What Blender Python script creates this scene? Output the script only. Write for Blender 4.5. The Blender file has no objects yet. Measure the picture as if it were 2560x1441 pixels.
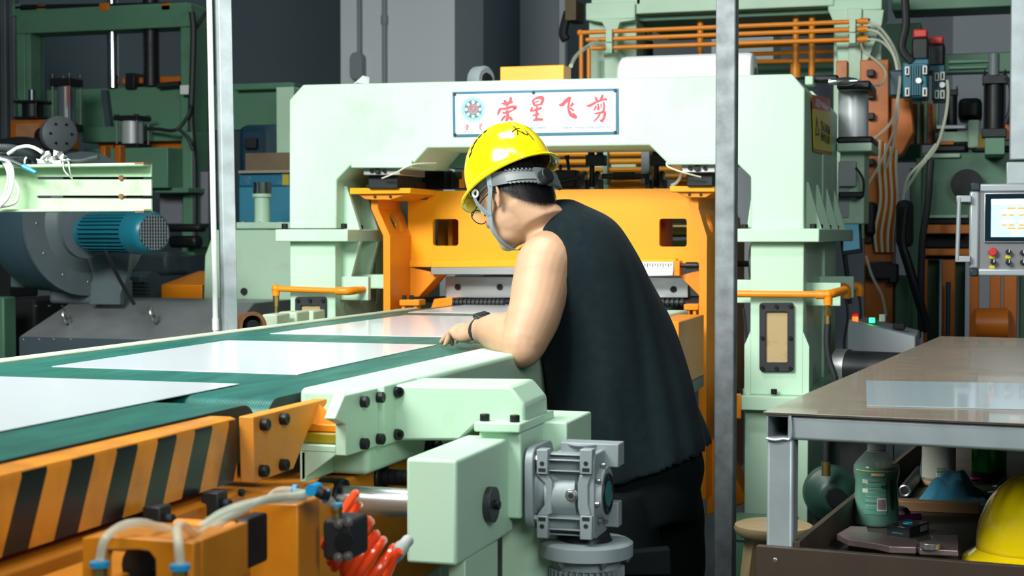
import bpy, bmesh, math, random
from mathutils import Vector, Matrix, Quaternion, geometry
S = bpy.context.scene
COL = S.collection
rnd = random.Random(7)

# ------------------------------------------------------------------ camera, light, exposure
FPX = 3900.0; CAM_H = 1.35
PITCH = math.atan(130 / FPX); YAW = math.atan(1190 / FPX * math.cos(PITCH))
cam_d = bpy.data.cameras.new('camera'); cam = bpy.data.objects.new('camera', cam_d); COL.objects.link(cam)
cam_d.sensor_width = 36; cam_d.lens = FPX / 2560 * 36; cam_d.clip_end = 200
cam.location = (0, 0, CAM_H)
cam.rotation_euler = (math.pi / 2 - PITCH, 0, YAW)
cam_d.dof.use_dof = True; cam_d.dof.focus_distance = 4.1; cam_d.dof.aperture_fstop = 7.1
S.camera = cam
S.view_settings.view_transform = 'Standard'; S.view_settings.look = 'None'
S.view_settings.gamma = 1.0; S.view_settings.use_curve_mapping = False
S.view_settings.exposure = 0.25

W = bpy.data.worlds.new('hall_air'); S.world = W; W.use_nodes = True
bg = W.node_tree.nodes['Background']; bg.inputs[0].default_value = (0.26, 0.47, 0.54, 1); bg.inputs[1].default_value = 0.10

def area(name, loc, target, size, power, color=(1, 1, 1), size_y=None, spread=180):
    d = bpy.data.lights.new(name, 'AREA'); d.energy = power; d.color = color
    d.shape = 'RECTANGLE'; d.size = size; d.size_y = size_y or size; d.spread = math.radians(spread)
    o = bpy.data.objects.new(name, d); COL.objects.link(o); o.location = loc
    o.rotation_euler = (Vector(target) - Vector(loc)).to_track_quat('-Z', 'Y').to_euler()
    return o
# rows of high-bay lamps over the line and an added fill lamp at the right
area('window_light', (-3.0, 0.9, 3.8), (-1.85, 6.0, 1.3), 2.4, 138, (0.98, 1.0, 0.96), 1.3, 105)
area('right_fill_light', (2.0, -1.2, 3.3), (-0.6, 4.8, 1.1), 2.4, 75, (0.93, 1.0, 1.0), 1.6, 140)  # unseen fill added to brighten right-facing sides; no doorway known there
area('high_bay_light', (-1.9, 3.6, 4.4), (-1.9, 3.9, 0), 1.4, 46, (0.97, 1.0, 1.0), 0.5, 130)
area('high_bay_light', (-1.2, 1.0, 4.6), (-1.2, 1.3, 0), 1.4, 26, (0.97, 1.0, 1.0), 0.5, 130)
area('high_bay_light', (-1.9, 7.6, 4.8), (-1.9, 7.8, 0), 1.4, 7, (0.97, 1.0, 1.0), 0.5, 130)
area('high_bay_light', (-4.6, 9.6, 5.0), (-4.6, 9.8, 0), 1.4, 5, (0.9, 1.0, 1.0), 0.5, 130)

# ------------------------------------------------------------------ projection helper: a pixel of the photograph on a known plane
_ca, _sa, _cp, _sp = math.cos(YAW), math.sin(YAW), math.cos(PITCH), math.sin(PITCH)
RV = Vector((_ca, _sa, 0)); FV = Vector((-_sa * _cp, _ca * _cp, -_sp)); UV = RV.cross(FV)
CAM = Vector((0, 0, CAM_H))
def ray(x, y): return FV + RV * ((x - 1280) / FPX) + UV * ((720.5 - y) / FPX)
def at(x, y, X=None, Y=None, Z=None, D=None):
    d = ray(x, y)
    if X is not None: t = X / d.x
    elif Y is not None: t = Y / d.y
    elif Z is not None: t = (Z - CAM_H) / d.z
    else: t = D
    return CAM + d * t

# ------------------------------------------------------------------ materials
MATS = {}
def mat(name, col, rough=0.5, metal=0.0, vary=0.0, vscale=6.0, bump=0.0, bscale=300.0, spec=0.5, coat=0.0, col2=None, trans=0.0, emit=None, estr=0.0, ior=1.45, alpha=1.0, dirt=None, dirt_amt=0.0, dirt_scale=3.0, stretch=(1, 1, 1), sheen=0.0, sss=0.0):
    m = bpy.data.materials.new(name); m.use_nodes = True
    nt = m.node_tree; N = nt.nodes; L = nt.links
    b = N['Principled BSDF']
    b.inputs['Base Color'].default_value = (*col, 1); b.inputs['Roughness'].default_value = rough
    b.inputs['Metallic'].default_value = metal; b.inputs['Specular IOR Level'].default_value = spec
    b.inputs['Coat Weight'].default_value = coat; b.inputs['Transmission Weight'].default_value = trans
    b.inputs['IOR'].default_value = ior; b.inputs['Alpha'].default_value = alpha
    b.inputs['Sheen Weight'].default_value = sheen
    if sss: b.inputs['Subsurface Weight'].default_value = sss; b.inputs['Subsurface Radius'].default_value = (0.012, 0.005, 0.003); b.inputs['Subsurface Scale'].default_value = 1.0
    if emit: b.inputs['Emission Color'].default_value = (*emit, 1); b.inputs['Emission Strength'].default_value = estr
    tc = N.new('ShaderNodeTexCoord'); mp = N.new('ShaderNodeMapping'); L.new(tc.outputs['Object'], mp.inputs[0])
    mp.inputs['Scale'].default_value = stretch
    cur = None
    if vary > 0:
        n = N.new('ShaderNodeTexNoise'); n.inputs['Scale'].default_value = vscale; n.inputs['Detail'].default_value = 5
        L.new(mp.outputs[0], n.inputs['Vector'])
        r = N.new('ShaderNodeValToRGB'); r.color_ramp.elements[0].position = 0.3; r.color_ramp.elements[1].position = 0.7
        c2 = col2 or tuple(c * (1 - vary) for c in col)
        r.color_ramp.elements[0].color = (*c2, 1); r.color_ramp.elements[1].color = (*col, 1)
        L.new(n.outputs[0], r.inputs[0]); cur = r.outputs[0]
        rr = N.new('ShaderNodeMapRange'); rr.inputs[3].default_value = min(1, rough * 1.25); rr.inputs[4].default_value = rough * 0.85
        L.new(n.outputs[0], rr.inputs[0]); L.new(rr.outputs[0], b.inputs['Roughness'])
    if dirt is not None:
        n2 = N.new('ShaderNodeTexNoise'); n2.inputs['Scale'].default_value = dirt_scale; n2.inputs['Detail'].default_value = 9; n2.inputs['Roughness'].default_value = 0.7
        L.new(mp.outputs[0], n2.inputs['Vector'])
        r2 = N.new('ShaderNodeValToRGB'); r2.color_ramp.elements[0].position = 0.56; r2.color_ramp.elements[1].position = 0.74
        r2.color_ramp.elements[0].color = (0, 0, 0, 1); r2.color_ramp.elements[1].color = (dirt_amt,) * 3 + (1,)
        L.new(n2.outputs[0], r2.inputs[0])
        mx = N.new('ShaderNodeMix'); mx.data_type = 'RGBA'
        L.new(r2.outputs[0], mx.inputs['Factor'])
        if cur: L.new(cur, mx.inputs['A'])
        else: mx.inputs['A'].default_value = (*col, 1)
        mx.inputs['B'].default_value = (*dirt, 1); cur = mx.outputs['Result']
    if cur: L.new(cur, b.inputs['Base Color'])
    if bump > 0:
        nb = N.new('ShaderNodeTexNoise'); nb.inputs['Scale'].default_value = bscale; nb.inputs['Detail'].default_value = 3
        L.new(mp.outputs[0], nb.inputs['Vector'])
        bp = N.new('ShaderNodeBump'); bp.inputs['Strength'].default_value = bump; bp.inputs['Distance'].default_value = 0.002
        L.new(nb.outputs[0], bp.inputs['Height']); L.new(bp.outputs[0], b.inputs['Normal'])
    MATS[name] = m
    return m
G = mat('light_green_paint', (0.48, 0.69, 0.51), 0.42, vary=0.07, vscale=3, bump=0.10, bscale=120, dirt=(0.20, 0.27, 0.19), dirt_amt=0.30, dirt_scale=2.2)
GD = mat('dimmed_green_paint', (0.105, 0.25, 0.155), 0.42, vary=0.15, vscale=3, bump=0.1, bscale=120, dirt=(0.05, 0.08, 0.06), dirt_amt=0.5, dirt_scale=2.5)  # green darkened in its base colour to stand for dim background light
OR = mat('orange_paint', (0.84, 0.265, 0.008), 0.34, vary=0.10, vscale=4, bump=0.15, bscale=90, dirt=(0.22, 0.08, 0.02), dirt_amt=0.45, dirt_scale=3)
OB = mat('dimmed_grimy_orange_paint', (0.56, 0.145, 0.006), 0.36, vary=0.25, vscale=4, bump=0.15, bscale=90, dirt=(0.08, 0.03, 0.01), dirt_amt=0.7, dirt_scale=3)  # background orange: weaker light put into a darker colour, grime on top
OY = mat('yellow_orange_paint', (0.95, 0.37, 0.002), 0.36, vary=0.06, vscale=3, bump=0.1, bscale=90)
BLK = mat('black_oxide_steel', (0.018, 0.020, 0.022), 0.42, 0.4, vary=0.3, vscale=20)
DRK = mat('dark_gap', (0.012, 0.014, 0.015), 0.7)
STL = mat('brushed_steel', (0.52, 0.53, 0.53), 0.32, 0.9, vary=0.25, vscale=8, stretch=(1, 1, 12))
CHR = mat('chrome', (0.75, 0.76, 0.78), 0.10, 1.0)
GAL = mat('galvanised_steel', (0.50, 0.57, 0.58), 0.45, 0.35, vary=0.35, vscale=14, bump=0.08, bscale=60)
GALD = mat('weathered_galvanised_steel', (0.27, 0.30, 0.31), 0.55, 0.3, vary=0.45, vscale=20, bump=0.1, bscale=60)
ALU = mat('cast_aluminium', (0.30, 0.345, 0.36), 0.5, 0.2, vary=0.15, vscale=10, bump=0.15, bscale=250)
RUB = mat('black_rubber', (0.016, 0.018, 0.020), 0.55)
BELT = mat('green_belt', (0.010, 0.135, 0.108), 0.38, vary=0.45, vscale=5, stretch=(5, 1, 1), bump=0.06, bscale=400)
BELTE = mat('belt_edge', (0.012, 0.03, 0.028), 0.6)
WHT = mat('white_sheet_film', (0.70, 0.75, 0.79), 0.18, coat=0.25)
PLW = mat('white_plastic', (0.72, 0.75, 0.72), 0.4)
GRYP = mat('grey_paint', (0.17, 0.20, 0.215), 0.45, vary=0.3, vscale=3, dirt=(0.07, 0.08, 0.085), dirt_amt=0.6, dirt_scale=2)
RUST = mat('rusty_steel', (0.30, 0.13, 0.05), 0.7, 0.2, vary=0.5, vscale=14, bump=0.3)
BRASS = mat('brass', (0.42, 0.30, 0.10), 0.35, 0.9)
BLUE = mat('teal_motor_paint', (0.012, 0.16, 0.22), 0.32, vary=0.2, vscale=5)
DBLUE = mat('dark_blue_paint', (0.012, 0.05, 0.085), 0.4, vary=0.25, vscale=5)
CLR = mat('clear_hose', (0.74, 0.76, 0.62), 0.15, alpha=0.5, coat=0.4)
REDP = mat('red_plastic', (0.62, 0.03, 0.03), 0.35)
REDH = mat('orange_red_hose', (0.95, 0.075, 0.012), 0.22, coat=0.5)
BLUP = mat('blue_plastic', (0.01, 0.28, 0.55), 0.35)

# ------------------------------------------------------------------ mesh helpers
def frame_of(axis):
    a = Vector(axis).normalized(); t = Vector((0, 0, 1)) if abs(a.z) < 0.9 else Vector((1, 0, 0))
    u = t.cross(a).normalized(); return a, u, a.cross(u)
class MB:
    def __init__(s): s.v = []; s.f = []
    def add(s, vs, fs):
        o = len(s.v); s.v += [tuple(x) for x in vs]; s.f += [tuple(i + o for i in f) for f in fs]; return s
    def box(s, x0, x1, y0, y1, z0, z1):
        return s.add([(x, y, z) for x in (x0, x1) for y in (y0, y1) for z in (z0, z1)],
                     [(0, 1, 3, 2), (4, 6, 7, 5), (0, 4, 5, 1), (2, 3, 7, 6), (0, 2, 6, 4), (1, 5, 7, 3)])
    def obox(s, c, ax, ay, az):          # centre and three half-axis vectors
        c, ax, ay, az = map(Vector, (c, ax, ay, az))
        return s.add([c + ax * i + ay * j + az * k for i in (-1, 1) for j in (-1, 1) for k in (-1, 1)],
                     [(0, 1, 3, 2), (4, 6, 7, 5), (0, 4, 5, 1), (2, 3, 7, 6), (0, 2, 6, 4), (1, 5, 7, 3)])
    def prism(s, pts, d, holes=()):      # planar loop swept by vector d, optional holes
        d = Vector(d); loops = [[Vector(p) for p in pts]] + [[Vector(p) for p in h] for h in holes]
        if not holes:
            n = len(pts)
            fs = [tuple(range(n)), tuple(range(2 * n - 1, n - 1, -1))]
            for i in range(n): fs.append((i, i + n, (i + 1) % n + n, (i + 1) % n))
            return s.add(loops[0] + [p + d for p in loops[0]], fs)
        flat = [p for l in loops for p in l]; n = len(flat)
        tris = geometry.tessellate_polygon(loops)
        fs = [tuple(t) for t in tris] + [tuple(i + n for i in reversed(t)) for t in tris]
        o = 0
        for l in loops:
            k = len(l)
            for i in range(k): fs.append((o + i, o + i + n, o + (i + 1) % k + n, o + (i + 1) % k))
            o += k
        return s.add(flat + [p + d for p in flat], fs)
    def cyl(s, p0, p1, r0, r1=None, n=20, caps=True):
        p0, p1 = Vector(p0), Vector(p1); r1 = r0 if r1 is None else r1
        a, u, w = frame_of(p1 - p0)
        c = [(u * math.cos(2 * math.pi * i / n) + w * math.sin(2 * math.pi * i / n)) for i in range(n)]
        fs = [(i, (i + 1) % n, (i + 1) % n + n, i + n) for i in range(n)]
        if caps: fs += [tuple(range(n - 1, -1, -1)), tuple(range(n, 2 * n))]
        return s.add([p0 + x * r0 for x in c] + [p1 + x * r1 for x in c], fs)
    def lathe(s, p0, axis, prof, n=28):   # prof: (distance along axis, radius)
        p0 = Vector(p0); a, u, w = frame_of(axis); vs = []; fs = []
        for h, r in prof:
            for i in range(n):
                t = 2 * math.pi * i / n; vs.append(p0 + a * h + (u * math.cos(t) + w * math.sin(t)) * max(r, 1e-5))
        m = len(prof)
        for j in range(m - 1):
            for i in range(n): fs.append((j * n + i, j * n + (i + 1) % n, (j + 1) * n + (i + 1) % n, (j + 1) * n + i))
        fs += [tuple(range(n - 1, -1, -1)), tuple(range((m - 1) * n, m * n))]
        return s.add(vs, fs)
    def tube(s, pts, r, n=10, smooth=0, caps=True):
        pts = [Vector(p) for p in pts]
        if smooth: pts = spline(pts, smooth)
        rs = r if isinstance(r, (list, tuple)) else None
        m = len(pts); vs = []; fs = []
        tprev = (pts[1] - pts[0]).normalized(); _, u, w = frame_of(tprev)
        for j, p in enumerate(pts):
            t = (pts[min(j + 1, m - 1)] - pts[max(j - 1, 0)]).normalized()
            q = tprev.rotation_difference(t); u = q @ u; tprev = t
            u = (u - t * u.dot(t)).normalized(); w = t.cross(u)
            rr = rs[min(len(rs) - 1, j * len(rs) // m)] if rs else r
            for i in range(n):
                a = 2 * math.pi * i / n; vs.append(p + (u * math.cos(a) + w * math.sin(a)) * rr)
        for j in range(m - 1):
            for i in range(n): fs.append((j * n + i, j * n + (i + 1) % n, (j + 1) * n + (i + 1) % n, (j + 1) * n + i))
        if caps: fs += [tuple(range(n - 1, -1, -1)), tuple(range((m - 1) * n, m * n))]
        return s.add(vs, fs)
    def ball(s, c, r, n=14, sc=(1, 1, 1)):
        c = Vector(c); vs = []; fs = []; k = n // 2
        for j in range(k + 1):
            ph = math.pi * j / k
            for i in range(n):
                t = 2 * math.pi * i / n; vs.append(c + Vector((math.sin(ph) * math.cos(t) * sc[0], math.sin(ph) * math.sin(t) * sc[1], math.cos(ph) * sc[2])) * r)
        for j in range(k):
            for i in range(n): fs.append((j * n + i, (j + 1) * n + i, (j + 1) * n + (i + 1) % n, j * n + (i + 1) % n))
        return s.add(vs, fs)
    def torus(s, c, axis, R, r, n=28, k=10, a0=0, a1=2 * math.pi):
        c = Vector(c); a, u, w = frame_of(axis); full = abs(a1 - a0) > 6.28
        pts = [c + (u * math.cos(a0 + (a1 - a0) * i / n) + w * math.sin(a0 + (a1 - a0) * i / n)) * R for i in range(n + 1)]
        return s.tube(pts, r, k, caps=not full)
    def mesh(s, name, angle=35, fix=True):
        me = bpy.data.meshes.new(name); me.from_pydata(s.v, [], s.f)
        bm = bmesh.new(); bm.from_mesh(me)
        bmesh.ops.remove_doubles(bm, verts=bm.verts, dist=1e-6)
        if fix: bmesh.ops.recalc_face_normals(bm, faces=bm.faces)
        bm.to_mesh(me); bm.free()
        me.shade_smooth(); me.set_sharp_from_angle(angle=math.radians(angle))
        return me
    def build(s, name, m, parent=None, bevel=0.0, seg=2, angle=35):
        return link(name, s.mesh(name, angle), m, parent, bevel, seg)
def spline(pts, k):
    out = []; P = [pts[0]] + list(pts) + [pts[-1]]
    for i in range(1, len(P) - 2):
        a, b, c, d = P[i - 1], P[i], P[i + 1], P[i + 2]
        for j in range(k):
            t = j / k
            out.append(0.5 * ((2 * b) + (c - a) * t + (2 * a - 5 * b + 4 * c - d) * t * t + (3 * b - a - 3 * c + d) * t ** 3))
    out.append(P[-2]); return out
def link(name, me, m, parent=None, bevel=0.0, seg=2):
    if m is not None and len(me.materials) == 0: me.materials.append(m)
    o = bpy.data.objects.new(name, me); COL.objects.link(o)
    if parent is not None: attach(o, parent)
    if bevel:
        b = o.modifiers.new('edge', 'BEVEL'); b.width = bevel; b.segments = seg; b.limit_method = 'ANGLE'; b.angle_limit = math.radians(40); b.harden_normals = False
    return o
WLOC = {}
def wloc(o): return WLOC.get(o.name, Matrix())
def attach(o, parent):
    o.parent = parent; o.matrix_parent_inverse = wloc(parent).inverted()
def thing(name, label, cat, loc, group=None):
    o = bpy.data.objects.new(name, None); COL.objects.link(o); o.location = loc; o.empty_display_size = 0.1
    WLOC[o.name] = Matrix.Translation(Vector(loc))
    return tag(o, label, cat, group)
def tag(o, label, cat, group=None):
    o['label'] = label; o['category'] = cat
    if group: o['group'] = group
    return o
def struct(o, label=None):
    o['kind'] = 'structure'
    if label: o['label'] = label
    return o
def PY(pts, Y): return [at(x, y, Y=Y) for x, y in pts]
def PX(pts, X): return [at(x, y, X=X) for x, y in pts]
def plateY(pts, Y0, dY, holes=()):       # outline read on the plane Y=Y0, real thickness dY
    return MB().prism(PY(pts, Y0), (0, dY, 0), [PY(h, Y0) for h in holes])
def plateX(pts, X0, dX, holes=()):
    return MB().prism(PX(pts, X0), (dX, 0, 0), [PX(h, X0) for h in holes])
def rrect(x0, y0, x1, y1, r, k=4):
    out = []
    for cx, cy, a in ((x1 - r, y1 - r, 0), (x0 + r, y1 - r, 90), (x0 + r, y0 + r, 180), (x1 - r, y0 + r, 270)):
        for i in range(k + 1):
            t = math.radians(a + 90 * i / k); out.append((cx + r * math.cos(t), cy + r * math.sin(t)))
    return out
def ell(cx, cy, rx, ry, n=20): return [(cx + rx * math.cos(2 * math.pi * i / n), cy + ry * math.sin(2 * math.pi * i / n)) for i in range(n)]
# one socket-head bolt mesh shared by every copy (unit head radius, axis +Z, head height 1.4)
_b = MB().lathe((0, 0, -0.3), (0, 0, 1), [(0, 0.95), (0.3, 1.0), (1.55, 1.0), (1.7, 0.88), (1.7, 0.55)], 18)
_b.lathe((0, 0, 0.75), (0, 0, 1), [(0.65, 0.55), (0.0, 0.52), (0, 0.02)], 6)
BOLT = _b.mesh('bolt', 35, fix=False); BOLT.materials.append(BLK)
_h = MB().cyl((0, 0, -0.3), (0, 0, 0.85), 1.0, n=6).cyl((0, 0, -0.3), (0, 0, 0.12), 1.35, n=18).cyl((0, 0, 0.8), (0, 0, 1.25), 0.55, n=12)
HEX = _h.mesh('hex_bolt'); HEX.materials.append(STL)
_s = MB().lathe((0, 0, -0.2), (0, 0, 1), [(0, 1.0), (0.35, 0.95), (0.6, 0.7), (0.7, 0.1)], 14)
STUD = _s.mesh('screw'); STUD.materials.append(STL)
def bolt(parent, p, axis, r, h=1.0, kind=None, name='bolt', m=None):
    me = kind or BOLT
    o = bpy.data.objects.new(name, me); COL.objects.link(o)
    q = Vector((0, 0, 1)).rotation_difference(Vector(axis).normalized())
    Mx = Matrix.Translation(Vector(p)) @ q.to_matrix().to_4x4() @ Matrix.Diagonal((r, r, r * h, 1))
    o.parent = parent; o.matrix_parent_inverse = wloc(parent).inverted(); o.matrix_basis = Mx
    if m: o.material_slots[0].link = 'OBJECT'; o.material_slots[0].material = m
    return o
# ================================================================== THE SETTING
CONC = mat('floor_epoxy', (0.05, 0.085, 0.075), 0.35, vary=0.3, vscale=1.5)
WALLP = mat('grey_wall_paint', (0.40, 0.43, 0.48), 0.8, vary=0.06, vscale=1.0)
COLP = mat('white_column_paint', (0.82, 0.87, 0.89), 0.7, vary=0.04, vscale=1.0)
struct(MB().box(-14, 8, -4, 20, -0.1, 0).build('floor', CONC))
struct(MB().box(-14, 8, 17.0, 17.2, 0, 7).build('wall_back', WALLP))
struct(MB().box(-14.2, -14, -4, 17.2, 0, 7).build('wall_left', WALLP))
struct(MB().box(8, 8.2, -4, 17.2, 0, 7).build('wall_right', WALLP))
bw = MB(); ra = at(610, 24, Y=14.5); rb = at(860, 84, Y=16.9)
struct(MB().prism([(ra.x - 2.6, 9.5, 0), (ra.x - 2.2, 9.5, 0), (rb.x, 16.9, 0), (rb.x - 0.4, 16.9, 0)], (0, 0, 6)).build('wall_side', mat('dark_partition_paint', (0.30, 0.36, 0.40), 0.8)))
# white column with conduit and switch boxes
cA = at(852, 200, Y=12.0); cB = at(1137, 200, Y=12.0)
pc = struct(MB().box(cA.x, cB.x, 12.0, 12.75, 0, 7).build('pillar_back', COLP), 'white painted hall pillar with grey conduits')
def far_pipe(px, y0, y1, r, Y, name, m, parent):
    p = at(px, y0, Y=Y); q = at(px, y1, Y=Y); q.x = p.x; return MB().cyl(p, q, r, n=10).build(name, m, parent)
GREYPL = mat('grey_plastic', (0.30, 0.34, 0.36), 0.5)
t = thing('conduit_box', 'grey oval junction box hanging from a conduit on the white pillar', 'box', at(890, 165, Y=11.9))
c = at(889, 165, Y=11.9)
MB().prism([Vector((c.x + x, 11.9, c.z + z)) for x, z in rrect(-0.055, -0.115, 0.055, 0.115, 0.05)], (0, 0.1, 0)).build('body', GREYPL, t, 0.012)
MB().cyl((c.x + .012, 11.95, c.z + 0.1), (c.x + .012, 11.95, 6.9), 0.017, n=10).build('conduit_pipe', GREYPL, t)
c = at(961, 100, Y=11.97)
tag(MB().cyl((c.x, 11.97, 0.3), (c.x, 11.97, 6.9), 0.02, n=10).cyl((c.x, 11.97, c.z + .13), (c.x, 11.97, c.z + .2), 0.028, n=10).build('conduit_pipe', GREYPL), 'thin grey conduit running up the white pillar', 'pipe')

# ================================================================== GREEN SHEAR PORTAL
GY = 6.0
gt = thing('shear_portal', 'tall light green steel portal frame of the shear with sign plate', 'machine frame', (-1.74, 6.4, 0))
outer = [(723, 250), (757, 212), (1980, 185), (2012, 222), (2010, 575), (1877, 575), (1877, 442), (1838, 405), (1668, 408), (1623, 363), (1068, 370), (1027, 417), (875, 415), (841, 450), (841, 572), (723, 572)]
fo = PY(outer, GY)
MB().prism(fo, (0, 0.05, 0)).build('front_plate', G, gt, 0.006)
xl, xr = fo[0].x, fo[3].x; zt = fo[2].z; zf = 1.378
ci = 0.006
core = [Vector((xl + ci, 0, fo[0].z)), Vector((fo[1].x, 0, fo[1].z - ci)), Vector((fo[2].x, 0, zt - ci)), Vector((xr - ci, 0, fo[3].z)), Vector((xr - ci, 0, zf)), Vector((fo[5].x, 0, zf))] + [Vector((p.x, 0, p.z)) for p in fo[6:15]] + [Vector((xl + ci, 0, zf))]
MB().prism([p + Vector((0, GY + 0.05, 0)) for p in core], (0, 0.42, 0)).build('beam_core', G, gt)
for a, b in ((xl + ci, fo[14].x), (fo[5].x, xr - ci)):
    MB().box(a, b, GY + 0.47, GY + 0.72, zf, fo[6].z).build('column_core', G, gt)
    MB().box(a, b, GY + 0.47, GY + 0.72, fo[6].z, zt - 0.12).build('column_core', G, gt)
back = [fo[0], fo[1], fo[2], fo[3], Vector((xr, GY, zf)), Vector((fo[5].x, GY, zf)), Vector((fo[5].x, GY, 1.80)), Vector((fo[14].x, GY, 1.80)), Vector((fo[14].x, GY, zf)), Vector((xl, GY, zf))]
MB().prism([p + Vector((0, 0.72, -0.0)) for p in back], (0, 0.62, 0)).build('back_frame', G, gt, 0.006)
# flanges and lower columns
def flange(x0, x1, name='flange'):
    return MB().box(x0, x1, GY - 0.045, GY + 1.5, 1.327, 1.378).build(name, G, gt, 0.004)
fl0, fl1 = at(688, 590, Y=GY - .045).x, at(869, 590, Y=GY - .045).x
fr0, fr1 = at(1838, 590, Y=GY - .045).x, at(2048, 590, Y=GY - .045).x
flange(fl0, fl1); flange(fr0, fr1)
lc0, lc1 = fo[0].x, at(838, 700, Y=GY).x; rc0, rc1 = fo[5].x, fo[4].x
for a, b in ((lc0, lc1), (rc0, rc1)):
    MB().box(a, b, GY, GY + 0.34, 0.74, 1.327).build('lower_column', G, gt, 0.004)
    MB().box(a + 0.01, b - 0.01, GY + 0.34, GY + 0.80, 0.74, 1.327).build('lower_column', G, gt, 0.004)
    MB().box(a + 0.0, b - 0.0, GY + 0.80, GY + 1.3, 0.74, 1.327).build('lower_column', G, gt, 0.004)
    # base plate and pedestal
    MB().box(a - 0.062, b + 0.09, GY - 0.06, GY + 1.4, 0.685, 0.74).build('base_plate', G, gt, 0.004)
    MB().box(a - 0.02, b + 0.02, GY - 0.0, GY + 1.3, 0.0, 0.685).build('pedestal', G, gt, 0.004)
    # wing gussets at the foot
    for s_, x in ((-1, a), (1, b)):
        MB().prism([Vector((x - s_ * .001, GY + .0, .985)), Vector((x + s_ * 0.022, GY, .93)), Vector((x + s_ * 0.022, GY, .74)), Vector((x - s_ * .001, GY, .74))], (0, 0.03, 0)).build('gusset', G, gt)
# inner side of the lower-left column: slanted ribs
ribY = [at(q, 570, X=rc1 + 0.05).y for q in (2053, 2075, 2095, 2113)]
for y in ribY:
    MB().prism([Vector((xr - ci, y, 1.56)), Vector((xr, y, 1.56)), Vector((xr + 0.052, y, 1.378)), Vector((xr - ci, y, 1.378))], (0, 0.022, 0)).build('rib', G, gt)
for y in (GY + 0.08, GY + 0.28, GY + 0.46):
    MB().prism([Vector((lc1 - .005, y, 1.56)), Vector((lc1 + .018, y, 1.56)), Vector((lc1 + .078, y, 1.378)), Vector((lc1 - .005, y, 1.378))], (0, 0.024, 0)).build('rib', G, gt)
    MB().prism([Vector((lc1 - .005, y, 1.327)), Vector((lc1 + .08, y, 1.327)), Vector((lc1 + .0, y, 1.05)), Vector((lc1 - .005, y, 1.05))], (0, 0.024, 0)).build('rib', G, gt)
MB().prism([Vector((rc0 + .005, GY + .03, 1.56)), Vector((rc0 - .02, GY + .03, 1.378)), Vector((rc0 + .005, GY + .03, 1.378))], (0, 0.024, 0)).build('rib', G, gt)
# flange bolts
for q in (712, 860): bolt(gt, at(q, 570, Y=GY - .0), (0, 0, 1), 0.013, 1.0)
for y in (GY + 0.2, GY + 0.4): bolt(gt, (lc1 + 0.03, y, 1.378), (0, 0, 1), 0.013)
bolt(gt, at(1862, 573, Y=GY - .0), (0, 0, 1), 0.013)
p = at(2033, 573, Y=GY); bolt(gt, (p.x, GY, 1.378), (0, 0, 1), 0.013)
for y in ribY[:3]: bolt(gt, (xr + 0.03, y + 0.14, 1.378), (0, 0, 1), 0.013)
for q in (1850, 1935): bolt(gt, at(q, 984, Y=GY - 0.03), (0, 0, 1), 0.012)
# bearing pads under the beam
for x0, x1, y0, y1 in ((880, 1025, 403, 420), (1668, 1792, 392, 412)):
    MB().prism(PY([(x0 - 3, y0), (x1 + 4, y0 - 2), (x1 + 4, y1), (x0 - 3, y1)], GY - .02), (0, 0.3, 0)).build('bearing_pad', G, gt, 0.004)
# grey slide blocks with bolts hanging under the pads
for x0, x1, yA, yB, bx in ((908, 1000, 420, 438, (930, 945, 962)), (1704, 1788, 412, 432, (1726, 1743, 1763))):
    sb = plateY([(x0, yA), (x1, yA), (x1, yB), (x0, yB)], GY + .02, 0.3).build('slide_block', STL, gt, 0.003)
    plateY([(x0 + 12, yB), (x1 - 6, yB), (x1 - 6, yB + 34), (x0 + 12, yB + 34)], GY + .06, 0.2).build('slide_carriage', BLK, gt, 0.004)
    for i, q in enumerate(bx): bolt(sb, at(q, (yA + yB) / 2 - 1, Y=GY + .02), (0, -1, 0), 0.012 if i == 1 else 0.008)
# inspection windows on the column fronts
TAN = mat('oily_tan_window', (0.42, 0.31, 0.15), 0.4, dirt=(0.035, 0.035, 0.03), dirt_amt=0.95, dirt_scale=6)
def inspection(x0, y0, x1, y1, Y, bl):
    fr = MB().prism(PY(rrect(x0, y0, x1, y1, 8), Y), (0, -0.018, 0), [PY(rrect(x0 + (x1 - x0) * .18, y0 + (y1 - y0) * .13, x1 - (x1 - x0) * .18, y1 - (y1 - y0) * .13, 4), Y)]).build('inspection_frame', RUB, gt, 0.003)
    MB().prism(PY([(x0 + 6, y0 + 8), (x1 - 6, y0 + 8), (x1 - 6, y1 - 8), (x0 + 6, y1 - 8)], Y), (0, -0.006, 0)).build('inspection_pane', TAN, gt)
    for q in bl: bolt(fr, at(*q, Y=Y - 0.018), (0, -1, 0), 0.0075, 0.8)
inspection(742, 742, 818, 905, GY, [(746, 752), (776, 752), (808, 752)])
inspection(1900, 757, 1985, 928, GY, [(1906, 766), (1941, 766), (1976, 766), (1906, 845), (1976, 845), (1906, 921), (1941, 921), (1976, 921)])
# side brackets for the air pipes
MB().box(lc1 + .0, lc1 + .14, GY + 0.2, GY + 0.32, 1.125, 1.185).build('pipe_bracket', G, gt, .003)
bb = at(880, 735, Y=GY + 0.1); MB().box(lc1, bb.x + 0.09, GY + 0.06, GY + 0.09, 1.08, 1.18).build('pipe_bracket', G, gt, .003)
p0 = at(2070, 735, Y=GY + 0.12)
MB().box(rc1 - .02, p0.x + .05, GY + 0.10, GY + 0.13, 1.08, 1.17).build('pipe_bracket', G, gt, .003)
MB().box(rc1 - .02, p0.x + .05, GY + 0.7, GY + 0.73, 1.09, 1.18).build('pipe_bracket', G, gt, .003)
p1 = at(1836, 735, Y=GY + .03)
MB().box(p1.x - .01, rc0 + .01, GY + 0.05, GY + 0.1, 1.09, 1.18).build('pipe_bracket', G, gt, .003)
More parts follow.
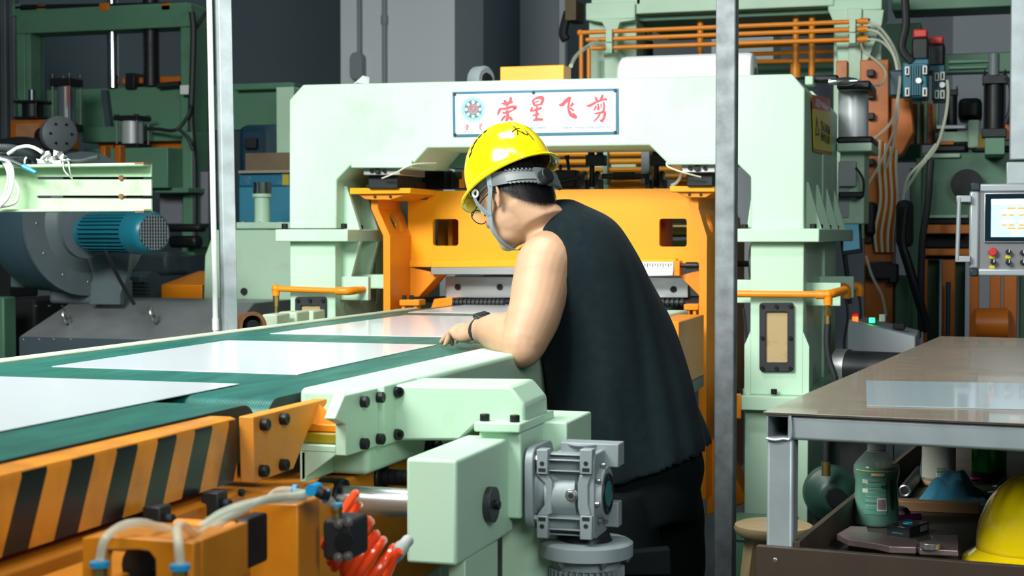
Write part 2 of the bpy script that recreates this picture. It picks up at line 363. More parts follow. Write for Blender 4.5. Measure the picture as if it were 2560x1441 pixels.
# orange air pipes on the front
def air_pipe(label, pts, r):
    t = thing('air_pipe', label, 'pipe', pts[0])
    return t
pa = at(690, 722, Y=GY - .04); pb = at(858, 728, Y=GY - .04); pe = Vector((pb.x + .055, GY + 0.09, pb.z + .005))
t = thing('air_pipe', 'orange air pipe with brass fitting across the portal column behind the conveyor', 'pipe', pa)
MB().cyl(pa, pb, 0.0125, n=14).build('straight_pipe', OR, t)
MB().tube([pb - Vector((.03, 0, 0)), pb, pb + Vector((.025, .02, 0)), pe], [0.017, .017, .017, .015], 12, 4).build('elbow', OR, t)
MB().ball(pa, 0.019).cyl(pa, pa + Vector((0, 0, -.03)), 0.016).build('elbow', OR, t)
fq = MB().cyl(pa + Vector((0, 0, -.03)), pa + Vector((0, 0, -.055)), 0.013, n=6).cyl(pa + Vector((0, 0, -.055)), pa + Vector((0, 0, -.075)), 0.011, n=6).cyl(pa + Vector((0, 0, -.075)), pa + Vector((0, 0, -.16)), 0.008)
fq.build('hose_fitting', BRASS, t)
pa = at(1836, 735, Y=GY - .04); pb = at(2050, 737, Y=GY - .04)
t = thing('air_pipe', 'orange air pipe with black drop hose across the portal column beside the bench', 'pipe', pa)
MB().cyl(pa, pb, 0.0135, n=14).cyl(pb - Vector((.015, 0, 0)), pb - Vector((.005, 0, 0)), 0.0175).build('straight_pipe', OR, t)
pm = at(2070, 737, Y=GY - .04)
MB().tube([pb - Vector((.01, 0, 0)), pm, pm + Vector((.02, .03, .005)), pm + Vector((.05, .12, .012))], 0.017, 12, 4).ball(pm, 0.019).cyl(pm, pm + Vector((0, 0, -.04)), 0.017).build('tee', OR, t)
MB().cyl(pm + Vector((0, 0, -.04)), pm + Vector((0, 0, -.06)), 0.012, n=6).cyl(pm + Vector((0, 0, -.06)), pm + Vector((0, 0, -.078)), 0.014, n=6).cyl(pm + Vector((0, 0, -.078)), pm + Vector((0, 0, -.115)), 0.0115).build('hose_fitting', BRASS, t)
MB().tube([pm + Vector((0, 0, -.11)), pm + Vector((-.003, 0, -.18)), pm + Vector((.006, .0, -.25)), pm + Vector((.03, .0, -.33)), pm + Vector((.04, .02, -.5))], 0.0125, 12, 6).build('hose', RUB, t)
for i, (qx, yy) in enumerate(((2115, 0.55), (2148, 1.0))):
    q = at(qx, 722 - i * 4, Y=GY + yy)
    t = thing('hose_drop', ('orange elbow with thin black hose behind the front air pipe', 'rear orange elbow with thin black hose on the portal side')[i], 'hose', q)
    MB().tube([q + Vector((-.04, .0, .004)), q, q + Vector((.0, 0, -.04))], 0.019, 12, 5).build('elbow', OR, t)
    MB().tube([q + Vector((0, 0, -.04)), q + Vector((.008, 0, -.12)), q + Vector((-.005, 0, -.22)), q + Vector((.0, 0, -.33))], 0.0055, 8, 6).build('hose', RUB, t)

# ------------------------------------------------------------------ sign plate on the portal
SIGNW = mat('sign_white', (0.66, 0.72, 0.77), 0.3)
SIGNB = mat('sign_blue', (0.012, 0.13, 0.24), 0.4, vary=0.2, vscale=20)
SIGNR = mat('sign_red_print', (0.62, 0.06, 0.07), 0.5)
SIGNT = mat('sign_grey_print', (0.10, 0.15, 0.17), 0.5)
SIGNC = mat('sign_cyan_print', (0.22, 0.58, 0.75), 0.5)
SIGNK = mat('sign_dark_print', (0.10, 0.14, 0.15), 0.5)
SY = GY - 0.006
sg = thing('sign_board', 'white sign plate with blue border and red Chinese characters', 'sign', at(1338, 285, Y=SY))
so = [(1131, 230), (1545, 221), (1546, 335), (1133, 342)]
MB().prism(PY(so, SY), (0, 0.005, 0)).build('border_plate', SIGNB, sg)
MB().prism(PY([(1138, 236), (1539, 228), (1539, 329), (1139, 336)], SY - 0.0006), (0, 0.0006, 0)).build('white_panel', SIGNW, sg)
for q in ((1137, 236), (1334, 232), (1538, 227), (1138, 337), (1538, 331)): bolt(sg, at(*q, Y=SY), (0, -1, 0), 0.006, 0.6, name='screw')
def spx(u, v):   # crop coordinates of the sign study (2560x931 over 1120..1560 x 200..360)
    return at(1120 + u * 440 / 2560, 200 + v * 160 / 931, Y=SY - 0.0013)
_bk = [0]
def brush(mb, pts, k=5):      # tapered brush stroke: (u, v, half width)
    _bk[0] += 1; lift = Vector((0, -.00006 * (_bk[0] % 12), 0))
    P = [Vector((a, b, c)) for a, b, c in pts]; P = spline(P, k) if len(P) > 2 else P
    vs = []; fs = []
    for i, p in enumerate(P):
        t = (P[min(i + 1, len(P) - 1)] - P[max(i - 1, 0)]); t.z = 0
        n = Vector((-t.y, t.x, 0)).normalized()
        w = p.z * 1.25 + 1; vs += [spx(p.x + n.x * w, p.y + n.y * w) + lift, spx(p.x - n.x * w, p.y - n.y * w) + lift]
    for i in range(len(P) - 1): fs.append((2 * i, 2 * i + 1, 2 * i + 3, 2 * i + 2))
    mb.add(vs, fs)
CH = {
 'rong': [[(775, 340, 6), (850, 345, 18), (945, 315, 10)], [(815, 290, 8), (835, 320, 16), (842, 375, 7)], [(905, 250, 12), (912, 285, 16), (880, 350, 8), (850, 395, 5)],
          [(770, 405, 10), (745, 450, 16), (722, 515, 6)], [(765, 420, 10), (850, 415, 14), (930, 390, 16), (980, 400, 20), (965, 425, 12), (915, 452, 4)],
          [(790, 480, 8), (850, 475, 14), (925, 450, 10)], [(858, 440, 14), (866, 500, 17), (865, 560, 18), (850, 592, 10), (825, 575, 4)], [(835, 520, 10), (800, 560, 14), (772, 596, 8)], [(885, 535, 6), (910, 555, 16), (935, 590, 10)]],
 'xing': [[(1232, 285, 8), (1245, 330, 16), (1262, 378, 12)], [(1240, 285, 8), (1300, 260, 14), (1360, 258, 22), (1378, 290, 18), (1350, 365, 14)], [(1270, 325, 6), (1320, 305, 9)], [(1255, 375, 8), (1310, 362, 10), (1350, 358, 8)],
          [(1228, 390, 6), (1215, 425, 13), (1195, 460, 8)], [(1205, 460, 6), (1290, 430, 14), (1365, 405, 14)], [(1295, 380, 9), (1292, 450, 13), (1285, 565, 14)], [(1225, 520, 6), (1280, 505, 12), (1330, 490, 10)], [(1238, 590, 10), (1300, 575, 16), (1385, 575, 14)]],
 'fei': [[(1612, 362, 8), (1660, 360, 20), (1710, 310, 20), (1765, 270, 22), (1785, 285, 10)], [(1770, 270, 14), (1752, 370, 12), (1755, 440, 14), (1790, 505, 22), (1850, 540, 20), (1878, 545, 6)], [(1872, 545, 10), (1850, 510, 8), (1820, 480, 4)],
         [(1822, 335, 14), (1800, 365, 14), (1775, 385, 6)], [(1772, 405, 8), (1800, 425, 12), (1832, 448, 8)]],
 'jian': [[(2140, 245, 8), (2160, 285, 16), (2165, 310, 6)], [(2250, 215, 12), (2235, 260, 16), (2205, 305, 6)], [(2015, 378, 8), (2070, 370, 16), (2150, 325, 12), (2240, 290, 12), (2315, 280, 14)],
          [(2150, 375, 8), (2140, 410, 9), (2120, 450, 6)], [(2160, 365, 6), (2185, 355, 8), (2192, 400, 9), (2188, 445, 9)], [(2158, 400, 5), (2185, 392, 5)], [(2155, 425, 5), (2185, 418, 5)], [(2225, 345, 7), (2228, 380, 8), (2222, 410, 5)], [(2262, 320, 9), (2270, 380, 11), (2262, 450, 10), (2245, 440, 5)],
          [(2125, 492, 6), (2200, 480, 12), (2270, 465, 14), (2282, 500, 15), (2262, 560, 15), (2235, 600, 14), (2210, 580, 5)], [(2215, 478, 9), (2190, 530, 10), (2150, 575, 8), (2110, 606, 4)]]}
for k, st in CH.items():
    mb = MB()
    for s_ in st: brush(mb, s_)
    mb.build('character', SIGNR, sg)
# small repeats under the emblem
mb = MB()
def small(st, ox, oy, tx, ty, sc):
    for s_ in st: brush(mb, [((u - ox) * sc + tx, (v - oy) * sc + ty, w * sc * 0.7) for u, v, w in s_], 3)
small(CH['rong'], 850, 425, 275, 688, 0.26); mb.build('small_character', SIGNR, sg)
mb = MB(); small(CH['xing'], 1290, 425, 470, 682, 0.26); mb.build('small_character', SIGNR, sg)
# emblem: toothed ring, dark bearing ring with white balls, letters
def disc(mb, cx, cy, r0, r1, n=48, dz=0.0):
    vs = []; fs = []
    for i in range(n):
        t = 2 * math.pi * i / n
        for r in (r0, r1):
            p = spx(cx + r * math.cos(t), cy + r * 1.02 * math.sin(t)); p.y -= dz; vs.append(p)
    for i in range(n): fs.append((2 * i, 2 * i + 1, (2 * i + 3) % (2 * n), (2 * i + 2) % (2 * n)))
    mb.add(vs, fs)
ex, ey = 366, 428
mb = MB(); disc(mb, ex, ey, 130, 165)
for i in range(24):
    t = 2 * math.pi * i / 24; disc(mb, ex + 178 * math.cos(t), ey + 178 * math.sin(t), 5, 11, 10)
mb.build('emblem_ring', SIGNC, sg)
mb = MB(); disc(mb, ex, ey, 72, 128); mb.build('emblem_bearing', SIGNK, sg)
mb = MB()
for i in range(8):
    t = 2 * math.pi * i / 8; disc(mb, ex + 102 * math.cos(t), ey + 102 * math.sin(t), 0.5, 23, 16, 0.0004)
mb.build('emblem_balls', SIGNW, sg)
mb = MB(); disc(mb, ex, ey, 0.5, 70); mb.build('emblem_centre', mat('sign_mid_grey', (.20, .25, .26), .5), sg)
def text(s_, h, p, m, parent, name, rx=(math.pi / 2, 0, 0), align='LEFT', width=None, ext=0.0003):
    cu = bpy.data.curves.new(name, 'FONT'); cu.body = s_; cu.size = h; cu.align_x = align; cu.extrude = ext; cu.resolution_u = 3
    o = bpy.data.objects.new(name, cu); COL.objects.link(o)
    dg = bpy.context.evaluated_depsgraph_get(); me = bpy.data.meshes.new_from_object(o.evaluated_get(dg))
    bpy.data.objects.remove(o); bpy.data.curves.remove(cu)
    w = max([v.co.x for v in me.vertices] or [1]) - min([v.co.x for v in me.vertices] or [0])
    sx = (width / w) if width and w else 1.0
    from mathutils import Euler
    Mx = Matrix.Translation(p) @ Euler(rx).to_matrix().to_4x4() @ Matrix.Diagonal((sx, 1, 1, 1)); me.transform(Mx)
    me.materials.clear()
    return link(name, me, m, parent)
tilt = (math.pi / 2, -0.0, 0)
text('RX', 0.040, spx(312, 466) + Vector((0, -.0008, 0)), SIGNR, sg, 'emblem_letters', width=spx(430, 0).x - spx(318, 0).x)
text('RONG XING', 0.009, spx(238, 766), SIGNT, sg, 'lettering', width=spx(520, 0).x - spx(238, 0).x)
text('86 0999', 0.016, spx(1190, 722), SIGNT, sg, 'phone_lettering', width=spx(1410, 0).x - spx(1195, 0).x)
text('\u533a\u5148\u751f', 0.014, spx(1430, 718), SIGNC, sg, 'phone_lettering', width=spx(1590, 0).x - spx(1430, 0).x)
text('www. rxmachine. com. cn', 0.016, spx(1665, 712), SIGNT, sg, 'web_lettering', width=spx(2360, 0).x - spx(1665, 0).x)

# ------------------------------------------------------------------ warning sticker on the portal side
WY = mat('warning_yellow', (0.75, 0.58, 0.01), 0.4); WR = mat('warning_red', (0.62, 0.03, 0.03), 0.4)
XS = xr + 0.0012
wq = [(2030, 237), (2074, 246), (2080, 387), (2034, 378)]
def wpt(u, v, X=XS):
    a = Vector(wq[0]).lerp(Vector(wq[1]), u); b = Vector(wq[3]).lerp(Vector(wq[2]), u); c = a.lerp(b, v); return at(c.x, c.y, X=X)
wt = thing('warning_sticker', 'yellow and red warning sticker on the side of the portal', 'sticker', wpt(.5, .5))
MB().prism([wpt(0, 0), wpt(1, 0), wpt(1, 1), wpt(0, 1)], (0.002, 0, 0)).build('backing', WY, wt)
MB().prism([wpt(0, 0, XS + .002), wpt(1, 0, XS + .002), wpt(1, .24, XS + .002), wpt(0, .24, XS + .002)], (0.001, 0, 0)).build('red_band', WR, wt)
MB().prism([wpt(0, .955, XS + .002), wpt(1, .955, XS + .002), wpt(1, .985, XS + .002), wpt(0, .985, XS + .002)], (0.001, 0, 0)).build('red_band', WR, wt)
MB().prism([wpt(.12, .72, XS + .002), wpt(.34, .70, XS + .002), wpt(.22, .36, XS + .002)], (0.001, 0, 0), [[wpt(.17, .68, XS + .002), wpt(.29, .67, XS + .002), wpt(.22, .45, XS + .002)]]).build('triangle', BLK, wt)
pw = wpt(.28, .17, XS + .0035); ph = (math.pi / 2, 0, math.pi / 2)
text('WARNING', 0.035, wpt(.42, .17, XS + .0035), SIGNW, wt, 'warning_lettering', ph, width=(wpt(.95, 0) - wpt(.42, 0)).length)
text('\u6ce8\u610f', 0.04, wpt(.18, .17, XS + .0035), SIGNW, wt, 'warning_lettering', ph, width=(wpt(.4, 0) - wpt(.18, 0)).length)
text('\u5f53\u5fc3\u673a\u68b0', 0.045, wpt(.42, .58, XS + .0035), BLK, wt, 'notice_lettering', ph, width=(wpt(.95, 0) - wpt(.42, 0)).length)
text('\u64cd\u4f5c\u6ce8\u610f', 0.04, wpt(.42, .76, XS + .0035), BLK, wt, 'notice_lettering', ph, width=(wpt(.92, 0) - wpt(.42, 0)).length)
# ================================================================== ORANGE SHEAR CARRIAGE
YO, YP = 6.15, 6.40
oc = thing('shear_carriage', 'orange shear carriage with square windows standing inside the green portal', 'machine', (-1.74, 6.5, 0))
def side_plate(top, mid0, mid1, w, depth, zbot, hole_y):
    # thick bent plate: short top, slanted middle with an oval hole, straight lower part
    x0 = at(top[0], top[1], Y=YO); x1 = at(*mid0, Y=YO); x2 = at(*mid1, Y=YO); ww = w
    A = MB(); o = lambda p, y: Vector((p.x, y, p.z))
    y0, y1 = YO, YO + depth
    A.prism([Vector((x0.x, y0, x0.z)), Vector((x0.x, y0, x1.z)), Vector((x0.x + ww, y0, x1.z)), Vector((x0.x + ww, y0, x0.z))], (0, depth, 0))
    loop = [Vector((x0.x + ww, y0, x1.z)), Vector((x0.x + ww, y1, x1.z)), Vector((x2.x + ww, y1, x2.z)), Vector((x2.x + ww, y0, x2.z))]
    hs = []
    for hy in hole_y:
        hs.append([loop[0].lerp(loop[3], .5 + .36 * math.sin(t)) + Vector((0, hy + 0.055 * math.cos(t), 0)) for t in [2 * math.pi * i / 20 for i in range(20)]])
    A.prism(loop, (-ww, 0, 0), hs)
    A.prism([Vector((x2.x, y0, x2.z)), Vector((x2.x, y0, zbot)), Vector((x2.x + ww, y0, zbot)), Vector((x2.x + ww, y0, x2.z))], (0, depth, 0))
    return A
wL = at(975, 650, Y=YO).x - at(958, 650, Y=YO).x
side_plate((928, 494), (928, 522), (958, 590), wL, YP - YO + .02, 0.30, (0.14,)).build('side_plate', OR, oc)
side_plate((1727, 484), (1727, 522), (1748, 592), wL, 1.0, 0.30, (0.16, 0.62)).build('side_plate', OR, oc)
win = [rrect(1082, 548, 1146, 615, 7), rrect(1648, 547, 1717, 617, 7)]
fp = [(1020, 500), (1066, 500), (1090, 478), (1705, 471), (1735, 498), (1750, 500), (1750, 668), (1020, 668)]
MB().prism(PY(fp, YP), (0, 0.03, 0), [PY(h, YP) for h in win]).build('face_plate', OY, oc)
fr = PY([(1050, 480), (1750, 474), (1750, 665), (1040, 665)], YP)
# box body behind the face plate: top, bottom, rear and the inner dividers seen through the windows
yb = YP + 0.34
for a, b in ((1030, 1135), (1185, 1640), (1700, 1748)):
    xa, xb = at(a, 600, Y=YP).x, at(b, 600, Y=YP).x
    if a == 1700: continue
    MB().box(xa, xb, yb, yb + .02, 1.25, 1.52).build('rear_plate', OR, oc)
MB().box(fr[0].x, fr[1].x, YP + .03, yb, 1.515, 1.535).build('top_plate', OY, oc, .004)
MB().box(fr[0].x, fr[1].x, YP + .03, yb, 1.235, 1.25).build('bottom_plate', OR, oc, .004)
for q in (1120, 1652):
    xa = at(q, 600, Y=YP + .2).x; MB().box(xa, xa + .02, YP + .2, yb, 1.25, 1.515).build('divider', OR, oc)
# ledge, ruler bar and knife block
MB().prism(PY([(1077, 650), (1690, 646), (1690, 666), (1077, 669)], YP - .035), (0, .035, 0)).build('ledge_bar', OY, oc, .003)
MB().prism(PY([(1022, 652), (1080, 652), (1080, 668), (1022, 668)], YP - .015), (0, .015, 0)).build('ledge_strip', OY, oc, .002)
kb = MB().prism(PY([(1077, 669), (1622, 666), (1622, 686), (1077, 687)], YP - .04), (0, .05, 0)).build('steel_bar', STL, oc, .002)
RULER = mat('ruler_face', (0.62, 0.64, 0.62), 0.35, 0.3)
rl = MB().prism(PY([(1560, 655), (1684, 655), (1684, 672), (1560, 673)], YP - .055), (0, .02, 0)).prism(PY([(1560, 673), (1684, 672), (1682, 690), (1560, 692)], YP - .06), (0, .03, 0)).build('ruler', RULER, oc, .002)
for i in range(12):
    q = 1605 + i * 6.5; h = 6 if i % 2 else 9
    MB().prism(PY([(q, 659), (q + 1.5, 659), (q + 1.5, 659 + h), (q, 659 + h)], YP - .0555), (0, .0006, 0)).build('ruler_mark', BLK, rl)
MB().prism(PY([(1684, 652), (1699, 652), (1699, 690), (1684, 690)], YP - .05), (0, .06, 0)).build('end_block', OR, oc, .002)
p = at(1690, 664, Y=YP - .03); q = at(1750, 664, Y=YP - .03)
MB().cyl(p, q, .009).cyl(p.lerp(q, .42), p.lerp(q, .9), .014, n=12).build('adjuster_rod', BLK, oc)
MB().prism(PY([(1023, 668), (1098, 686), (1047, 743), (1023, 743)], YP - .01), (0, .12, 0)).build('bracket', OR, oc, .003)
MB().prism(PY([(1698, 690), (1750, 676), (1750, 742)], YP - .01), (0, .12, 0)).build('bracket', OR, oc, .003)
kn = MB().prism(PY([(1114, 692), (1720, 694), (1720, 745), (1114, 745)], YP + .1), (0, .06, 0)).build('knife_block', STL, oc, .002)
for qx in (1145, 1250, 1450, 1684): bolt(kn, at(qx, 718 if qx < 1600 else 724, Y=YP + .1), (0, -1, 0), .014, .35)
MB().prism(PY([(1060, 745), (1760, 745), (1760, 757), (1060, 757)], YP + .12), (0, .2, 0)).build('knife_holder', DRK, oc)
for a, b in ((1130, 1262), (1640, 1712)):
    p, q = at(a, 757, Y=YP + .02), at(b, 757, Y=YP + .02)
    mb = MB().cyl(p, q, .010)
    n = int((q.x - p.x) / .018)
    for i in range(n):
        c = p.lerp(q, (i + .5) / n); mb.cyl(c - Vector((.006, 0, 0)), c + Vector((.006, 0, 0)), .019, n=14)
    o = mb.build('bellows', RUB, oc); o['kind'] = 'stuff'
for x0, x1, y0 in ((998, 1048, 750), (1709, 1746, 761)):
    cb = MB().prism(PY([(x0, y0), (x1, y0), (x1, y0 + 15), (x0, y0 + 15)], YO + .05), (0, .08, 0)).build('clamp_bar', OR, oc, .003)
    MB().prism(PY([(x0 + 6, y0 + 15), (x0 + 14, y0 + 15), (x0 + 14, y0 + 50), (x0 + 6, y0 + 50)], YO + .06), (0, .05, 0)).build('clamp_post', OR, oc)
    MB().prism(PY([(x1 - 14, y0 + 15), (x1 - 6, y0 + 15), (x1 - 6, y0 + 50), (x1 - 14, y0 + 50)], YO + .06), (0, .05, 0)).build('clamp_post', OR, oc)
for qx in (1011, 1029): bolt(oc, at(qx, 750, Y=YO + .08), (0, 0, 1), .009, 1.6)
MB().prism(PY([(1085, 748), (1130, 744), (1130, 785), (1072, 785)], YP), (0, .12, 0)).build('roller_support', OR, oc, .003)
# head plates with chamfered brackets
for pts, und in ((((874, 470), (1026, 470), (1026, 484), (874, 486)), ((893, 486), (1022, 485), (975, 500), (930, 500), (912, 498))),
                 (((1674, 465), (1787, 466), (1787, 480), (1674, 480)), ((1690, 480), (1786, 480), (1764, 494), (1720, 494)))):
    hp = MB().prism(PY(pts, YO - .07), (0, .35, 0)).build('head_plate', OY, oc, .003)
    MB().prism(PY(und, YO - .05), (0, .3, 0)).build('head_bracket', OR, oc, .003)
    for k in (.35, .65):
        a = Vector(und[0]).lerp(Vector(und[1]), k); bolt(hp, at(a.x, a.y + 7, Y=YO - .05), (0, -1, 0), .006, .6, name='screw')
# black linkage on top of the carriage
LY = YP + .12
lk = thing('shear_linkage', 'black oxide linkage with turnbuckle on top of the orange carriage', 'linkage', at(1540, 470, Y=LY))
for qx in (1477, 1638):
    for d in (-1, 1):
        c = at(qx + d * 17, 448, Y=LY); r = .034
        MB().cyl(c - Vector((.008, 0, 0)), c + Vector((.008, 0, 0)), r, n=24).build('pin_disc', BLK, lk, .002)
        MB().cyl(c - Vector((.010, 0, 0)), c + Vector((.010, 0, 0)), r * .55, n=24).build('pin_cap', STL, lk)
        e = at(qx + d * 17, 458, Y=LY - .03); MB().box(e.x - .012, e.x + .012, LY - .045, LY + .03, 1.535, e.z + .015).build('clevis_block', BLK, lk, .003)
        f = at(qx + d * 17, 470, Y=LY - .045); MB().cyl((f.x, LY - .03, 1.53), (f.x, LY - .03, 1.548), .017).build('foot_nut', OR, lk)
    a = at(qx + 3, 372, Y=LY); b = at(qx + 3, 468, Y=LY); b.x = a.x
    MB().cyl(a, b, .011).build('link_rod', BLK, lk)
    d0 = at(qx - 12, 388, Y=LY - .02); d1 = at(qx + 34, 414, Y=LY - .02)
    MB().box(d0.x, d1.x, LY - .03, LY + .03, d1.z, d0.z).build('clevis_head', BLK, lk, .003)
    for d in (3, 25):
        a = at(qx + d - 2, 366, Y=LY - .02); b = at(qx + d - 2, 390, Y=LY - .02); b.x = a.x
        mb = MB()
        for i in range(5): mb.cyl(a.lerp(b, i / 5), a.lerp(b, i / 5 + .11), .015, n=14).cyl(a.lerp(b, i / 5 + .1), a.lerp(b, i / 5 + .2), .012, n=14)
        mb.build('threaded_end', BLK, lk)
a, b = at(1505, 441, Y=LY), at(1620, 441, Y=LY); b.z = a.z
MB().cyl(a, b, .011).build('tie_rod', BLK, lk)
c0, c1 = a.lerp(b, .25), a.lerp(b, .72)
MB().cyl(c0, c1, .019, n=6).cyl(c0 - Vector((.015, 0, 0)), c0, .014).cyl(c1, c1 + Vector((.02, 0, 0)), .014).build('turnbuckle', BLK, lk)
a, b = at(1395, 455, Y=LY), at(1465, 441, Y=LY); MB().cyl(a, b, .010).build('tie_rod', BLK, lk)
hb = thing('oil_pump', 'small black lever pump behind the yellow hard hat on the carriage', 'pump', at(1410, 460, Y=LY))
p0 = at(1385, 425, Y=LY); p1 = at(1440, 470, Y=LY); MB().box(p0.x, p1.x, LY, LY + .08, p1.z, p0.z).build('body', BLK, hb, .01)
MB().tube([at(1423, 430, Y=LY + .04), at(1418, 395, Y=LY + .04)], .007).cyl(at(1418, 398, Y=LY + .04), at(1417, 389, Y=LY + .04), .011).build('lever', BLK, hb)
MB().cyl(at(1401, 428, Y=LY), at(1401, 412, Y=LY), .006).ball(at(1401, 419, Y=LY), .008).build('filler_cap', BLK, hb)
# dark tooling and stepped blocks seen left of the hat above the carriage
tb = thing('carriage_tooling', 'dark stepped tooling blocks under the beam behind the helmet', 'tooling', at(1080, 460, Y=6.75))
for x0, y0, x1, y1, Y, m in ((1010, 432, 1130, 472, 6.8, GRYP), (1055, 425, 1110, 472, 6.7, BLK), (1105, 430, 1160, 472, 6.85, GRYP), (1005, 455, 1045, 472, 6.6, RUST)):
    a, b = at(x0, y0, Y=Y), at(x1, y1, Y=Y); MB().box(a.x, b.x, Y, Y + .12, b.z, a.z).build('block', m, tb, .003)
for qx in (1112, 1132, 1000 + 17): bolt(tb, at(qx, 440, Y=6.84), (0, 0, 1), .008, 1.4)
MB().prism(PY([(1148, 470), (1148, 448), (1155, 448), (1155, 428), (1160, 424), (1160, 470)], 6.45), (0, .03, 0)).build('guide_angle', OR, tb)
MB().ball(at(935, 465, Y=6.2), .02, sc=(2.0, 1, .7)).build('grease_lump', mat('grease', (.22, .15, .06), .3), tb)
# bent cover hanging under the beam, left of the hat
cv = PY([(1030, 422), (1075, 378), (1180, 372), (1190, 425), (1120, 418), (1060, 416)], 6.42)
tag(MB().prism(cv, (0, .25, 0)).build('guard_cover', GD, None, .005), 'curved dark green guard cover under the portal beam', 'cover')
# thin wires drooping from the beam ends
WIRE = mat('pale_wire', (.70, .66, .50), .4)
tag(MB().tube([at(1090, 408, Y=6.1), at(1030, 412, Y=5.98), at(990, 432, Y=5.98), at(955, 446, Y=6.02)], .0035, 6, 6).build('wire', WIRE), 'pale wire with orange tip drooping under the beam end', 'wire')
tag(MB().tube([at(1666, 408, Y=6.0), at(1672, 418, Y=5.98), at(1710, 432, Y=5.98), at(1752, 443, Y=6.02)], .0035, 6, 6).build('wire', WIRE), 'pale wire drooping beside the slide block near the grey post', 'wire')
tag(MB().tube([at(1705, 425, Y=6.3), at(1700, 445, Y=6.3), at(1690, 458, Y=6.3), at(1678, 464, Y=6.3)], .007, 8, 6).build('hose', CLR), 'short milky hose curling behind the turnbuckle', 'hose')

# ------------------------------------------------------------------ orange box beside the operator, orange lower leg boxes
ob = thing('drive_cover', 'orange box cover with brown side beside the operator', 'cover', at(1720, 955, Y=5.4))
a = at(1600, 803, Y=5.3); b = at(1697, 955, Y=5.3); d = at(1760, 800, X=b.x)
MB().box(a.x, b.x, 5.3, d.y, b.z - .02, a.z).build('cover', OR, ob, .004)
MB().prism([Vector((b.x, 5.3, b.z - .02)), Vector((b.x, d.y, b.z - .02)), Vector((b.x, d.y, b.z - .06)), Vector((b.x, 5.3, b.z - .08))], (-.3, 0, 0)).build('base', DBLUE, ob)

# ================================================================== CONVEYORS
XB0, XB1, ZB = -2.22, -1.258, 1.05
nt = BELT.node_tree
_w = nt.nodes.new('ShaderNodeTexWave'); _w.bands_direction = 'X'; _w.inputs['Scale'].default_value = 60; _tc = nt.nodes.new('ShaderNodeTexCoord')
nt.links.new(_tc.outputs['Object'], _w.inputs['Vector']); _bp = nt.nodes.new('ShaderNodeBump'); _bp.inputs['Strength'].default_value = 0.25; _bp.inputs['Distance'].default_value = .001
nt.links.new(_w.outputs[1], _bp.inputs['Height']); nt.links.new(_bp.outputs[0], nt.nodes['Principled BSDF'].inputs['Normal'])
def belt_loop(y0, y1, r, parent):
    pr = []
    for i in range(13):
        t = math.pi / 2 + math.pi * i / 12; pr.append((y0 + r + r * math.cos(t), ZB - r + r * math.sin(t)))
    for i in range(13):
        t = -math.pi / 2 + math.pi * i / 12; pr.append((y1 - r + r * math.cos(t), ZB - r + r * math.sin(t)))
    o = MB().prism([Vector((XB0, y, z)) for y, z in pr], (XB1 - XB0, 0, 0)).build('belt', BELT, parent)
    o.data.materials.append(BELTE)
    for p in o.data.polygons:
        if abs(p.normal.x) > .9: p.material_index = 1
    return o
gc = thing('belt_conveyor', 'light green framed conveyor with green belt carrying white sheets into the shear', 'conveyor', (-1.74, 4.2, 0))
belt_loop(2.585, 6.9, .05, gc)
YR0 = 2.71
RRZ = 1.062
MB().box(XB1 + .008, -1.109, YR0, 6.0, .90, RRZ).build('side_rail', G, gc, .012, 3)
RAILC = mat('cream_green_rail', (.50, .60, .44), .45, vary=.15, vscale=8)
MB().box(-2.272, XB0 - .006, 2.6, 6.0, .95, ZB + .006).build('side_rail', RAILC, gc, .005)
MB().box(XB0, XB1, 2.8, 6.8, .955, ZB - .055 + .01).build('slider_bed', GRYP, gc) if False else None
for y in (3.3, 5.6):
    for x in (-2.25, -1.2):
        MB().box(x - .04, x + .04, y - .04, y + .04, 0, .93).build('leg', G, gc, .004)
    MB().box(-2.25, -1.2, y - .03, y + .03, .42, .48).build('cross_bar', G, gc, .004)
# end roller bearings of the green conveyor (shiny parts between the two frames)
MB().cyl((-1.262, 2.64, 1.0), (-1.19, 2.64, 1.0), .02).build('roller_shaft', CHR, gc)
o1 = thing('belt_conveyor', 'orange framed conveyor with black hazard stripes at the front', 'conveyor', (-1.74, 1.6, 0))
belt_loop(-.6, 2.545, .05, o1)
XS1 = -1.205
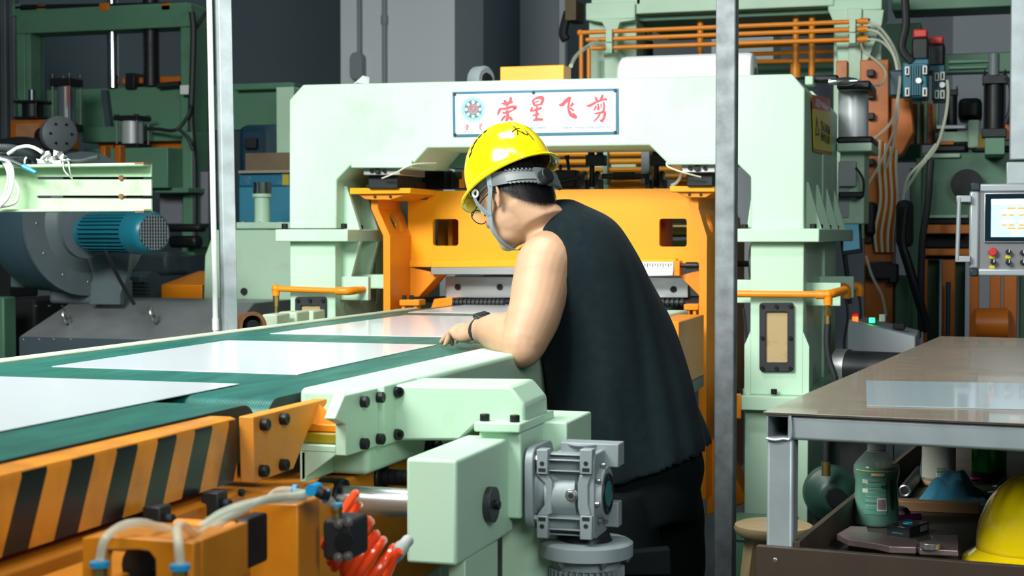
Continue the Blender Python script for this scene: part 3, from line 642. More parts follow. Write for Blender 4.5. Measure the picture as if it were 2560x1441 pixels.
# hazard stripes painted on the outer face
def stripes():
    m = bpy.data.materials.new('hazard_stripes'); m.use_nodes = True; nt = m.node_tree; N = nt.nodes; L = nt.links; b = N['Principled BSDF']
    tc = N.new('ShaderNodeTexCoord'); sp = N.new('ShaderNodeSeparateXYZ'); L.new(tc.outputs['Object'], sp.inputs[0])
    mz = N.new('ShaderNodeMath'); mz.operation = 'MULTIPLY'; mz.inputs[1].default_value = SLOPE; L.new(sp.outputs['Z'], mz.inputs[0])
    sb = N.new('ShaderNodeMath'); sb.operation = 'SUBTRACT'; L.new(sp.outputs['Y'], sb.inputs[0]); L.new(mz.outputs[0], sb.inputs[1])
    of = N.new('ShaderNodeMath'); of.operation = 'SUBTRACT'; of.inputs[1].default_value = OFFS; L.new(sb.outputs[0], of.inputs[0])
    dv = N.new('ShaderNodeMath'); dv.operation = 'DIVIDE'; dv.inputs[1].default_value = PERIOD; L.new(of.outputs[0], dv.inputs[0])
    fr = N.new('ShaderNodeMath'); fr.operation = 'FRACT'; L.new(dv.outputs[0], fr.inputs[0])
    lt = N.new('ShaderNodeMath'); lt.operation = 'LESS_THAN'; lt.inputs[1].default_value = .5; L.new(fr.outputs[0], lt.inputs[0])
    zz = N.new('ShaderNodeMath'); zz.operation = 'LESS_THAN'; zz.inputs[1].default_value = ZTOP; L.new(sp.outputs['Z'], zz.inputs[0])
    ml = N.new('ShaderNodeMath'); ml.operation = 'MULTIPLY'; L.new(lt.outputs[0], ml.inputs[0]); L.new(zz.outputs[0], ml.inputs[1])
    xx = N.new('ShaderNodeMath'); xx.operation = 'GREATER_THAN'; xx.inputs[1].default_value = XS1 - .012; L.new(sp.outputs['X'], xx.inputs[0])
    m3 = N.new('ShaderNodeMath'); m3.operation = 'MULTIPLY'; L.new(ml.outputs[0], m3.inputs[0]); L.new(xx.outputs[0], m3.inputs[1])
    no = N.new('ShaderNodeTexNoise'); no.inputs['Scale'].default_value = 12; no.inputs['Detail'].default_value = 8; L.new(tc.outputs['Object'], no.inputs[0])
    r = N.new('ShaderNodeValToRGB'); r.color_ramp.elements[0].color = (.52, .19, .02, 1); r.color_ramp.elements[1].color = (.82, .30, .02, 1); r.color_ramp.elements[0].position = .3; r.color_ramp.elements[1].position = .6
    L.new(no.outputs[0], r.inputs[0])
    mx = N.new('ShaderNodeMix'); mx.data_type = 'RGBA'; L.new(m3.outputs[0], mx.inputs['Factor']); L.new(r.outputs[0], mx.inputs['A']); mx.inputs['B'].default_value = (.007, .012, .012, 1)
    L.new(mx.outputs['Result'], b.inputs['Base Color']); b.inputs['Roughness'].default_value = .3
    return m
# stripe geometry read from the photograph: consecutive stripe feet along the face
sA = at(60, 1168, X=XS1); sB = at(10, 1370, X=XS1); s2 = at(183, 1137, X=XS1); sE = at(492, 1068, X=XS1)
SLOPE = (sA.y - sB.y) / (sA.z - sB.z); PERIOD = (sE.y - sA.y) / 4 * 1.0; ZTOP = 1.041
OFFS = sA.y - SLOPE * sA.z
HAZ = stripes()
pf = [(XB1 + .004, 1.046), (XS1 - .012, 1.046), (XS1 - .003, 1.043), (XS1, 1.035), (XS1, .938), (XB1 + .004, .938)]
MB().prism([Vector((x, -.6, z)) for x, z in pf], (0, 2.965, 0)).build('side_rail', HAZ, o1, 0, angle=50)
MB().box(-2.272, XB0 - .006, -.6, 2.58, .94, ZB + .006).build('side_rail', RAILC, o1, .005)
for y in (.2, 1.2):
    for x in (-2.25, -1.3): MB().box(x - .04, x + .04, y - .04, y + .04, 0, .94).build('leg', OR, o1, .004)
# white sheets on the belts
def sheet(pts, lab):
    P = [at(*q, Z=ZB + .0022) for q in pts]
    tag(MB().prism([Vector((p.x, p.y, ZB + .0005)) for p in P], (0, 0, .0016)).build('metal_sheet', WHT), lab, 'sheet', 'white coated sheets on the conveyor belts')
sheet([(130, 916), (568, 851), (1092, 862), (745, 936)], 'white sheet lying whole in the middle of the belt nearest post')
def sheetw(x0, x1, y0, y1, lab, dz=0):
    tag(MB().box(x0, x1, y0, y1, ZB + .0005 + dz, ZB + .002 + dz).build('metal_sheet', WHT), lab, 'sheet', 'white coated sheets on the conveyor belts')
sheetw(-2.10, -1.50, 4.345, 5.50, 'white sheet under the operator\'s hand')
sheetw(-2.17, -1.52, 5.72, 7.0, 'farthest white sheet coming out of the shear')
dA, dB = at(607, 960, Z=ZB + .003), at(0, 1076, Z=ZB + .003)
sheetw(-2.07, (dA.x + dB.x) / 2, 1.62, dA.y, 'white sheet closest to the hazard-striped rail', .001)
# ================================================================== FOREGROUND STEELWORK
def plate_x(name, pts, X, dX, m, par, bev=.003, holes=()):
    return MB().prism(PX(pts, X), (dX, 0, 0), [PX(h, X) for h in holes]).build(name, m, par, bev)
# orange junction plate with four bolts and its stop
XPp = -1.178
jp = thing('junction_plate', 'worn orange bolted end plate with stop lug beside the hazard stripes', 'plate', at(700, 1120, X=XPp))
a = PX([(633, 1043), (818, 998), (818, 1008), (772, 1076), (734, 1173), (637, 1209)], XPp)
WORN = mat('worn_orange_paint', (.62, .27, .05), .5, vary=.4, vscale=5, col2=(.80, .28, .015), bump=.15, bscale=150, dirt=(.25, .2, .14), dirt_amt=.4, dirt_scale=8)
MB().prism(a, (-.027, 0, 0)).build('plate', WORN, jp, .002)
for q in ((655, 1062), (703, 1048), (652, 1178), (703, 1163)): bolt(jp, at(*q, X=XPp), (1, 0, 0), .0105, .9)
g0 = at(797, 1010, X=XPp); g1 = at(797, 1050, X=XPp)
MB().add([g0, g1 + Vector((0, -.03, -.005)), g1 + Vector((0, .03, -.005)), g1 + Vector((.045, 0, -.005))], [(0, 1, 3), (0, 3, 2), (0, 2, 1), (1, 2, 3)]).build('gusset', OR, jp)
st = at(782, 1052, X=XPp); en = at(826, 1048, X=XPp)
MB().box(XPp - .01, XPp + .055, st.y - .0, en.y + .03, g1.z - .019, g1.z - .005).build('stop_plate', OR, jp, .002)
zz = g1.z - .019
YEL = mat('urethane_pad', (.30, .22, .01), .4)
tag(MB().box(XPp - .02, XPp + .065, st.y - .012, en.y + .035, zz - .02, zz - .0005).build('buffer_pad', YEL, None, .003), 'dark yellow buffer pad between orange and green stops', 'pad')
# green bolted plate and angle bracket
XG = -1.098
gp = thing('junction_plate', 'light green bolted end plate with angle bracket under the yellow pad', 'plate', at(900, 1050, X=XG))
MB().prism(PX([(862, 989), (945, 971), (945, 1117), (866, 1141), (866, 1062), (838, 1048)], XG), (-.022, 0, 0)).build('plate', G, gp, .002)
for q in ((904, 1005), (944, 994), (904, 1110), (944, 1098)): bolt(gp, at(*q, X=XG), (1, 0, 0), .0105, .9)
br0 = Vector((XPp - .02, st.y - .02, zz - .022))
MB().box(XPp - .015, XPp + .07, st.y - .025, en.y + .04, zz - .033, zz - .0205).build('angle_top', G, gp, .002)
MB().prism([Vector((XPp - .01, st.y - .025, zz - .033)), Vector((XPp + .06, st.y - .025, zz - .033)), Vector((XPp - .01, st.y - .025, zz - .085))], (0, .012, 0)).build('angle_web', G, gp)
MB().box(XPp - .015, XPp - .003, st.y - .025, en.y + .04, zz - .09, zz - .033).build('angle_leg', G, gp, .002)
# vertical clamp plate and cross beam
BY = 2.83
cb = thing('cross_beam', 'light green chamfered cross beam bolted beside the conveyor rail', 'beam', at(1150, 1100, Y=BY))
x0 = at(975, 1000, Y=BY).x
MB().box(x0 - .012, x0 + .012, BY - .06, BY + .12, .948, 1.064).build('end_plate', G, cb, .003)
bm_ = PY([(985, 963), (1275, 966), (1312, 1011), (1312, 1060), (1187, 1066), (1150, 1103), (978, 1103)], BY)
MB().prism(bm_, (0, .16, 0)).build('beam', G, cb, .006)
for q in ((991, 980), (991, 1086)): bolt(cb, at(*q, Y=BY - .0), (.75, -.65, 0), .0105, .9)
for q in ((985, 1000),): pass
xa, xb = at(1184, 1058, Y=2.78).x, at(1300, 1058, Y=2.78).x; za = at(1240, 1058, Y=2.78).z
MB().box(xa, xb, 2.78, 3.02, za - .018, za).build('foot_plate', G, cb, .003)
for q in (1212, 1287): bolt(cb, Vector((at(q, 1050, Y=2.805).x, 2.805, za)), (0, 0, 1), .0095, 1.0)
# slide block with the disc, pedestal
sb = thing('slide_block', 'light green rectangular block with round disc in front of the cross beam', 'block', at(1080, 1417, Y=2.5))
a = at(1015, 1150, Y=2.5); b = at(1142, 1417, Y=2.5)
MB().box(a.x, b.x, 2.5, 2.83, b.z, a.z + .003).build('body', G, sb, .006, 3)
MB().box(xa + .004, xb - .004, 2.80, 3.04, b.z + .03, za - .0185).build('pedestal', G, sb, .004)
MB().box(xb - .05, xb + .045, 2.95, 3.15, b.z + .03, at(1400, 1056, Y=2.95).z).build('pedestal', G, sb, .004)
c = at(1219, 1262, X=b.x)
dk = MB().cyl(c, c + Vector((.014, 0, 0)), .0325, n=36).build('disc', mat('dark_disc', (.05, .06, .06), .4, .5), sb, .001)
bolt(dk, c + Vector((.014, 0, 0)), (1, 0, 0), .0085, .8)
MB().box(a.x + .055, b.x - .005, 2.56, 2.75, 0, b.z).build('stand', G, sb, .003)
MB().box(xa + .03, xb + .05, 2.86, 3.1, 0, b.z + .03).build('stand', G, sb, .003)
# chrome guide rod, collar, screw
gr = thing('guide_rod', 'shiny chrome guide rod with black collar entering the green block', 'rod', at(930, 1250, Y=2.64))
a1 = at(845, 1250, Y=2.66); b1 = Vector((a.x + .01, 2.66, a1.z))
MB().cyl(a1, b1, .0275, n=32).build('rod', mat('satin_chrome', (.80, .81, .82), .24, .85), gr)
MB().cyl(a1 - Vector((.035, 0, 0)), a1 + Vector((.012, 0, 0)), .04, n=28).build('collar', BLK, gr, .003)
for k in range(6):
    t_ = k * math.pi / 3 + .3; bolt(gr, a1 + Vector((.012, .032 * math.cos(t_), .032 * math.sin(t_))), (1, 0, 0), .005, .8)
a2 = at(945, 1192, Y=2.86); b2 = Vector((a.x + .03, 2.86, a2.z)); mb = MB(); n = 16
sc = thing('lead_screw', 'black greased lead screw above the chrome rod', 'screw', a2)
for i in range(n):
    p, q = a2.lerp(b2, i / n), a2.lerp(b2, (i + .9) / n); mb.cyl(p, q, .016, .016, n=14)
mb.cyl(a2, b2, .013); o = mb.build('thread', BLK, sc); o['kind'] = 'stuff'
MB().cyl(a2 - Vector((.04, 0, 0)), a2 + Vector((.012, 0, 0)), .034, n=26).build('collar', BLK, sc, .003)
mb = at(1055, 1120, Y=3.05)
tag(MB().cyl(mb - Vector((.03, 0, 0)), mb + Vector((.03, 0, 0)), .032, n=24).cyl(mb + Vector((.03, 0, 0)), mb + Vector((.04, 0, 0)), .018, n=18).build('bearing_hub', BLK), 'black bearing hub under the cross beam', 'hub')
# orange lower beam that carries it all
lb = thing('base_beam', 'long oily orange base beam below the hazard stripes', 'beam', (-1.25, 2.6, 0))
OILY = mat('oily_orange_paint', (.72, .24, .012), .33, vary=.35, vscale=6, bump=.1, dirt=(.02, .014, .01), dirt_amt=.9, dirt_scale=4)
MB().box(-1.5, -1.145, 2.35, 3.7, .62, .895).build('beam', OILY, lb, .006)
MB().box(-1.5, -1.185, .2, 2.36, .86, .925).build('channel_flange', OILY, lb, .006)
MB().box(-1.5, -1.20, .2, 2.36, .62, .86).build('channel_web', OILY, lb, .004)
MB().box(-1.46, -1.3, 1.9, 2.1, 0, .62).build('leg', OILY, lb)
MB().box(-1.46, -1.3, 3.2, 3.4, 0, .62).build('leg', OILY, lb)
# lower-left bracket block
q0 = at(22, 1390, Y=1.62); q1 = at(205, 1350, Y=1.62)
bk = thing('bracket_block', 'orange bracket block under the striped rail at the picture corner', 'bracket', q0)
MB().box(q0.x, q1.x, 1.62, 1.85, .80, .925).build('block', OILY, bk, .006)
# orange box with keyhole slot
b3 = thing('cylinder_bracket', 'orange bracket with rounded slot holding two clear hoses', 'bracket', at(300, 1400, Y=1.6))
pts = [(205, 1441 + 60), (205, 1345), (262, 1340), (484, 1358), (484, 1441 + 60), (390, 1441 + 60), (388, 1400), (372, 1380), (345, 1376), (265, 1376), (258, 1400), (258, 1441 + 60)]
MB().prism(PY(pts, 1.62), (0, .02, 0)).build('front_plate', OILY, b3, .002)
MB().prism(PY([(205, 1345), (262, 1340), (484, 1358), (484, 1375), (205, 1360)], 1.64), (0, .10, 0)).build('top_plate', OILY, b3, .002)
e0, e1 = at(484, 1358, Y=1.62), at(484, 1500, Y=1.62)
MB().box(e0.x - .012, e0.x, 1.64, 1.76, e1.z, e0.z).build('side_plate', OILY, b3, .002)
hc = at(368, 1405, Y=1.66); MB().cyl(hc, hc + Vector((0, .05, 0)), .012).build('pivot_pin', BLK, b3)
fc = at(325, 1430, Y=1.70); MB().cyl(fc + Vector((0, .03, 0)), fc + Vector((0, .06, 0)), .03).build('shadowed_piston', DRK, b3)
# cylinder tube with black flange
cy = thing('air_cylinder', 'orange cylinder tube with square black flange below the clear hoses', 'cylinder', at(600, 1330, Y=1.95))
c0 = at(540, 1345, Y=1.93); c1 = at(632, 1322, Y=1.93); c1.z = c0.z
MB().cyl(c0 - Vector((.06, 0, 0)), c1, .0235, n=28).build('tube', OR, cy)
MB().prism([c1 + Vector((-.012, y, z)) for y, z in rrect(-.03, -.034, .03, .034, .006)], (.02, 0, 0)).build('flange', BLK, cy, .002)
MB().torus(c1 + Vector((-.014, 0, 0)), (1, 0, 0), .026, .002).build('ring', STL, cy)
# orange box carrying the valve
XV0 = at(655, 1262, Y=2.02).x; XV1 = at(745, 1262, Y=2.02).x; ztv = at(745, 1262, Y=2.02).z
b4 = thing('valve_box', 'orange steel box standing before the red coiled hose', 'box', (XV1, 2.1, 0))
dv = at(800, 1250, X=XV1).y
MB().box(XV0 - .02, XV1, 2.02, dv, .70, ztv).build('body', OILY, b4, .003)
for q in ((545, 1258), (400, 1298)):
    pass
for k, q in enumerate(((545, 1262), (400, 1300))):
    c = at(*q, X=-1.165)
    t = thing('stop_block', ('black clamp block with socket bolt above the orange cylinder tube', 'black clamp block with socket bolt on the channel over the slotted bracket')[k], 'clamp', c)
    MB().box(c.x - .03, c.x, c.y - .0, c.y + .035, c.z - .02, c.z + .018).build('block', RUB, t, .003)
    bolt(t, c + Vector((0, .018, -.004)), (1, 0, 0), .010, .9)
for q in ((600, 1232), (560, 1388), (130 + 390, 1420)):
    pass
bolt(lb, at(600, 1232, X=-1.185), (1, 0, 0), .006, .8)
bolt(cy, at(566, 1390, Y=1.96), (0, -1, 0), .010, .8)
# black valve body
VY = 2.06
vb = thing('air_valve', 'black square air valve with four bolts on the orange box', 'valve', at(845, 1345, Y=VY))
va, vz = at(806, 1300, Y=VY), at(876, 1405, Y=VY)
MB().prism([Vector((va.x + x * (vz.x - va.x), VY, vz.z + z * (va.z - vz.z))) for x, z in rrect(0, 0, 1, 1, .14)], (0, .07, 0)).build('body', RUB, vb, .004)
for u, v in ((.62, .92), (1.0, .98), (.62, .08), (1.0, .14)):
    bolt(vb, Vector((va.x + u * (vz.x - va.x) * .92, VY - .001, vz.z + v * (va.z - vz.z))), (0, -1, 0), .0055, .8, HEX)
c = Vector((va.x + .85 * (vz.x - va.x), VY, (va.z + vz.z) / 2)); MB().cyl(c, c + Vector((0, -.006, 0)), .014, n=24).build('cap', BLK, vb)
f0 = at(842, 1300, Y=VY + .03); MB().cyl(f0, f0 + Vector((0, 0, .014)), .008).cyl(f0 + Vector((0, 0, .014)), f0 + Vector((0, 0, .02)), .009).build('fitting', BRASS, vb)
MB().cyl(f0 + Vector((0, 0, .02)), f0 + Vector((0, 0, .024)), .009).build('collar', BLUP, vb)
# clear hoses
def hose(label, pix, r, Ys, m=CLR, name='clear_hose'):
    P = [at(x, y, Y=Ys[i] if isinstance(Ys, (list, tuple)) else Ys) for i, (x, y) in enumerate(pix)]
    return tag(MB().tube(P, r, 10, 8).build(name, m), label, 'hose')
hose('clear hose arching from the first brass fitting to the bundle', [(250, 1400), (262, 1350), (300, 1318), (350, 1308), (400, 1320), (460, 1335), (500, 1320), (560, 1280), (640, 1255), (740, 1250), (770, 1230)], .0055, [1.6, 1.6, 1.62, 1.64, 1.68, 1.72, 1.76, 1.82, 1.9, 2.0, 2.02])
hose('clear hose running straight along the bundle to the blue tee', [(430, 1330), (480, 1328), (540, 1295), (620, 1262), (700, 1246), (760, 1236), (785, 1222)], .005, [1.7, 1.74, 1.79, 1.86, 1.95, 2.0, 2.0])
hose('clear hose rising from the second brass fitting', [(450, 1410), (446, 1360), (442, 1325), (455, 1312), (485, 1335), (520, 1325), (580, 1290), (660, 1250), (740, 1240), (775, 1232)], .0058, [1.58, 1.58, 1.6, 1.63, 1.68, 1.74, 1.82, 1.9, 2.0, 2.03])
hose('short clear hose looping behind the orange box', [(668, 1252), (690, 1230), (720, 1226), (750, 1232), (775, 1236)], .0055, [2.12, 2.12, 2.1, 2.06, 2.03])
hose('short clear hose dropping from blue tee to the valve', [(805, 1238), (822, 1248), (834, 1262), (840, 1274)], .0055, [2.03, 2.05, 2.07, 2.09])
hose('orange red hose leaving the grey coupling beside the green block', [(965, 1441), (975, 1420), (985, 1395), (1000, 1378)], .0075, 2.3, REDH, 'air_hose')
te = thing('tube_tee', 'blue and black push-in tube tee above the red coil', 'fitting', at(785, 1225, Y=2.0))
c = at(785, 1224, Y=2.0); MB().cyl(c - Vector((0, .012, 0)), c + Vector((0, .012, 0)), .0085).build('collar', BLUP, te)
MB().tube([c, at(798, 1232, Y=2.0), at(815, 1240, Y=2.02)], .008, 10).build('body', RUB, te)
c = at(815, 1241, Y=2.02); MB().cyl(c, at(820, 1243, Y=2.02), .0105).build('collar', BLUP, te)
MB().cyl(at(733, 1228, Y=2.08), at(742, 1230, Y=2.08), .010).build('collar', BLUP, te)
for k, (x, y, Y) in enumerate(((249, 1405, 1.6), (450, 1412, 1.58))):
    c = at(x, y, Y=Y)
    t = thing('hose_fitting', ('brass hose fitting with blue collar under the first hose', 'brass hose fitting with blue collar under the upright hose')[k], 'fitting', c)
    MB().cyl(c - Vector((0, 0, .006)), c, .0115, n=18).build('collar', BLUP, t)
    MB().cyl(c - Vector((0, 0, .03)), c - Vector((0, 0, .006)), .009, n=6).build('body', BRASS, t)
    MB().box(c.x - .04, c.x + .03, Y - .03, Y + .04, c.z - .06, c.z - .03).build('head', ALU, t, .003)
# red coiled hose: one long helix that sags
P = []; jit = random.Random(5)
ca = at(834, 1300, Y=2.24); cbb = at(962, 1425, Y=2.32); turns = 9
for i in range(turns * 18 + 1):
    s_ = i / (turns * 18); t_ = 2 * math.pi * i / 18
    ctr = ca.lerp(cbb, s_ ** .9) + Vector((0, 0, -.018 * math.sin(math.pi * s_)))
    ax = Vector((.80, .15, -.55)).normalized(); _, u, w = frame_of(ax)
    R = .046 * (1 - .10 * s_) * (1 + .10 * math.sin(i * .37)); ctr = ctr + Vector((.004 * math.sin(i * .21), 0, .006 * math.sin(i * .13)))
    P.append(ctr + (u * math.cos(t_) + w * math.sin(t_)) * R)
tag(MB().tube(P, .0075, 10).build('coiled_hose', REDH), 'orange red coiled air hose hanging behind the black valve', 'hose')
cp = thing('hose_coupling', 'grey hose coupling with blue ring beside the green block', 'fitting', at(1000, 1370, Y=2.32))
c0, c1 = at(985, 1392, Y=2.3), at(1020, 1352, Y=2.36)
MB().cyl(c0, c0.lerp(c1, .12), .0115).build('ring', BLUP, cp)
MB().cyl(c0.lerp(c1, .12), c0.lerp(c1, .55), .0125, n=16).cyl(c0.lerp(c1, .55), c1, .010, n=16).build('body', mat('grey_fitting', (.45, .48, .45), .4), cp)

# ------------------------------------------------------------------ worm gear motor
GYY = 2.80
gm = thing('gear_motor', 'grey cast worm gear reducer standing on a finned vertical motor', 'gear motor', at(1465, 1440, Y=2.88))
def gp_(x, y, Y=GYY): return at(x, y, Y=Y)
def gbox(name, x0, y0, x1, y1, Y0, dY, m=ALU, bev=.002, par=None):
    a, b = gp_(x0, y0, Y0), gp_(x1, y1, Y0)
    return MB().box(a.x, b.x, Y0, Y0 + dY, b.z, a.z).build(name, m, par or gm, bev)
gbox('housing', 1368, 1140, 1462, 1335, GYY + .022, .11)
for x0, x1 in ((1341, 1369), (1449, 1480)):
    for y0, y1 in ((1124, 1188), (1290, 1348 if x0 < 1400 else 1352)):
        ft = gbox('mounting_lug', x0, y0, x1, y1, GYY, .028, ALU, .002)
        yc = y0 + (36 if y0 < 1200 else 27); cc = gp_((x0 + x1) / 2, yc)
        MB().cyl(cc + Vector((0, -.0005, 0)), cc + Vector((0, .002, 0)), .0045, n=16).build('bolt_hole', DRK, ft)
        yr = y0 + (52 if y0 < 1200 else 9); cc = gp_((x0 + x1) / 2, yr); MB().box(cc.x - .007, cc.x + .007, GYY - .0005, GYY + .002, cc.z - .0035, cc.z + .0035).build('slot', DRK, ft)
# side ribs joining the lugs (waisted)
MB().prism(PY([(1341, 1188), (1369, 1188), (1380, 1205), (1380, 1285), (1369, 1290), (1341, 1290), (1362, 1262), (1366, 1230), (1362, 1210)], GYY + .006), (0, .03, 0)).build('rib', ALU, gm, .002)
MB().prism(PY([(1449, 1188), (1476, 1188), (1470, 1215), (1470, 1262), (1478, 1290), (1449, 1290), (1444, 1270), (1444, 1210)], GYY + .006), (0, .03, 0)).build('rib', ALU, gm, .002)
for y in (1152, 1179, 1298, 1326): gbox('rib', 1369, y - 3, 1449, y + 3, GYY + .004, .03)
gbox('rib', 1369, 1134, 1450, 1142, GYY + .012, .03); gbox('rib', 1369, 1334, 1450, 1342, GYY + .012, .03)
a, b = gp_(1376, 1238, GYY + .05), gp_(1450, 1238, GYY + .05)
MB().cyl(a, b, .044, n=40).build('worm_barrel', ALU, gm)
c = gp_(1428, 1240, GYY + .006); pl = MB().cyl(c + Vector((0, .02, 0)), c, .0125, n=24).cyl(c, c + Vector((0, -.004, 0)), .010, n=6).build('oil_plug', STL, gm, .001)
MB().cyl(c + Vector((0, -.0045, 0)), c + Vector((0, -.003, 0)), .005, n=6).build('hex_socket', DRK, pl)
# input flange to the green block
fl = MB().prism([Vector((b_x, y, z)) for b_x, y, z in [(xb + .004, GYY + .07 + yy, gp_(1300, 1222).z + zz_) for yy, zz_ in rrect(-.075, -.078, .075, .078, .03)]], (.016, 0, 0)).build('input_flange', ALU, gm, .002)
cz = gp_(1300, 1222).z
MB().lathe((xb + .02, GYY + .07, cz), (1, 0, 0), [(0, .062), (.02, .056), (.05, .050), (.075, .048)], 36).build('input_bell', ALU, gm)
for yy, zz_ in ((-.055, .055), (-.055, -.058)): bolt(gm, (xb + .02, GYY + .07 + yy, cz + zz_), (1, 0, 0), .008, .9, HEX)
# output side with round seal
xs_ = gp_(1480, 1240, GYY).x
od = gp_(1500, 1235, GYY + .06)
MB().prism([Vector((xs_ - .01, y, z)) for y, z in [(GYY + .065 + yy, od.z + zz_) for yy, zz_ in rrect(-.055, -.08, .055, .08, .02)]], (.012, 0, 0)).build('side_cover', ALU, gm, .002)
cc = Vector((xs_ + .002, GYY + .065, od.z))
MB().lathe(cc, (1, 0, 0), [(0, .052), (.012, .05), (.012, .036)], 36).build('output_flange', ALU, gm)
MB().torus(cc + Vector((.012, 0, 0)), (1, 0, 0), .036, .004).build('retainer_ring', BLK, gm)
MB().cyl(cc, cc + Vector((.0135, 0, 0)), .03, n=32).build('seal', DRK, gm)
MB().cyl(cc, cc + Vector((.015, 0, 0)), .024, n=32).build('seal_cap', mat('teal_seal', (.02, .16, .18), .4), gm)
for k in range(8):
    t_ = k * math.pi / 4 + .2; bolt(gm, cc + Vector((.004, .056 * math.cos(t_), .056 * math.sin(t_))), (1, 0, 0), .0045, 1.0, m=STL)
# upper rear output face and rear lug
gbox('rear_flange', 1402, 1106, 1546, 1170, GYY + .09, .05, ALU, .002)
gbox('rear_lug', 1500, 1255, 1546, 1320, GYY + .1, .03, ALU, .002)
t0 = gp_(1462, 1112, GYY + .11); MB().cyl(t0, t0 + Vector((0, 0, .004)), .035, n=32).build('top_boss', ALU, gm, .001)
# motor flange and finned motor below
mc = gp_(1466, 1350, 2.875); R = .089
MB().lathe((mc.x, mc.y, mc.z - .030), (0, 0, 1), [(0, R - .006), (.002, R), (.026, R), (.030, R - .006)], 56).build('motor_flange', ALU, gm)
MB().lathe((mc.x, mc.y, mc.z), (0, 0, 1), [(0, .05), (.012, .045)], 32).build('flange_neck', BLK, gm)
MB().cyl((mc.x, mc.y, mc.z - .03), (mc.x, mc.y, mc.z - .26), .060, n=40).build('motor_barrel', ALU, gm)
MB().cyl((mc.x, mc.y, mc.z - .034), (mc.x, mc.y, mc.z - .05), .066, n=40).build('motor_collar', ALU, gm)
fin = MB().box(.055, .073, -.0014, .0014, -.26, -.05).mesh('cooling_fin'); fin.materials.append(ALU)
for k in range(36):
    o = bpy.data.objects.new('cooling_fin', fin); COL.objects.link(o); o.parent = gm; o.matrix_parent_inverse = wloc(gm).inverted()
    o.matrix_basis = Matrix.Translation((mc.x, mc.y, mc.z)) @ Matrix.Rotation(2 * math.pi * k / 36, 4, 'Z')
for k in range(6):
    t_ = k * math.pi / 3 + .15; bolt(gm, (mc.x + .078 * math.cos(t_), mc.y + .078 * math.sin(t_), mc.z - .030), (0, 0, -1), .006, 1.4, HEX)
# ================================================================== POSTS AND LEFT CHANNEL
def bxY(name, x0, y0, x1, y1, Y, dY, m, par=None, bev=.003):
    a, b = at(x0, y0, Y=Y), at(x1, y1, Y=Y)
    return MB().box(a.x, b.x, Y, Y + dY, b.z, a.z).build(name, m, par, bev)
def cylZ(name, px, y0, y1, rpx, Y, m, par=None, n=20):
    a, b = at(px, y0, Y=Y), at(px, y1, Y=Y); r = abs(at(px + rpx, y0, Y=Y).x - a.x); b.x = a.x
    return MB().cyl(a, b, r, n=n).build(name, m, par)
def cylXY(name, p0, p1, r, Y, m, par=None, n=16):
    return MB().cyl(at(*p0, Y=Y), at(*p1, Y=Y), r, n=n).build(name, m, par)
# right post: weathered square tube
a = at(1786, 800, Y=4.7); b = at(1826, 800, Y=4.7)
rp = thing('steel_post', 'dark weathered galvanised square post beside the operator', 'post', (a.x, 4.7, 0))
w = b.x - a.x + .012
MB().box(a.x, a.x + w, 4.7, 4.7 + w, 0.01, 3.6).build('tube', GALD, rp, .005)
MB().box(a.x - .05, a.x + w + .05, 4.65, 4.75 + w, 0, .01).build('base_plate', GALD, rp)
# left post: galvanised, set cornerwise, with white pipe
c = at(572, 830, Y=4.8); lean = (at(556, 0, Y=4.8) - at(572, 830, Y=4.8)).x / (at(556, 0, Y=4.8) - at(572, 830, Y=4.8)).z
lp = thing('steel_post', 'bright galvanised post standing behind the far conveyor rail', 'post', (c.x, 4.8, 0))
pr = [Vector((c.x + x, 4.8 + y, 0)) for x, y in ((-.035, .006), (-.002, -.024), (.031, .008), (-.002, .038))]
MB().prism([p - Vector((lean * c.z, 0, 0)) for p in pr], (lean * 3.6, 0, 3.6)).build('tube', GAL, lp, .003)
MB().prism([p - Vector((lean * c.z, 0, 0)) for p in [Vector((c.x - .08, 4.74, 0)), Vector((c.x + .08, 4.74, 0)), Vector((c.x + .08, 4.88, 0)), Vector((c.x - .08, 4.88, 0))]], (0, 0, .012)).build('base_plate', GAL, lp)
q = at(541, 830, Y=4.78)
wp = thing('conduit_pipe', 'white plastic conduit pipe strapped to the bright post', 'pipe', (q.x, 4.78, 0))
l2 = (at(525, 0, Y=4.78) - q).x / (at(525, 0, Y=4.78) - q).z
f = lambda z: Vector((q.x + l2 * (z - q.z), 4.775, z))
MB().cyl(f(.0), f(3.6), .0095, n=16).build('pipe', PLW, wp)
MB().cyl(f(1.03), f(1.07), .0115, n=16).build('coupling', PLW, wp)
# slotted channel arm
CY = 4.3
ca_ = thing('channel_arm', 'pale green slotted channel arm with cables lying on top', 'beam', at(190, 530, Y=CY))
e = lambda x, y: at(x, y, Y=CY)
x0, x1 = e(-120, 470).x, e(378, 470).x
zT, zB = e(190, 412).z, e(190, 530).z
wb = [Vector((x0, CY, zB)), Vector((x1, CY, zB)), Vector((x1, CY, e(378, 497).z)), Vector((e(95, 496).x, CY, e(95, 496).z)), Vector((e(91, 492).x, CY, e(91, 492).z)), Vector((e(95, 489).x, CY, e(95, 489).z)), Vector((x1, CY, e(378, 489).z)),
      Vector((x1, CY, e(378, 449).z)), Vector((e(95, 449).x, CY, e(95, 449).z)), Vector((e(91, 445).x, CY, e(91, 445).z)), Vector((e(95, 442).x, CY, e(95, 442).z)), Vector((x1, CY, e(378, 442).z)), Vector((x1, CY, zT)), Vector((x0, CY, zT))]
CHG = mat('pale_green_paint', (.40, .60, .37), .42, vary=.08, vscale=4, dirt=(.14, .10, .06), dirt_amt=.5, dirt_scale=7)
MB().prism(wb, (0, .007, 0)).build('web', CHG, ca_)
MB().box(x0, x1, CY - .045, CY, zB - .001, zB + .009).build('bottom_flange', CHG, ca_, .003)
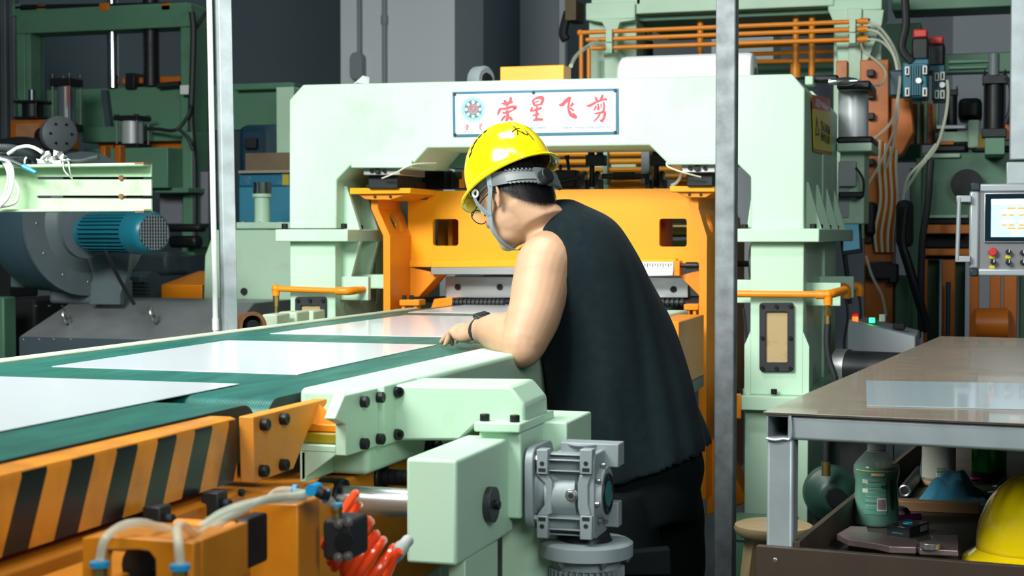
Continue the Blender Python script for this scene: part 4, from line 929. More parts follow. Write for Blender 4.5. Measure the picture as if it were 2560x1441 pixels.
MB().box(x0, x1, CY - .045, CY, zT - .009, zT + .001).build('top_flange', CHG, ca_, .003)
for y in (445, 491):
    c = e(304, y); MB().cyl(e(150, y) + Vector((0, .02, 0)), e(350, y) + Vector((0, .02, 0)), .003).build('slot_rod', BLK, ca_)
    MB().cyl(c + Vector((0, -.006, 0)), c + Vector((0, .03, 0)), .0085, n=6).build('nut', RUST, ca_)
for z in (zT, zB):
    MB().box(x1 - .03, x1 + .001, CY - .046, CY + .001, z - .004, z + .002).build('rust_edge', RUST, ca_)
MB().box(x0 - .9, x0 + .02, CY + .007, CY + .15, zB + .02, zT - .02).build('arm_root', CHG, ca_)
MB().box(x0 - .95, x0 - .8, CY + .0, CY + .2, 0, zT).build('column', CHG, ca_)
# cables lying on the arm
zc = zT
def cable(label, pix, r, Y, m, name='cable', rib=False):
    P = [at(x, y, Y=Y) for x, y in pix]
    if rib:
        P = spline(P, 24); P2 = P
        mb = MB(); mb.tube(P2, [r if i % 2 else r * .82 for i in range(len(P2))], 12); return tag(mb.build(name, m), label, 'cable')
    return tag(MB().tube(P, r, 10, 8).build(name, m), label, 'cable')
CAB = mat('ribbed_grey_conduit', (.03, .04, .045), .45)
cable('grey ribbed conduit bending over the channel arm', [(-20, 370), (30, 372), (70, 383), (92, 398), (98, 404)], .0145, CY - .02, CAB, 'ribbed_conduit', True)
cable('lower ribbed conduit lying flat on the channel arm', [(-20, 395), (30, 398), (70, 400), (84, 402)], .011, CY + .01, CAB, 'ribbed_conduit', True)
cable('black sheath end curling round the conduits', [(100, 378), (108, 386), (106, 396), (96, 404), (84, 408)], .012, CY - .0, RUB)
cable('white cable arching over the ribbed conduits', [(20, 385), (45, 370), (70, 366), (90, 372), (106, 382)], .006, CY - .03, PLW)
cable('pale cable lying under the ribbed conduits', [(-10, 384), (20, 381), (60, 386), (90, 395)], .006, CY + .02, PLW)
cable('dark cable with blue sleeve hanging over the arm', [(-20, 388), (20, 400), (60, 417)], .007, CY - .06, mat('dark_cable', (.03, .045, .055), .4))
tag(MB().cyl(at(58, 416, Y=CY - .06), at(90, 432, Y=CY - .06), .008, .005, n=10).build('cable_sleeve', BLUP), 'blue insulating sleeve on the cable end', 'sleeve')
cable('black cable with cut tip pointing along the arm', [(175, 404), (205, 403), (225, 398), (247, 393)], .0085, CY - .01, mat('dark_cable_end', (.02, .03, .03), .5))
for k, dx in enumerate((0, 7, 13)):
    cable(('outer grey cable loop hanging in front of the arm', 'middle grey cable loop hanging in front of the arm', 'inner grey cable loop hanging in front of the arm')[k], [(-15, 392 + k * 2), (8 + dx, 405), (20 + dx, 440), (10 + dx, 490), (-12 + dx, 515)], .0045, CY - .075 - .008 * k, PLW)
cable('grey cable swinging wide down the arm', [(10, 405), (28, 440), (44, 468), (45, 490), (34, 510), (-10, 520)], .0045, CY - .065, PLW)
# crumpled white plastic tied on the arm
mb = MB(); c = at(145, 402, Y=CY - .02)
for i in range(14):
    d = Vector((rnd.uniform(-.055, .05), rnd.uniform(-.02, .02), rnd.uniform(-.006, .018))); 
    v = [c + d + Vector((rnd.uniform(-.025, .025), rnd.uniform(-.018, .018), rnd.uniform(-.016, .02))) for _ in range(5)]
    mb.add(v, [(0, 1, 2), (0, 2, 3), (0, 3, 4), (1, 2, 4), (2, 3, 4), (0, 1, 4)])
BAG = mat('thin_white_plastic', (.78, .82, .80), .35, alpha=.85)
bgm = mb.build('plastic_bag', BAG, None, angle=180); bgm['kind'] = 'thing'; tag(bgm, 'crumpled white plastic bag tied on the channel arm', 'bag')
tag(MB().tube([at(157, 405, Y=CY - .05), at(160, 425, Y=CY - .055), at(172, 440, Y=CY - .05), at(181, 447, Y=CY - .02)], .002, 6, 6).tube([at(172, 405, Y=CY - .05), at(174, 425, Y=CY - .055), at(181, 447, Y=CY - .02)], .002, 6, 6).build('cable_tie', PLW), 'white cable tie hanging from the plastic bag', 'tie')
tag(MB().tube([at(62, 408, Y=CY - .02), at(63, 398, Y=CY - .03), at(68, 392, Y=CY - .02)], .0035, 6, 5).build('cable_tie', PLW), 'white cable tie around the ribbed conduits', 'tie')

# ================================================================== WORK BENCH
B0 = Vector((-.408, 3.022, 0)); bu = Vector((.9945, -.105, 0)).normalized(); bv = Vector((.105, .9945, 0)).normalized()
def bp(s, t, z): return B0 + bu * s + bv * t + Vector((0, 0, z))
def bbox(name, s0, s1, t0, t1, z0, z1, m, par=None, bev=.002):
    return MB().obox(bp((s0 + s1) / 2, (t0 + t1) / 2, (z0 + z1) / 2), bu * (s1 - s0) / 2, bv * (t1 - t0) / 2, Vector((0, 0, (z1 - z0) / 2))).build(name, m, par, bev)
def blocal(x, y, z):
    p = at(x, y, Z=z) - B0; return p.dot(bu), p.dot(bv)
WOODT = mat('laminate_board', (.33, .265, .20), .24, vary=.45, vscale=7, col2=(.19, .155, .12), stretch=(1, 12, 1), spec=.6, coat=.25)
WOODE = mat('plywood_edge', (.06, .045, .035), .7, vary=.4, vscale=30)
TRAYM = mat('brown_board', (.055, .036, .024), .5, vary=.3, vscale=8)
GALB = mat('galvanised_bench_tube', (.46, .52, .54), .42, .5, vary=.25, vscale=11, bump=.12, bscale=40)
wbn = thing('work_bench', 'steel tube work bench with brown laminate top and lower tray', 'bench', bp(.7, 1.2, 0))
SL, TL = 1.5, 2.48
bbox('top_board', -.004, SL, -.004, TL, 1.0055, 1.01, WOODT, wbn, .0005)
bbox('board_edge', -.0045, SL, -.006, -.004, 1.0055, 1.0095, WOODE, wbn, 0)
# side tube with open end facing the front
def htube(name, s0, s1, t0, t1, z0, z1, wall, par):
    o = [bp(s0, t0, z0), bp(s1, t0, z0), bp(s1, t0, z1), bp(s0, t0, z1)]
    h = [bp(s0 + wall, t0, z0 + wall), bp(s1 - wall, t0, z0 + wall), bp(s1 - wall, t0, z1 - wall), bp(s0 + wall, t0, z1 - wall)]
    return MB().prism(o, bv * (t1 - t0), [h]).build(name, GALB, par, .0)
tz0, tz1 = .9585, 1.005
htube('side_tube', .002, .047, -.002, TL, tz0, tz1, .003, wbn)
bbox('front_tube', .047, SL, .0, .05, tz0 - .001, tz1, GALB, wbn, .006)
bbox('rear_tube', .047, SL, TL - .05, TL, tz0, tz1, GALB, wbn, .006)
bbox('side_tube', SL - .05, SL, .05, TL - .05, tz0, tz1, GALB, wbn, .006)
for s, t in ((.002, -.001), (.002, TL - .05), (SL - .05, 0), (SL - .05, TL - .05)):
    bbox('leg', s, s + .052, t, t + .05, 0, tz0, GALB, wbn, .006)
MB().tube([bp(.002, -.004, tz0), bp(.02, -.005, tz0 - .002), bp(.035, -.004, tz0 + .001), bp(.049, -.004, tz0 + .002), bp(.05, -.004, tz0 + .025), bp(.048, -.004, tz1)], .003, 6, 3).build('weld_bead', GALB, wbn)
# lower tray
TZ = .70
bbox('tray_floor', .0, SL, -.004, TL - .1, TZ - .012, TZ, mat('tray_floor_board', (.085, .072, .06), .4, vary=.4, vscale=6), wbn, .001)
ft = bbox('tray_front', -.012, SL, -.022, -.004, .60, .752, TRAYM, wbn, .001)
bbox('tray_side', .056, .068, -.002, TL - .1, TZ, .762, TRAYM, wbn, .001)
bbox('tray_side', .056, SL, TL - .1, TL - .088, TZ, .762, TRAYM, wbn, .001)
bolt(ft, bp(.025, -.022, .727), -bv, .0045, .5, STUD, 'screw')
# sheet on the bench
BSH = mat('pale_blue_film', (.44, .54, .58), .14, coat=.3)
tag(MB().prism([at(x, y, Z=1.0106) for x, y in ((2165, 953), (2720, 963), (2720, 1028), (2167, 1016))], (0, 0, .0014)).build('metal_sheet', BSH), 'glossy pale blue sheet strip lying on the work bench', 'sheet')
# ---- things in the tray
def onfloor(x, y, z=TZ): p = at(x, y, Z=z); return p
TEA = mat('green_tea', (.002, .24, .13), .12, coat=.5, vary=.3, vscale=30)
TEAL_ = mat('tea_label', (.12, .33, .25), .35)
PET = mat('clear_pet', (.60, .78, .72), .08, alpha=.2, coat=.7)
def bottle(base, R, H, label, liquid, labm, capm, fill, band=None):
    t = thing('drink_bottle', label, 'bottle', base)
    sh = [(0, .80), (.015, .95), (.05, 1.0), (.22, 1.0), (.40, .93), (.52, .92), (.62, .99), (.67, 1.0), (.72, .96), (.76, .86), (.84, .60), (.90, .40), (.93, .36)]
    MB().lathe(base, (0, 0, 1), [(h * H, r * R) for h, r in sh], 36).build('shell', PET, t)
    body = [(h * H, r * R * .965) for h, r in sh if h <= fill]
    MB().lathe(base + Vector((0, 0, .003)), (0, 0, 1), body + [(fill * H, body[-1][1] * .97)], 36).build('drink', liquid, t)
    MB().lathe(base + Vector((0, 0, .90 * H)), (0, 0, 1), [(0, .34 * R), (.012 * H, .40 * R), (.095 * H, .39 * R), (.10 * H, .35 * R)], 28).build('cap', capm, t)
    MB().lathe(base + Vector((0, 0, .885 * H)), (0, 0, 1), [(0, .40 * R), (.012 * H, .40 * R)], 28).build('neck_ring', capm, t)
    # curved label patch facing the viewer
    d = (Vector((0, 0, 0)) - base); d.z = 0; d.normalize(); a0 = math.atan2(d.y, d.x)
    def patch(name, m, aa, ab, za, zb, off, n=12):
        vs = []; fs = []
        for i in range(n + 1):
            al = a0 + math.radians(aa + (ab - aa) * i / n)
            for z in (za, zb):
                rr = R * (.96 + .04 * 0) + off
                import bisect
                hh = z; k = max(j for j in range(len(sh)) if sh[j][0] <= hh); k2 = min(k + 1, len(sh) - 1)
                f_ = (hh - sh[k][0]) / max(1e-6, sh[k2][0] - sh[k][0]); rr = R * (sh[k][1] + (sh[k2][1] - sh[k][1]) * f_) + off
                vs.append(base + Vector((math.cos(al) * rr, math.sin(al) * rr, z * H)))
        for i in range(n): fs.append((2 * i, 2 * i + 2, 2 * i + 3, 2 * i + 1))
        return MB().add(vs, fs).build(name, m, t)
    return t, patch
tb1 = onfloor(2190, 1312); R1 = abs((at(2250, 1250, D=3.62) - at(2137, 1250, D=3.62)).length) / 2
t, patch = bottle(tb1, R1 * .98, .188, 'green tea bottle with white cap standing in the bench tray', TEA, TEAL_, PLW, .70)
for z in [(.16, .22), (.22, .28), (.30, .36), (.36, .42), (.42, .48), (.48, .54), (.54, .60)]: patch('label_panel', TEAL_, -30, 26, z[0] + .004, z[1], .0006)
patch('label_emblem', mat('gold_print', (.75, .62, .30), .4), -12, 20, .62, .655, .0008)
for za in (.55, .44): patch('label_roundel', mat('cream_print', (.65, .72, .55), .4), -38, -22, za - .025, za + .025, .001)
patch('label_roundel', mat('deep_green_print', (.006, .10, .05), .4), 12, 26, .47, .51, .001)
patch('label_writing', mat('deep_green_print2', (.006, .10, .05), .4), 38, 48, .22, .58, .0009)
BARW = mat('barcode_paper', (.75, .74, .72), .5); BARK = mat('barcode_ink', (.10, .03, .04), .5)
patch('barcode', BARW, 2, 26, .21, .36, .0011)
for i in range(9): patch('barcode_bar', BARK, 4 + i * 2.3, 5.2 + i * 2.3, .225, .345, .0014, 2)
patch('gold_line', mat('gold_line_print', (.7, .55, .2), .4), -60, 50, .672, .682, .0009)
for i in range(7): patch('label_line', mat('pale_print', (.45, .6, .54), .5), -26, 6 + (i % 3) * 5, .57 - i * .05, .575 - i * .05, .0011, 6)
tb2 = onfloor(2345, 1214)
t, patch = bottle(tb2, .046, .20, 'orange labelled bottle with clear sides behind the blue cloth', mat('orange_drink', (.70, .28, .04), .2, coat=.4), TEAL_, PLW, .06)
OLB = mat('orange_label', (.85, .22, .03), .4)
patch('label_panel', mat('grey_label_film', (.42, .42, .36), .3), -60, 60, .12, .66, .0006)
patch('label_roundel', OLB, -52, -30, .42, .51, .001); patch('label_roundel', OLB, 2, 24, .33, .40, .001); patch('label_roundel', OLB, 0, 22, .47, .51, .001)
patch('label_writing', OLB, 58, 70, .1, .66, .001); patch('barcode', BARW, -6, 26, .13, .29, .001)
for i in range(8): patch('barcode_bar', mat('green_barcode_ink', (.02, .16, .07), .5) if i == 0 else MATS['green_barcode_ink'], -4, 24, .14 + i * .018, .149 + i * .018, .0013, 4)
# green can
gcn = onfloor(2472, 1200)
tc_ = thing('metal_can', 'dark green shiny metal can at the back of the tray', 'can', gcn)
MB().lathe(gcn, (0, 0, 1), [(0, .042), (.004, .045), (.20, .045), (.205, .043)], 36).build('body', mat('green_anodised', (.01, .20, .03), .25, .7), tc_)
MB().lathe(gcn - Vector((0, 0, 0)), (0, 0, 1), [(.0, .0455), (.025, .0457)], 36).build('base_band', BLK, tc_)
# blue cloth
cl = MB(); c = onfloor(2385, 1262); n1, n2 = 26, 16
gx = (at(2470, 1262, Z=TZ) - at(2303, 1262, Z=TZ))
vs = []; fs = []
for j in range(n2 + 1):
    for i in range(n1 + 1):
        u, v = i / n1, j / n2
        hgt = math.exp(-((u - .40) / .30) ** 2) * math.exp(-((v - .40) / .40) ** 2) * .085; hgt = min(hgt, .05 + (hgt - .05) * .3)
        fold = .011 * math.sin(9 * u + 6 * v) * (1 - abs(2 * v - 1)) + .008 * math.sin(17 * u - 11 * v + 1) + .006 * math.sin(23 * v + 9 * u) + .002 * math.sin(41 * u + 13 * v)
        edge = min(u, 1 - u, v, 1 - v)
        p = c + gx * (u - .5) * (1.0 + .05 * math.sin(6 * v)) + bv * (v - .1) * .22 + bu * .012 * math.sin(12 * v)
        p.z = TZ + .002 + max(0, hgt + fold * min(1, edge * 6)) * min(1, edge * 7 + .12)
        vs.append(p)
for j in range(n2):
    for i in range(n1): k = j * (n1 + 1) + i; fs.append((k, k + 1, k + n1 + 2, k + n1 + 1))
o = cl.add(vs, fs).build('wiping_cloth', mat('blue_cloth', (.04, .29, .46), .9, vary=.25, vscale=9, bump=.3, bscale=600, sheen=.3), None, angle=180)
so_ = o.modifiers.new('thick', 'SOLIDIFY'); so_.thickness = .003; o.modifiers.new('sub', 'SUBSURF').render_levels = 1
tag(o, 'crumpled blue wiping cloth on the wooden strip', 'cloth')
# wooden strip, lighter, cigarette pack, wrapper, papers, pipe
def rod_on(label, name, cat, p0, p1, r, m, z=TZ):
    return tag(MB().cyl(at(*p0, Z=z + r), at(*p1, Z=z + r), r, n=16).build(name, m), label, cat)
a, b = onfloor(2243, 1278), onfloor(2450, 1288); d = (b - a).normalized(); nn = Vector((-d.y, d.x, 0))
tag(MB().obox((a + b) / 2 + nn * .02 + Vector((0, 0, .012)), (b - a) / 2, nn * .02, Vector((0, 0, .012))).build('wood_strip', mat('planed_wood', (.36, .20, .09), .55, vary=.35, vscale=6, stretch=(1, 10, 1)), None, .002), 'planed wooden strip lying across the tray', 'wood')
tag(MB().cyl(at(2243, 1297, Z=TZ + .008), at(2300, 1292, Z=TZ + .008), .0075, n=12).cyl(at(2228, 1298, Z=TZ + .008), at(2243, 1297, Z=TZ + .008), .0065, n=12).build('gas_lighter', mat('purple_plastic', (.35, .03, .30), .15, coat=.6)), 'small purple lighter behind the black packet', 'lighter')
ck = thing('cigarette_packet', 'small black packet with blue script lying by the bottle', 'packet', onfloor(2268, 1345))
a, b = onfloor(2217, 1338), onfloor(2274, 1346); e_ = onfloor(2322, 1330)
BP = mat('glossy_black_card', (.012, .014, .018), .2, coat=.4, dirt=(.2, .25, .3), dirt_amt=.5, dirt_scale=60)
MB().prism([a, b, e_, a + e_ - b], (0, 0, .022)).build('box', BP, ck, .001)
fdir = (b - a).normalized(); fn = Vector((fdir.y, -fdir.x, 0))
text('Blue Sky' if False else '~~~', .012, a + (b - a) * .25 + fn * .0006 + Vector((0, 0, .004)), mat('blue_print', (.02, .45, .7), .4), ck, 'script_mark', (math.pi / 2, 0, math.atan2(fdir.y, fdir.x)), width=.025)
c_ = (a + e_) / 2 + Vector((0, 0, .0225)); MB().torus(c_ , (0, 0, 1), .010, .0012, n=20, k=6).build('ring_mark', MATS['blue_print'], ck)
s_ = (e_ - b).normalized(); MB().prism([b.lerp(e_, .55) + Vector((0, 0, .005)), b.lerp(e_, .92) + Vector((0, 0, .005)), b.lerp(e_, .92) + Vector((0, 0, .018)), b.lerp(e_, .55) + Vector((0, 0, .018))], Vector((s_.y, -s_.x, 0)) * .0006).build('tax_label', mat('grey_print', (.25, .25, .25), .5), ck)
pk = MB(); c = onfloor(2452, 1203); P = [c + bu * x + bv * y + Vector((0, 0, .004 + z)) for x, y, z in ((-.03, -.012, 0), (0, -.014, .006), (.03, -.008, .001), (.034, .012, 0), (0, .014, .008), (-.03, .01, .002))]
pk.add(P + [p - Vector((0, 0, .003)) for p in P], [(0, 1, 4, 5), (1, 2, 3, 4), (6, 11, 10, 7), (7, 10, 9, 8), (0, 5, 11, 6), (2, 8, 9, 3), (0, 6, 7, 1), (1, 7, 8, 2), (5, 4, 10, 11), (4, 3, 9, 10)])
tag(pk.build('snack_wrapper', mat('pink_foil', (.62, .03, .14), .25, .3)), 'pink foil wrapper lying behind the blue cloth', 'wrapper')
for k, (x, y, s) in enumerate(((2515, 1222, .035), (2490, 1238, .03))):
    c = onfloor(x, y); tag(MB().add([c + bu * -s + Vector((0, 0, .003)), c + bu * s * .8 - bv * s * .6 + Vector((0, 0, .006)), c + bu * s * 1.2 + bv * s * .9 + Vector((0, 0, .008)), c - bu * s * .4 + bv * s + Vector((0, 0, .004))], [(0, 1, 2, 3)]).build('paper_scrap', PLW), ('white paper scrap beside the green can', 'smaller white paper scrap behind the spare helmet')[k], 'paper')
    COL.objects[-1].modifiers.new('t', 'SOLIDIFY').thickness = .001
c = onfloor(2560, 1250); tag(MB().obox(c + Vector((0, 0, .02)) + bu * .03, bu * .09, bv * .10, Vector((-.002, 0, .018))).build('folder_case', mat('navy_case', (.008, .035, .09), .4), None, .004), 'navy blue case at the picture edge of the tray', 'case')
ph_ = thing('steel_pipe', 'short dark hollow pipe leaning along the tray side', 'pipe', onfloor(2275, 1220))
p0, p1 = at(2262, 1228, Z=TZ + .017), at(2300, 1180, Z=TZ + .017)
MB().cyl(p0, p1, .016, n=20).build('tube', BLK, ph_); MB().torus(p0, p1 - p0, .0125, .0035, 20, 6).build('rim', STL, ph_); MB().cyl(p0 - (p1 - p0).normalized() * .0005, p0 + (p1 - p0).normalized() * .001, .0095).build('bore', DRK, ph_)
tag(MB().tube([at(2247, 1270, Z=TZ + .01), at(2262, 1274, Z=TZ + .02), at(2270, 1285, Z=TZ + .012), at(2262, 1294, Z=TZ + .004)], .006, 8, 5).build('black_cable', RUB), 'short black cable loop beside the wooden strip', 'cable')
# pinkish steel clamp pieces behind the tray front
PKS = mat('pinkish_steel', (.42, .30, .30), .3, .7, vary=.3, vscale=20)
k1 = thing('steel_clamp', 'pinkish flat steel clamp lying behind the tray front edge', 'clamp', onfloor(2150, 1385))
zq = TZ + .02
prc = [(2092, 1352), (2126, 1332), (2168, 1334), (2172, 1347), (2215, 1352), (2232, 1362), (2290, 1366), (2300, 1374), (2290, 1386), (2225, 1384), (2190, 1376), (2120, 1366)]
MB().prism([at(x, y, Z=zq) for x, y in prc], (0, 0, .014)).build('jaw', PKS, k1, .002)
MB().prism([at(x, y + 14, Z=TZ + .001) for x, y in prc[3:]], (0, 0, .016)).build('lower_jaw', BLK, k1, .002)
k2 = thing('steel_clamp', 'bright flat steel clamp with round pin beside the spare helmet', 'clamp', onfloor(2340, 1380))
prc = [(2285, 1378), (2300, 1370), (2330, 1362), (2325, 1352), (2395, 1352), (2395, 1392), (2300, 1388)]
MB().prism([at(x, y, Z=zq) for x, y in prc], (0, 0, .012)).build('jaw', PKS, k2, .002)
pc_ = at(2325, 1372, Z=zq + .012); MB().cyl(pc_, pc_ + Vector((0, 0, .012)), .02, n=24).build('pin', STL, k2, .001)
bolt(k2, at(2350, 1352, Z=zq), (0, 0, 1), .008, 1.0)

# ================================================================== STOOL
stl = thing('wooden_stool', 'round wooden stool tucked behind the bench leg', 'stool', at(1935, 1441, Z=0.0))
WD = mat('pale_varnished_wood', (.72, .52, .27), .4, vary=.3, vscale=5, stretch=(1, 8, 1))
sc_ = at(1934, 1311, Z=.525); sc_.z = .045
MB().lathe(sc_ + Vector((0, 0, .445)), (0, 0, 1), [(0, .095), (.008, .108), (.022, .113), (.033, .110), (.037, .10)], 48).build('seat', WD, stl)
for k in range(4):
    t_ = math.pi / 4 + k * math.pi / 2; d = Vector((math.cos(t_), math.sin(t_), 0)); n_ = Vector((-d.y, d.x, 0))
    a, b = sc_ + d * .075 + Vector((0, 0, .448)), sc_ + d * .135 + Vector((0, 0, .002))
    MB().prism([a + n_ * .02 + d * .014, a - n_ * .02 + d * .014, a - n_ * .02 - d * .014, a + n_ * .02 - d * .014], b - a).build('leg', WD, stl, .003)
for k in range(4):
    t0, t1 = math.pi / 4 + k * math.pi / 2, math.pi * 3 / 4 + k * math.pi / 2
    a, b = sc_ + Vector((math.cos(t0) * .08, math.sin(t0) * .08, .415)), sc_ + Vector((math.cos(t1) * .08, math.sin(t1) * .08, .415))
    MB().cyl(a, b, .012).build('rung', WD, stl)

# ================================================================== CONTROL PANEL ON ITS ARM
HY = 6.2
hm = thing('operator_console', 'grey operator panel with lit touch screen hanging from a square arm', 'control panel', at(2560, 690, Y=HY))
PANG = mat('panel_grey', (.20, .20, .21), .45); FRAL = mat('panel_alu', (.42, .46, .48), .35, .4); CORN = mat('panel_corner', (.015, .03, .04), .4)
h = lambda x, y, Y=HY: at(x, y, Y=Y)
a, b = h(2440, 478), h(2700, 688)
MB().box(a.x, b.x, HY + .006, HY + .12, b.z, a.z).build('housing', PANG, hm, .004)
bxY('frame_bar', 2424, 478, 2447, 672, HY - .006, .13, FRAL, hm, .008)
bxY('frame_bar', 2447, 460, 2700, 478, HY - .004, .13, FRAL, hm, .006)
bxY('frame_bar', 2445, 672, 2700, 692, HY - .004, .13, FRAL, hm, .006)
bxY('frame_corner', 2426, 456, 2451, 478, HY - .01, .13, CORN, hm, .006); bxY('frame_corner', 2424, 672, 2446, 692, HY - .01, .13, CORN, hm, .006)
sc2 = bxY('screen_bezel', 2460, 482, 2690, 607, HY - .008, .02, mat('bezel_silver', (.5, .52, .53), .3, .4), hm, .004)
bxY('bezel_glass', 2463, 485, 2687, 604, HY - .0095, .003, mat('bezel_dark', (.006, .02, .03), .15), sc2, .002)
SCR = mat('screen_glow', (.5, .75, .85), .3, emit=(.42, .80, .95), estr=.55); SCW = mat('screen_white', (.8, .8, .8), .3, emit=(.95, 1, 1), estr=.8); SCO = mat('screen_orange', (.8, .35, .05), .3, emit=(1, .36, .02), estr=.55)
bxY('display', 2478, 498, 2660, 593, HY - .0105, .002, SCR, sc2, 0)
def scr(x0, y0, x1, y1, m, nm): bxY(nm, x0, y0, x1, y1, HY - .0112, .0006, m, sc2, 0)
scr(2478, 498, 2660, 510, SCW, 'display_bar')
for dx in (0, 43):
    scr(2504 + dx, 525, 2537 + dx, 533, SCW, 'display_field'); scr(2504 + dx, 550, 2537 + dx, 558, SCW, 'display_field')
    scr(2518 + dx * .6, 519, 2539 + dx * .6, 523, SCO, 'display_mark'); scr(2504 + dx, 536, 2517 + dx, 540, SCO, 'display_mark'); scr(2522 + dx, 536, 2536 + dx, 540, SCO, 'display_mark')
    scr(2504 + dx, 561, 2517 + dx, 565, SCO, 'display_mark'); scr(2522 + dx, 561, 2536 + dx, 565, SCO, 'display_mark'); scr(2518 + dx * .6, 569, 2539 + dx * .6, 573, SCO, 'display_mark')
scr(2528, 577, 2554, 589, SCW, 'display_button')
def knob(x, y, r, m, nm):
    c = h(x, y); o = MB().cyl(c, c + Vector((0, -.022, 0)), r, r * .9, n=20).build(nm, m, hm, .002); return o
knob(2482, 630, .0165, REDP, 'emergency_stop')
for x, y in ((2521, 630), (2483, 655), (2521, 656), (2557, 632), (2557, 656)):
    kb_ = knob(x, y, .0105, BLK, 'selector_knob'); c = h(x, y) + Vector((.003, -.023, .004)); MB().box(c.x - .0015, c.x + .0015, c.y, c.y + .001, c.z - .006, c.z + .006).build('pointer', PLW, kb_)
YLW = mat('yellow_tag', (.62, .55, .02), .5)
for x, y in ((2480, 643), (2520, 643), (2480, 668)): bxY('name_tag', x - 7, y - 4, x + 7, y + 4, HY - .0005, .006, YLW, hm, 0)
# handle and arm
MB().cyl(h(2398, 495, HY - .03), h(2393, 650, HY - .03), .008).build('handle_bar', FRAL, hm)
bxY('handle_arm', 2391, 489, 2428, 506, HY - .035, .03, FRAL, hm, .003); bxY('handle_arm', 2388, 640, 2426, 656, HY - .035, .03, FRAL, hm, .003)
a, b = h(2527, 0), h(2575, 440)
MB().box(h(2523, 440).x, h(2580, 440).x, HY + .0, HY + .09, h(2540, 400).z, 3.4).build('hanger_tube', GALB, hm, .005)
bxY('hanger_base', 2516, 405, 2600, 460, HY - .0, .1, GALB, hm, .004)
# ================================================================== BACKGROUND, LEFT SIDE
# blower on a grey cabinet
BY6 = 6.9
cabn = thing('sheet_metal_cabinet', 'low grey sheet metal cabinet with sloped top and eye bolts', 'cabinet', at(280, 1000, Y=BY6))
A0, A1 = at(47, 843, Y=BY6), at(560, 860, Y=BY6); top0, top1 = at(88, 768, Y=BY6), at(532, 768, Y=BY6)
SLT = .35
MB().box(A0.x, A1.x, BY6, BY6 + .8, 0, A0.z).build('body', mat('dark_grey_enamel', (.06, .085, .10), .4, vary=.2, vscale=4), cabn, .004)
slope = MB().add([A0, Vector((A1.x, BY6, A0.z)), Vector((top1.x + .05, BY6 + SLT, top0.z + .02)), Vector((top0.x, BY6 + SLT, top0.z + .02)), Vector((A0.x, BY6 + .8, A0.z)), Vector((A1.x, BY6 + .8, A0.z)), Vector((top1.x + .05, BY6 + .8, top0.z + .02)), Vector((top0.x, BY6 + .8, top0.z + .02))],
                  [(0, 1, 2, 3), (3, 2, 6, 7), (0, 3, 7, 4), (1, 5, 6, 2), (4, 7, 6, 5), (0, 4, 5, 1)])
DUST = mat('dusty_grey_steel', (.30, .32, .32), .38, .4, vary=.35, vscale=4, dirt=(.42, .44, .44), dirt_amt=.5, dirt_scale=3.5)
slope.build('sloped_cover', DUST, cabn, .004)
for i in range(9):
    bolt(cabn, at(90 + i * 33, 766 - (1 if i < 5 else 2), Y=BY6 + SLT), (0, -.3, 1), .008, 1, STUD, 'screw')
for i in range(5): bolt(cabn, at(408 + i * 30, 770, Y=BY6 + SLT), (0, -.3, 1), .008, 1, STUD, 'screw')
for qx, qy in ((57, 850), (96, 850), (133, 850), (175, 850), (57, 893), (370, 852)): bolt(cabn, at(qx, qy, Y=BY6), (0, -1, 0), .008, 1, STUD, 'screw')
for qx, qy in ((168, 800), (385, 795)):
    c = at(qx, qy, Y=BY6 + .12); nrm = Vector((0, -.75, .65))
    MB().torus(c + nrm * .03, (1, .4, .3), .034, .009, 24, 10).cyl(c - nrm * .02, c + nrm * .012, .016).build('eye_bolt', STL, cabn)
bw_ = thing('centrifugal_blower', 'grey centrifugal blower with teal finned motor', 'blower', at(200, 760, Y=BY6 + .4))
BLG = mat('blower_grey', (.115, .15, .165), .38, vary=.2, vscale=4, dirt=(.07, .075, .075), dirt_amt=.5, dirt_scale=3)
BLT = mat('blower_slate', (.05, .095, .12), .36, vary=.2, vscale=4)
c = at(175, 560, Y=BY6 + .35); Rb = .36
ax = Vector((.92, -.39, 0)).normalized()
MB().lathe(c - ax * .22, ax, [(0, Rb * .96), (.02, Rb), (.34, Rb), (.36, Rb * .97)], 56).build('scroll_housing', BLT, bw_)
MB().lathe(c + ax * .14, ax, [(0, Rb * 1.05), (.018, Rb * 1.05), (.02, Rb * .7)], 56).build('side_plate', BLG, bw_)
MB().lathe(c + ax * .16, ax, [(0, Rb * .72), (.03, Rb * .6), (.04, .2)], 48).build('inlet_ring', BLG, bw_)
for k in range(12):
    t_ = k * math.pi / 6; _, u_, w_ = frame_of(ax); bolt(bw_, c + ax * .16 + (u_ * math.cos(t_) + w_ * math.sin(t_)) * Rb * .85, ax, .007, 1, STUD, 'screw')
# discharge and feet
bxY('foot', 120, 700, 260, 762, BY6 + .3, .3, BLG, bw_, .02)
MB().prism(PY([(222, 762), (232, 690), (215, 640), (325, 620), (318, 690), (300, 735), (300, 762)], BY6 + .22), (0, .04, 0)).build('foot_web', BLG, bw_, .004)
bxY('discharge_duct', 22, 500, 70, 720, BY6 + .35, .3, BLG, bw_, .01)
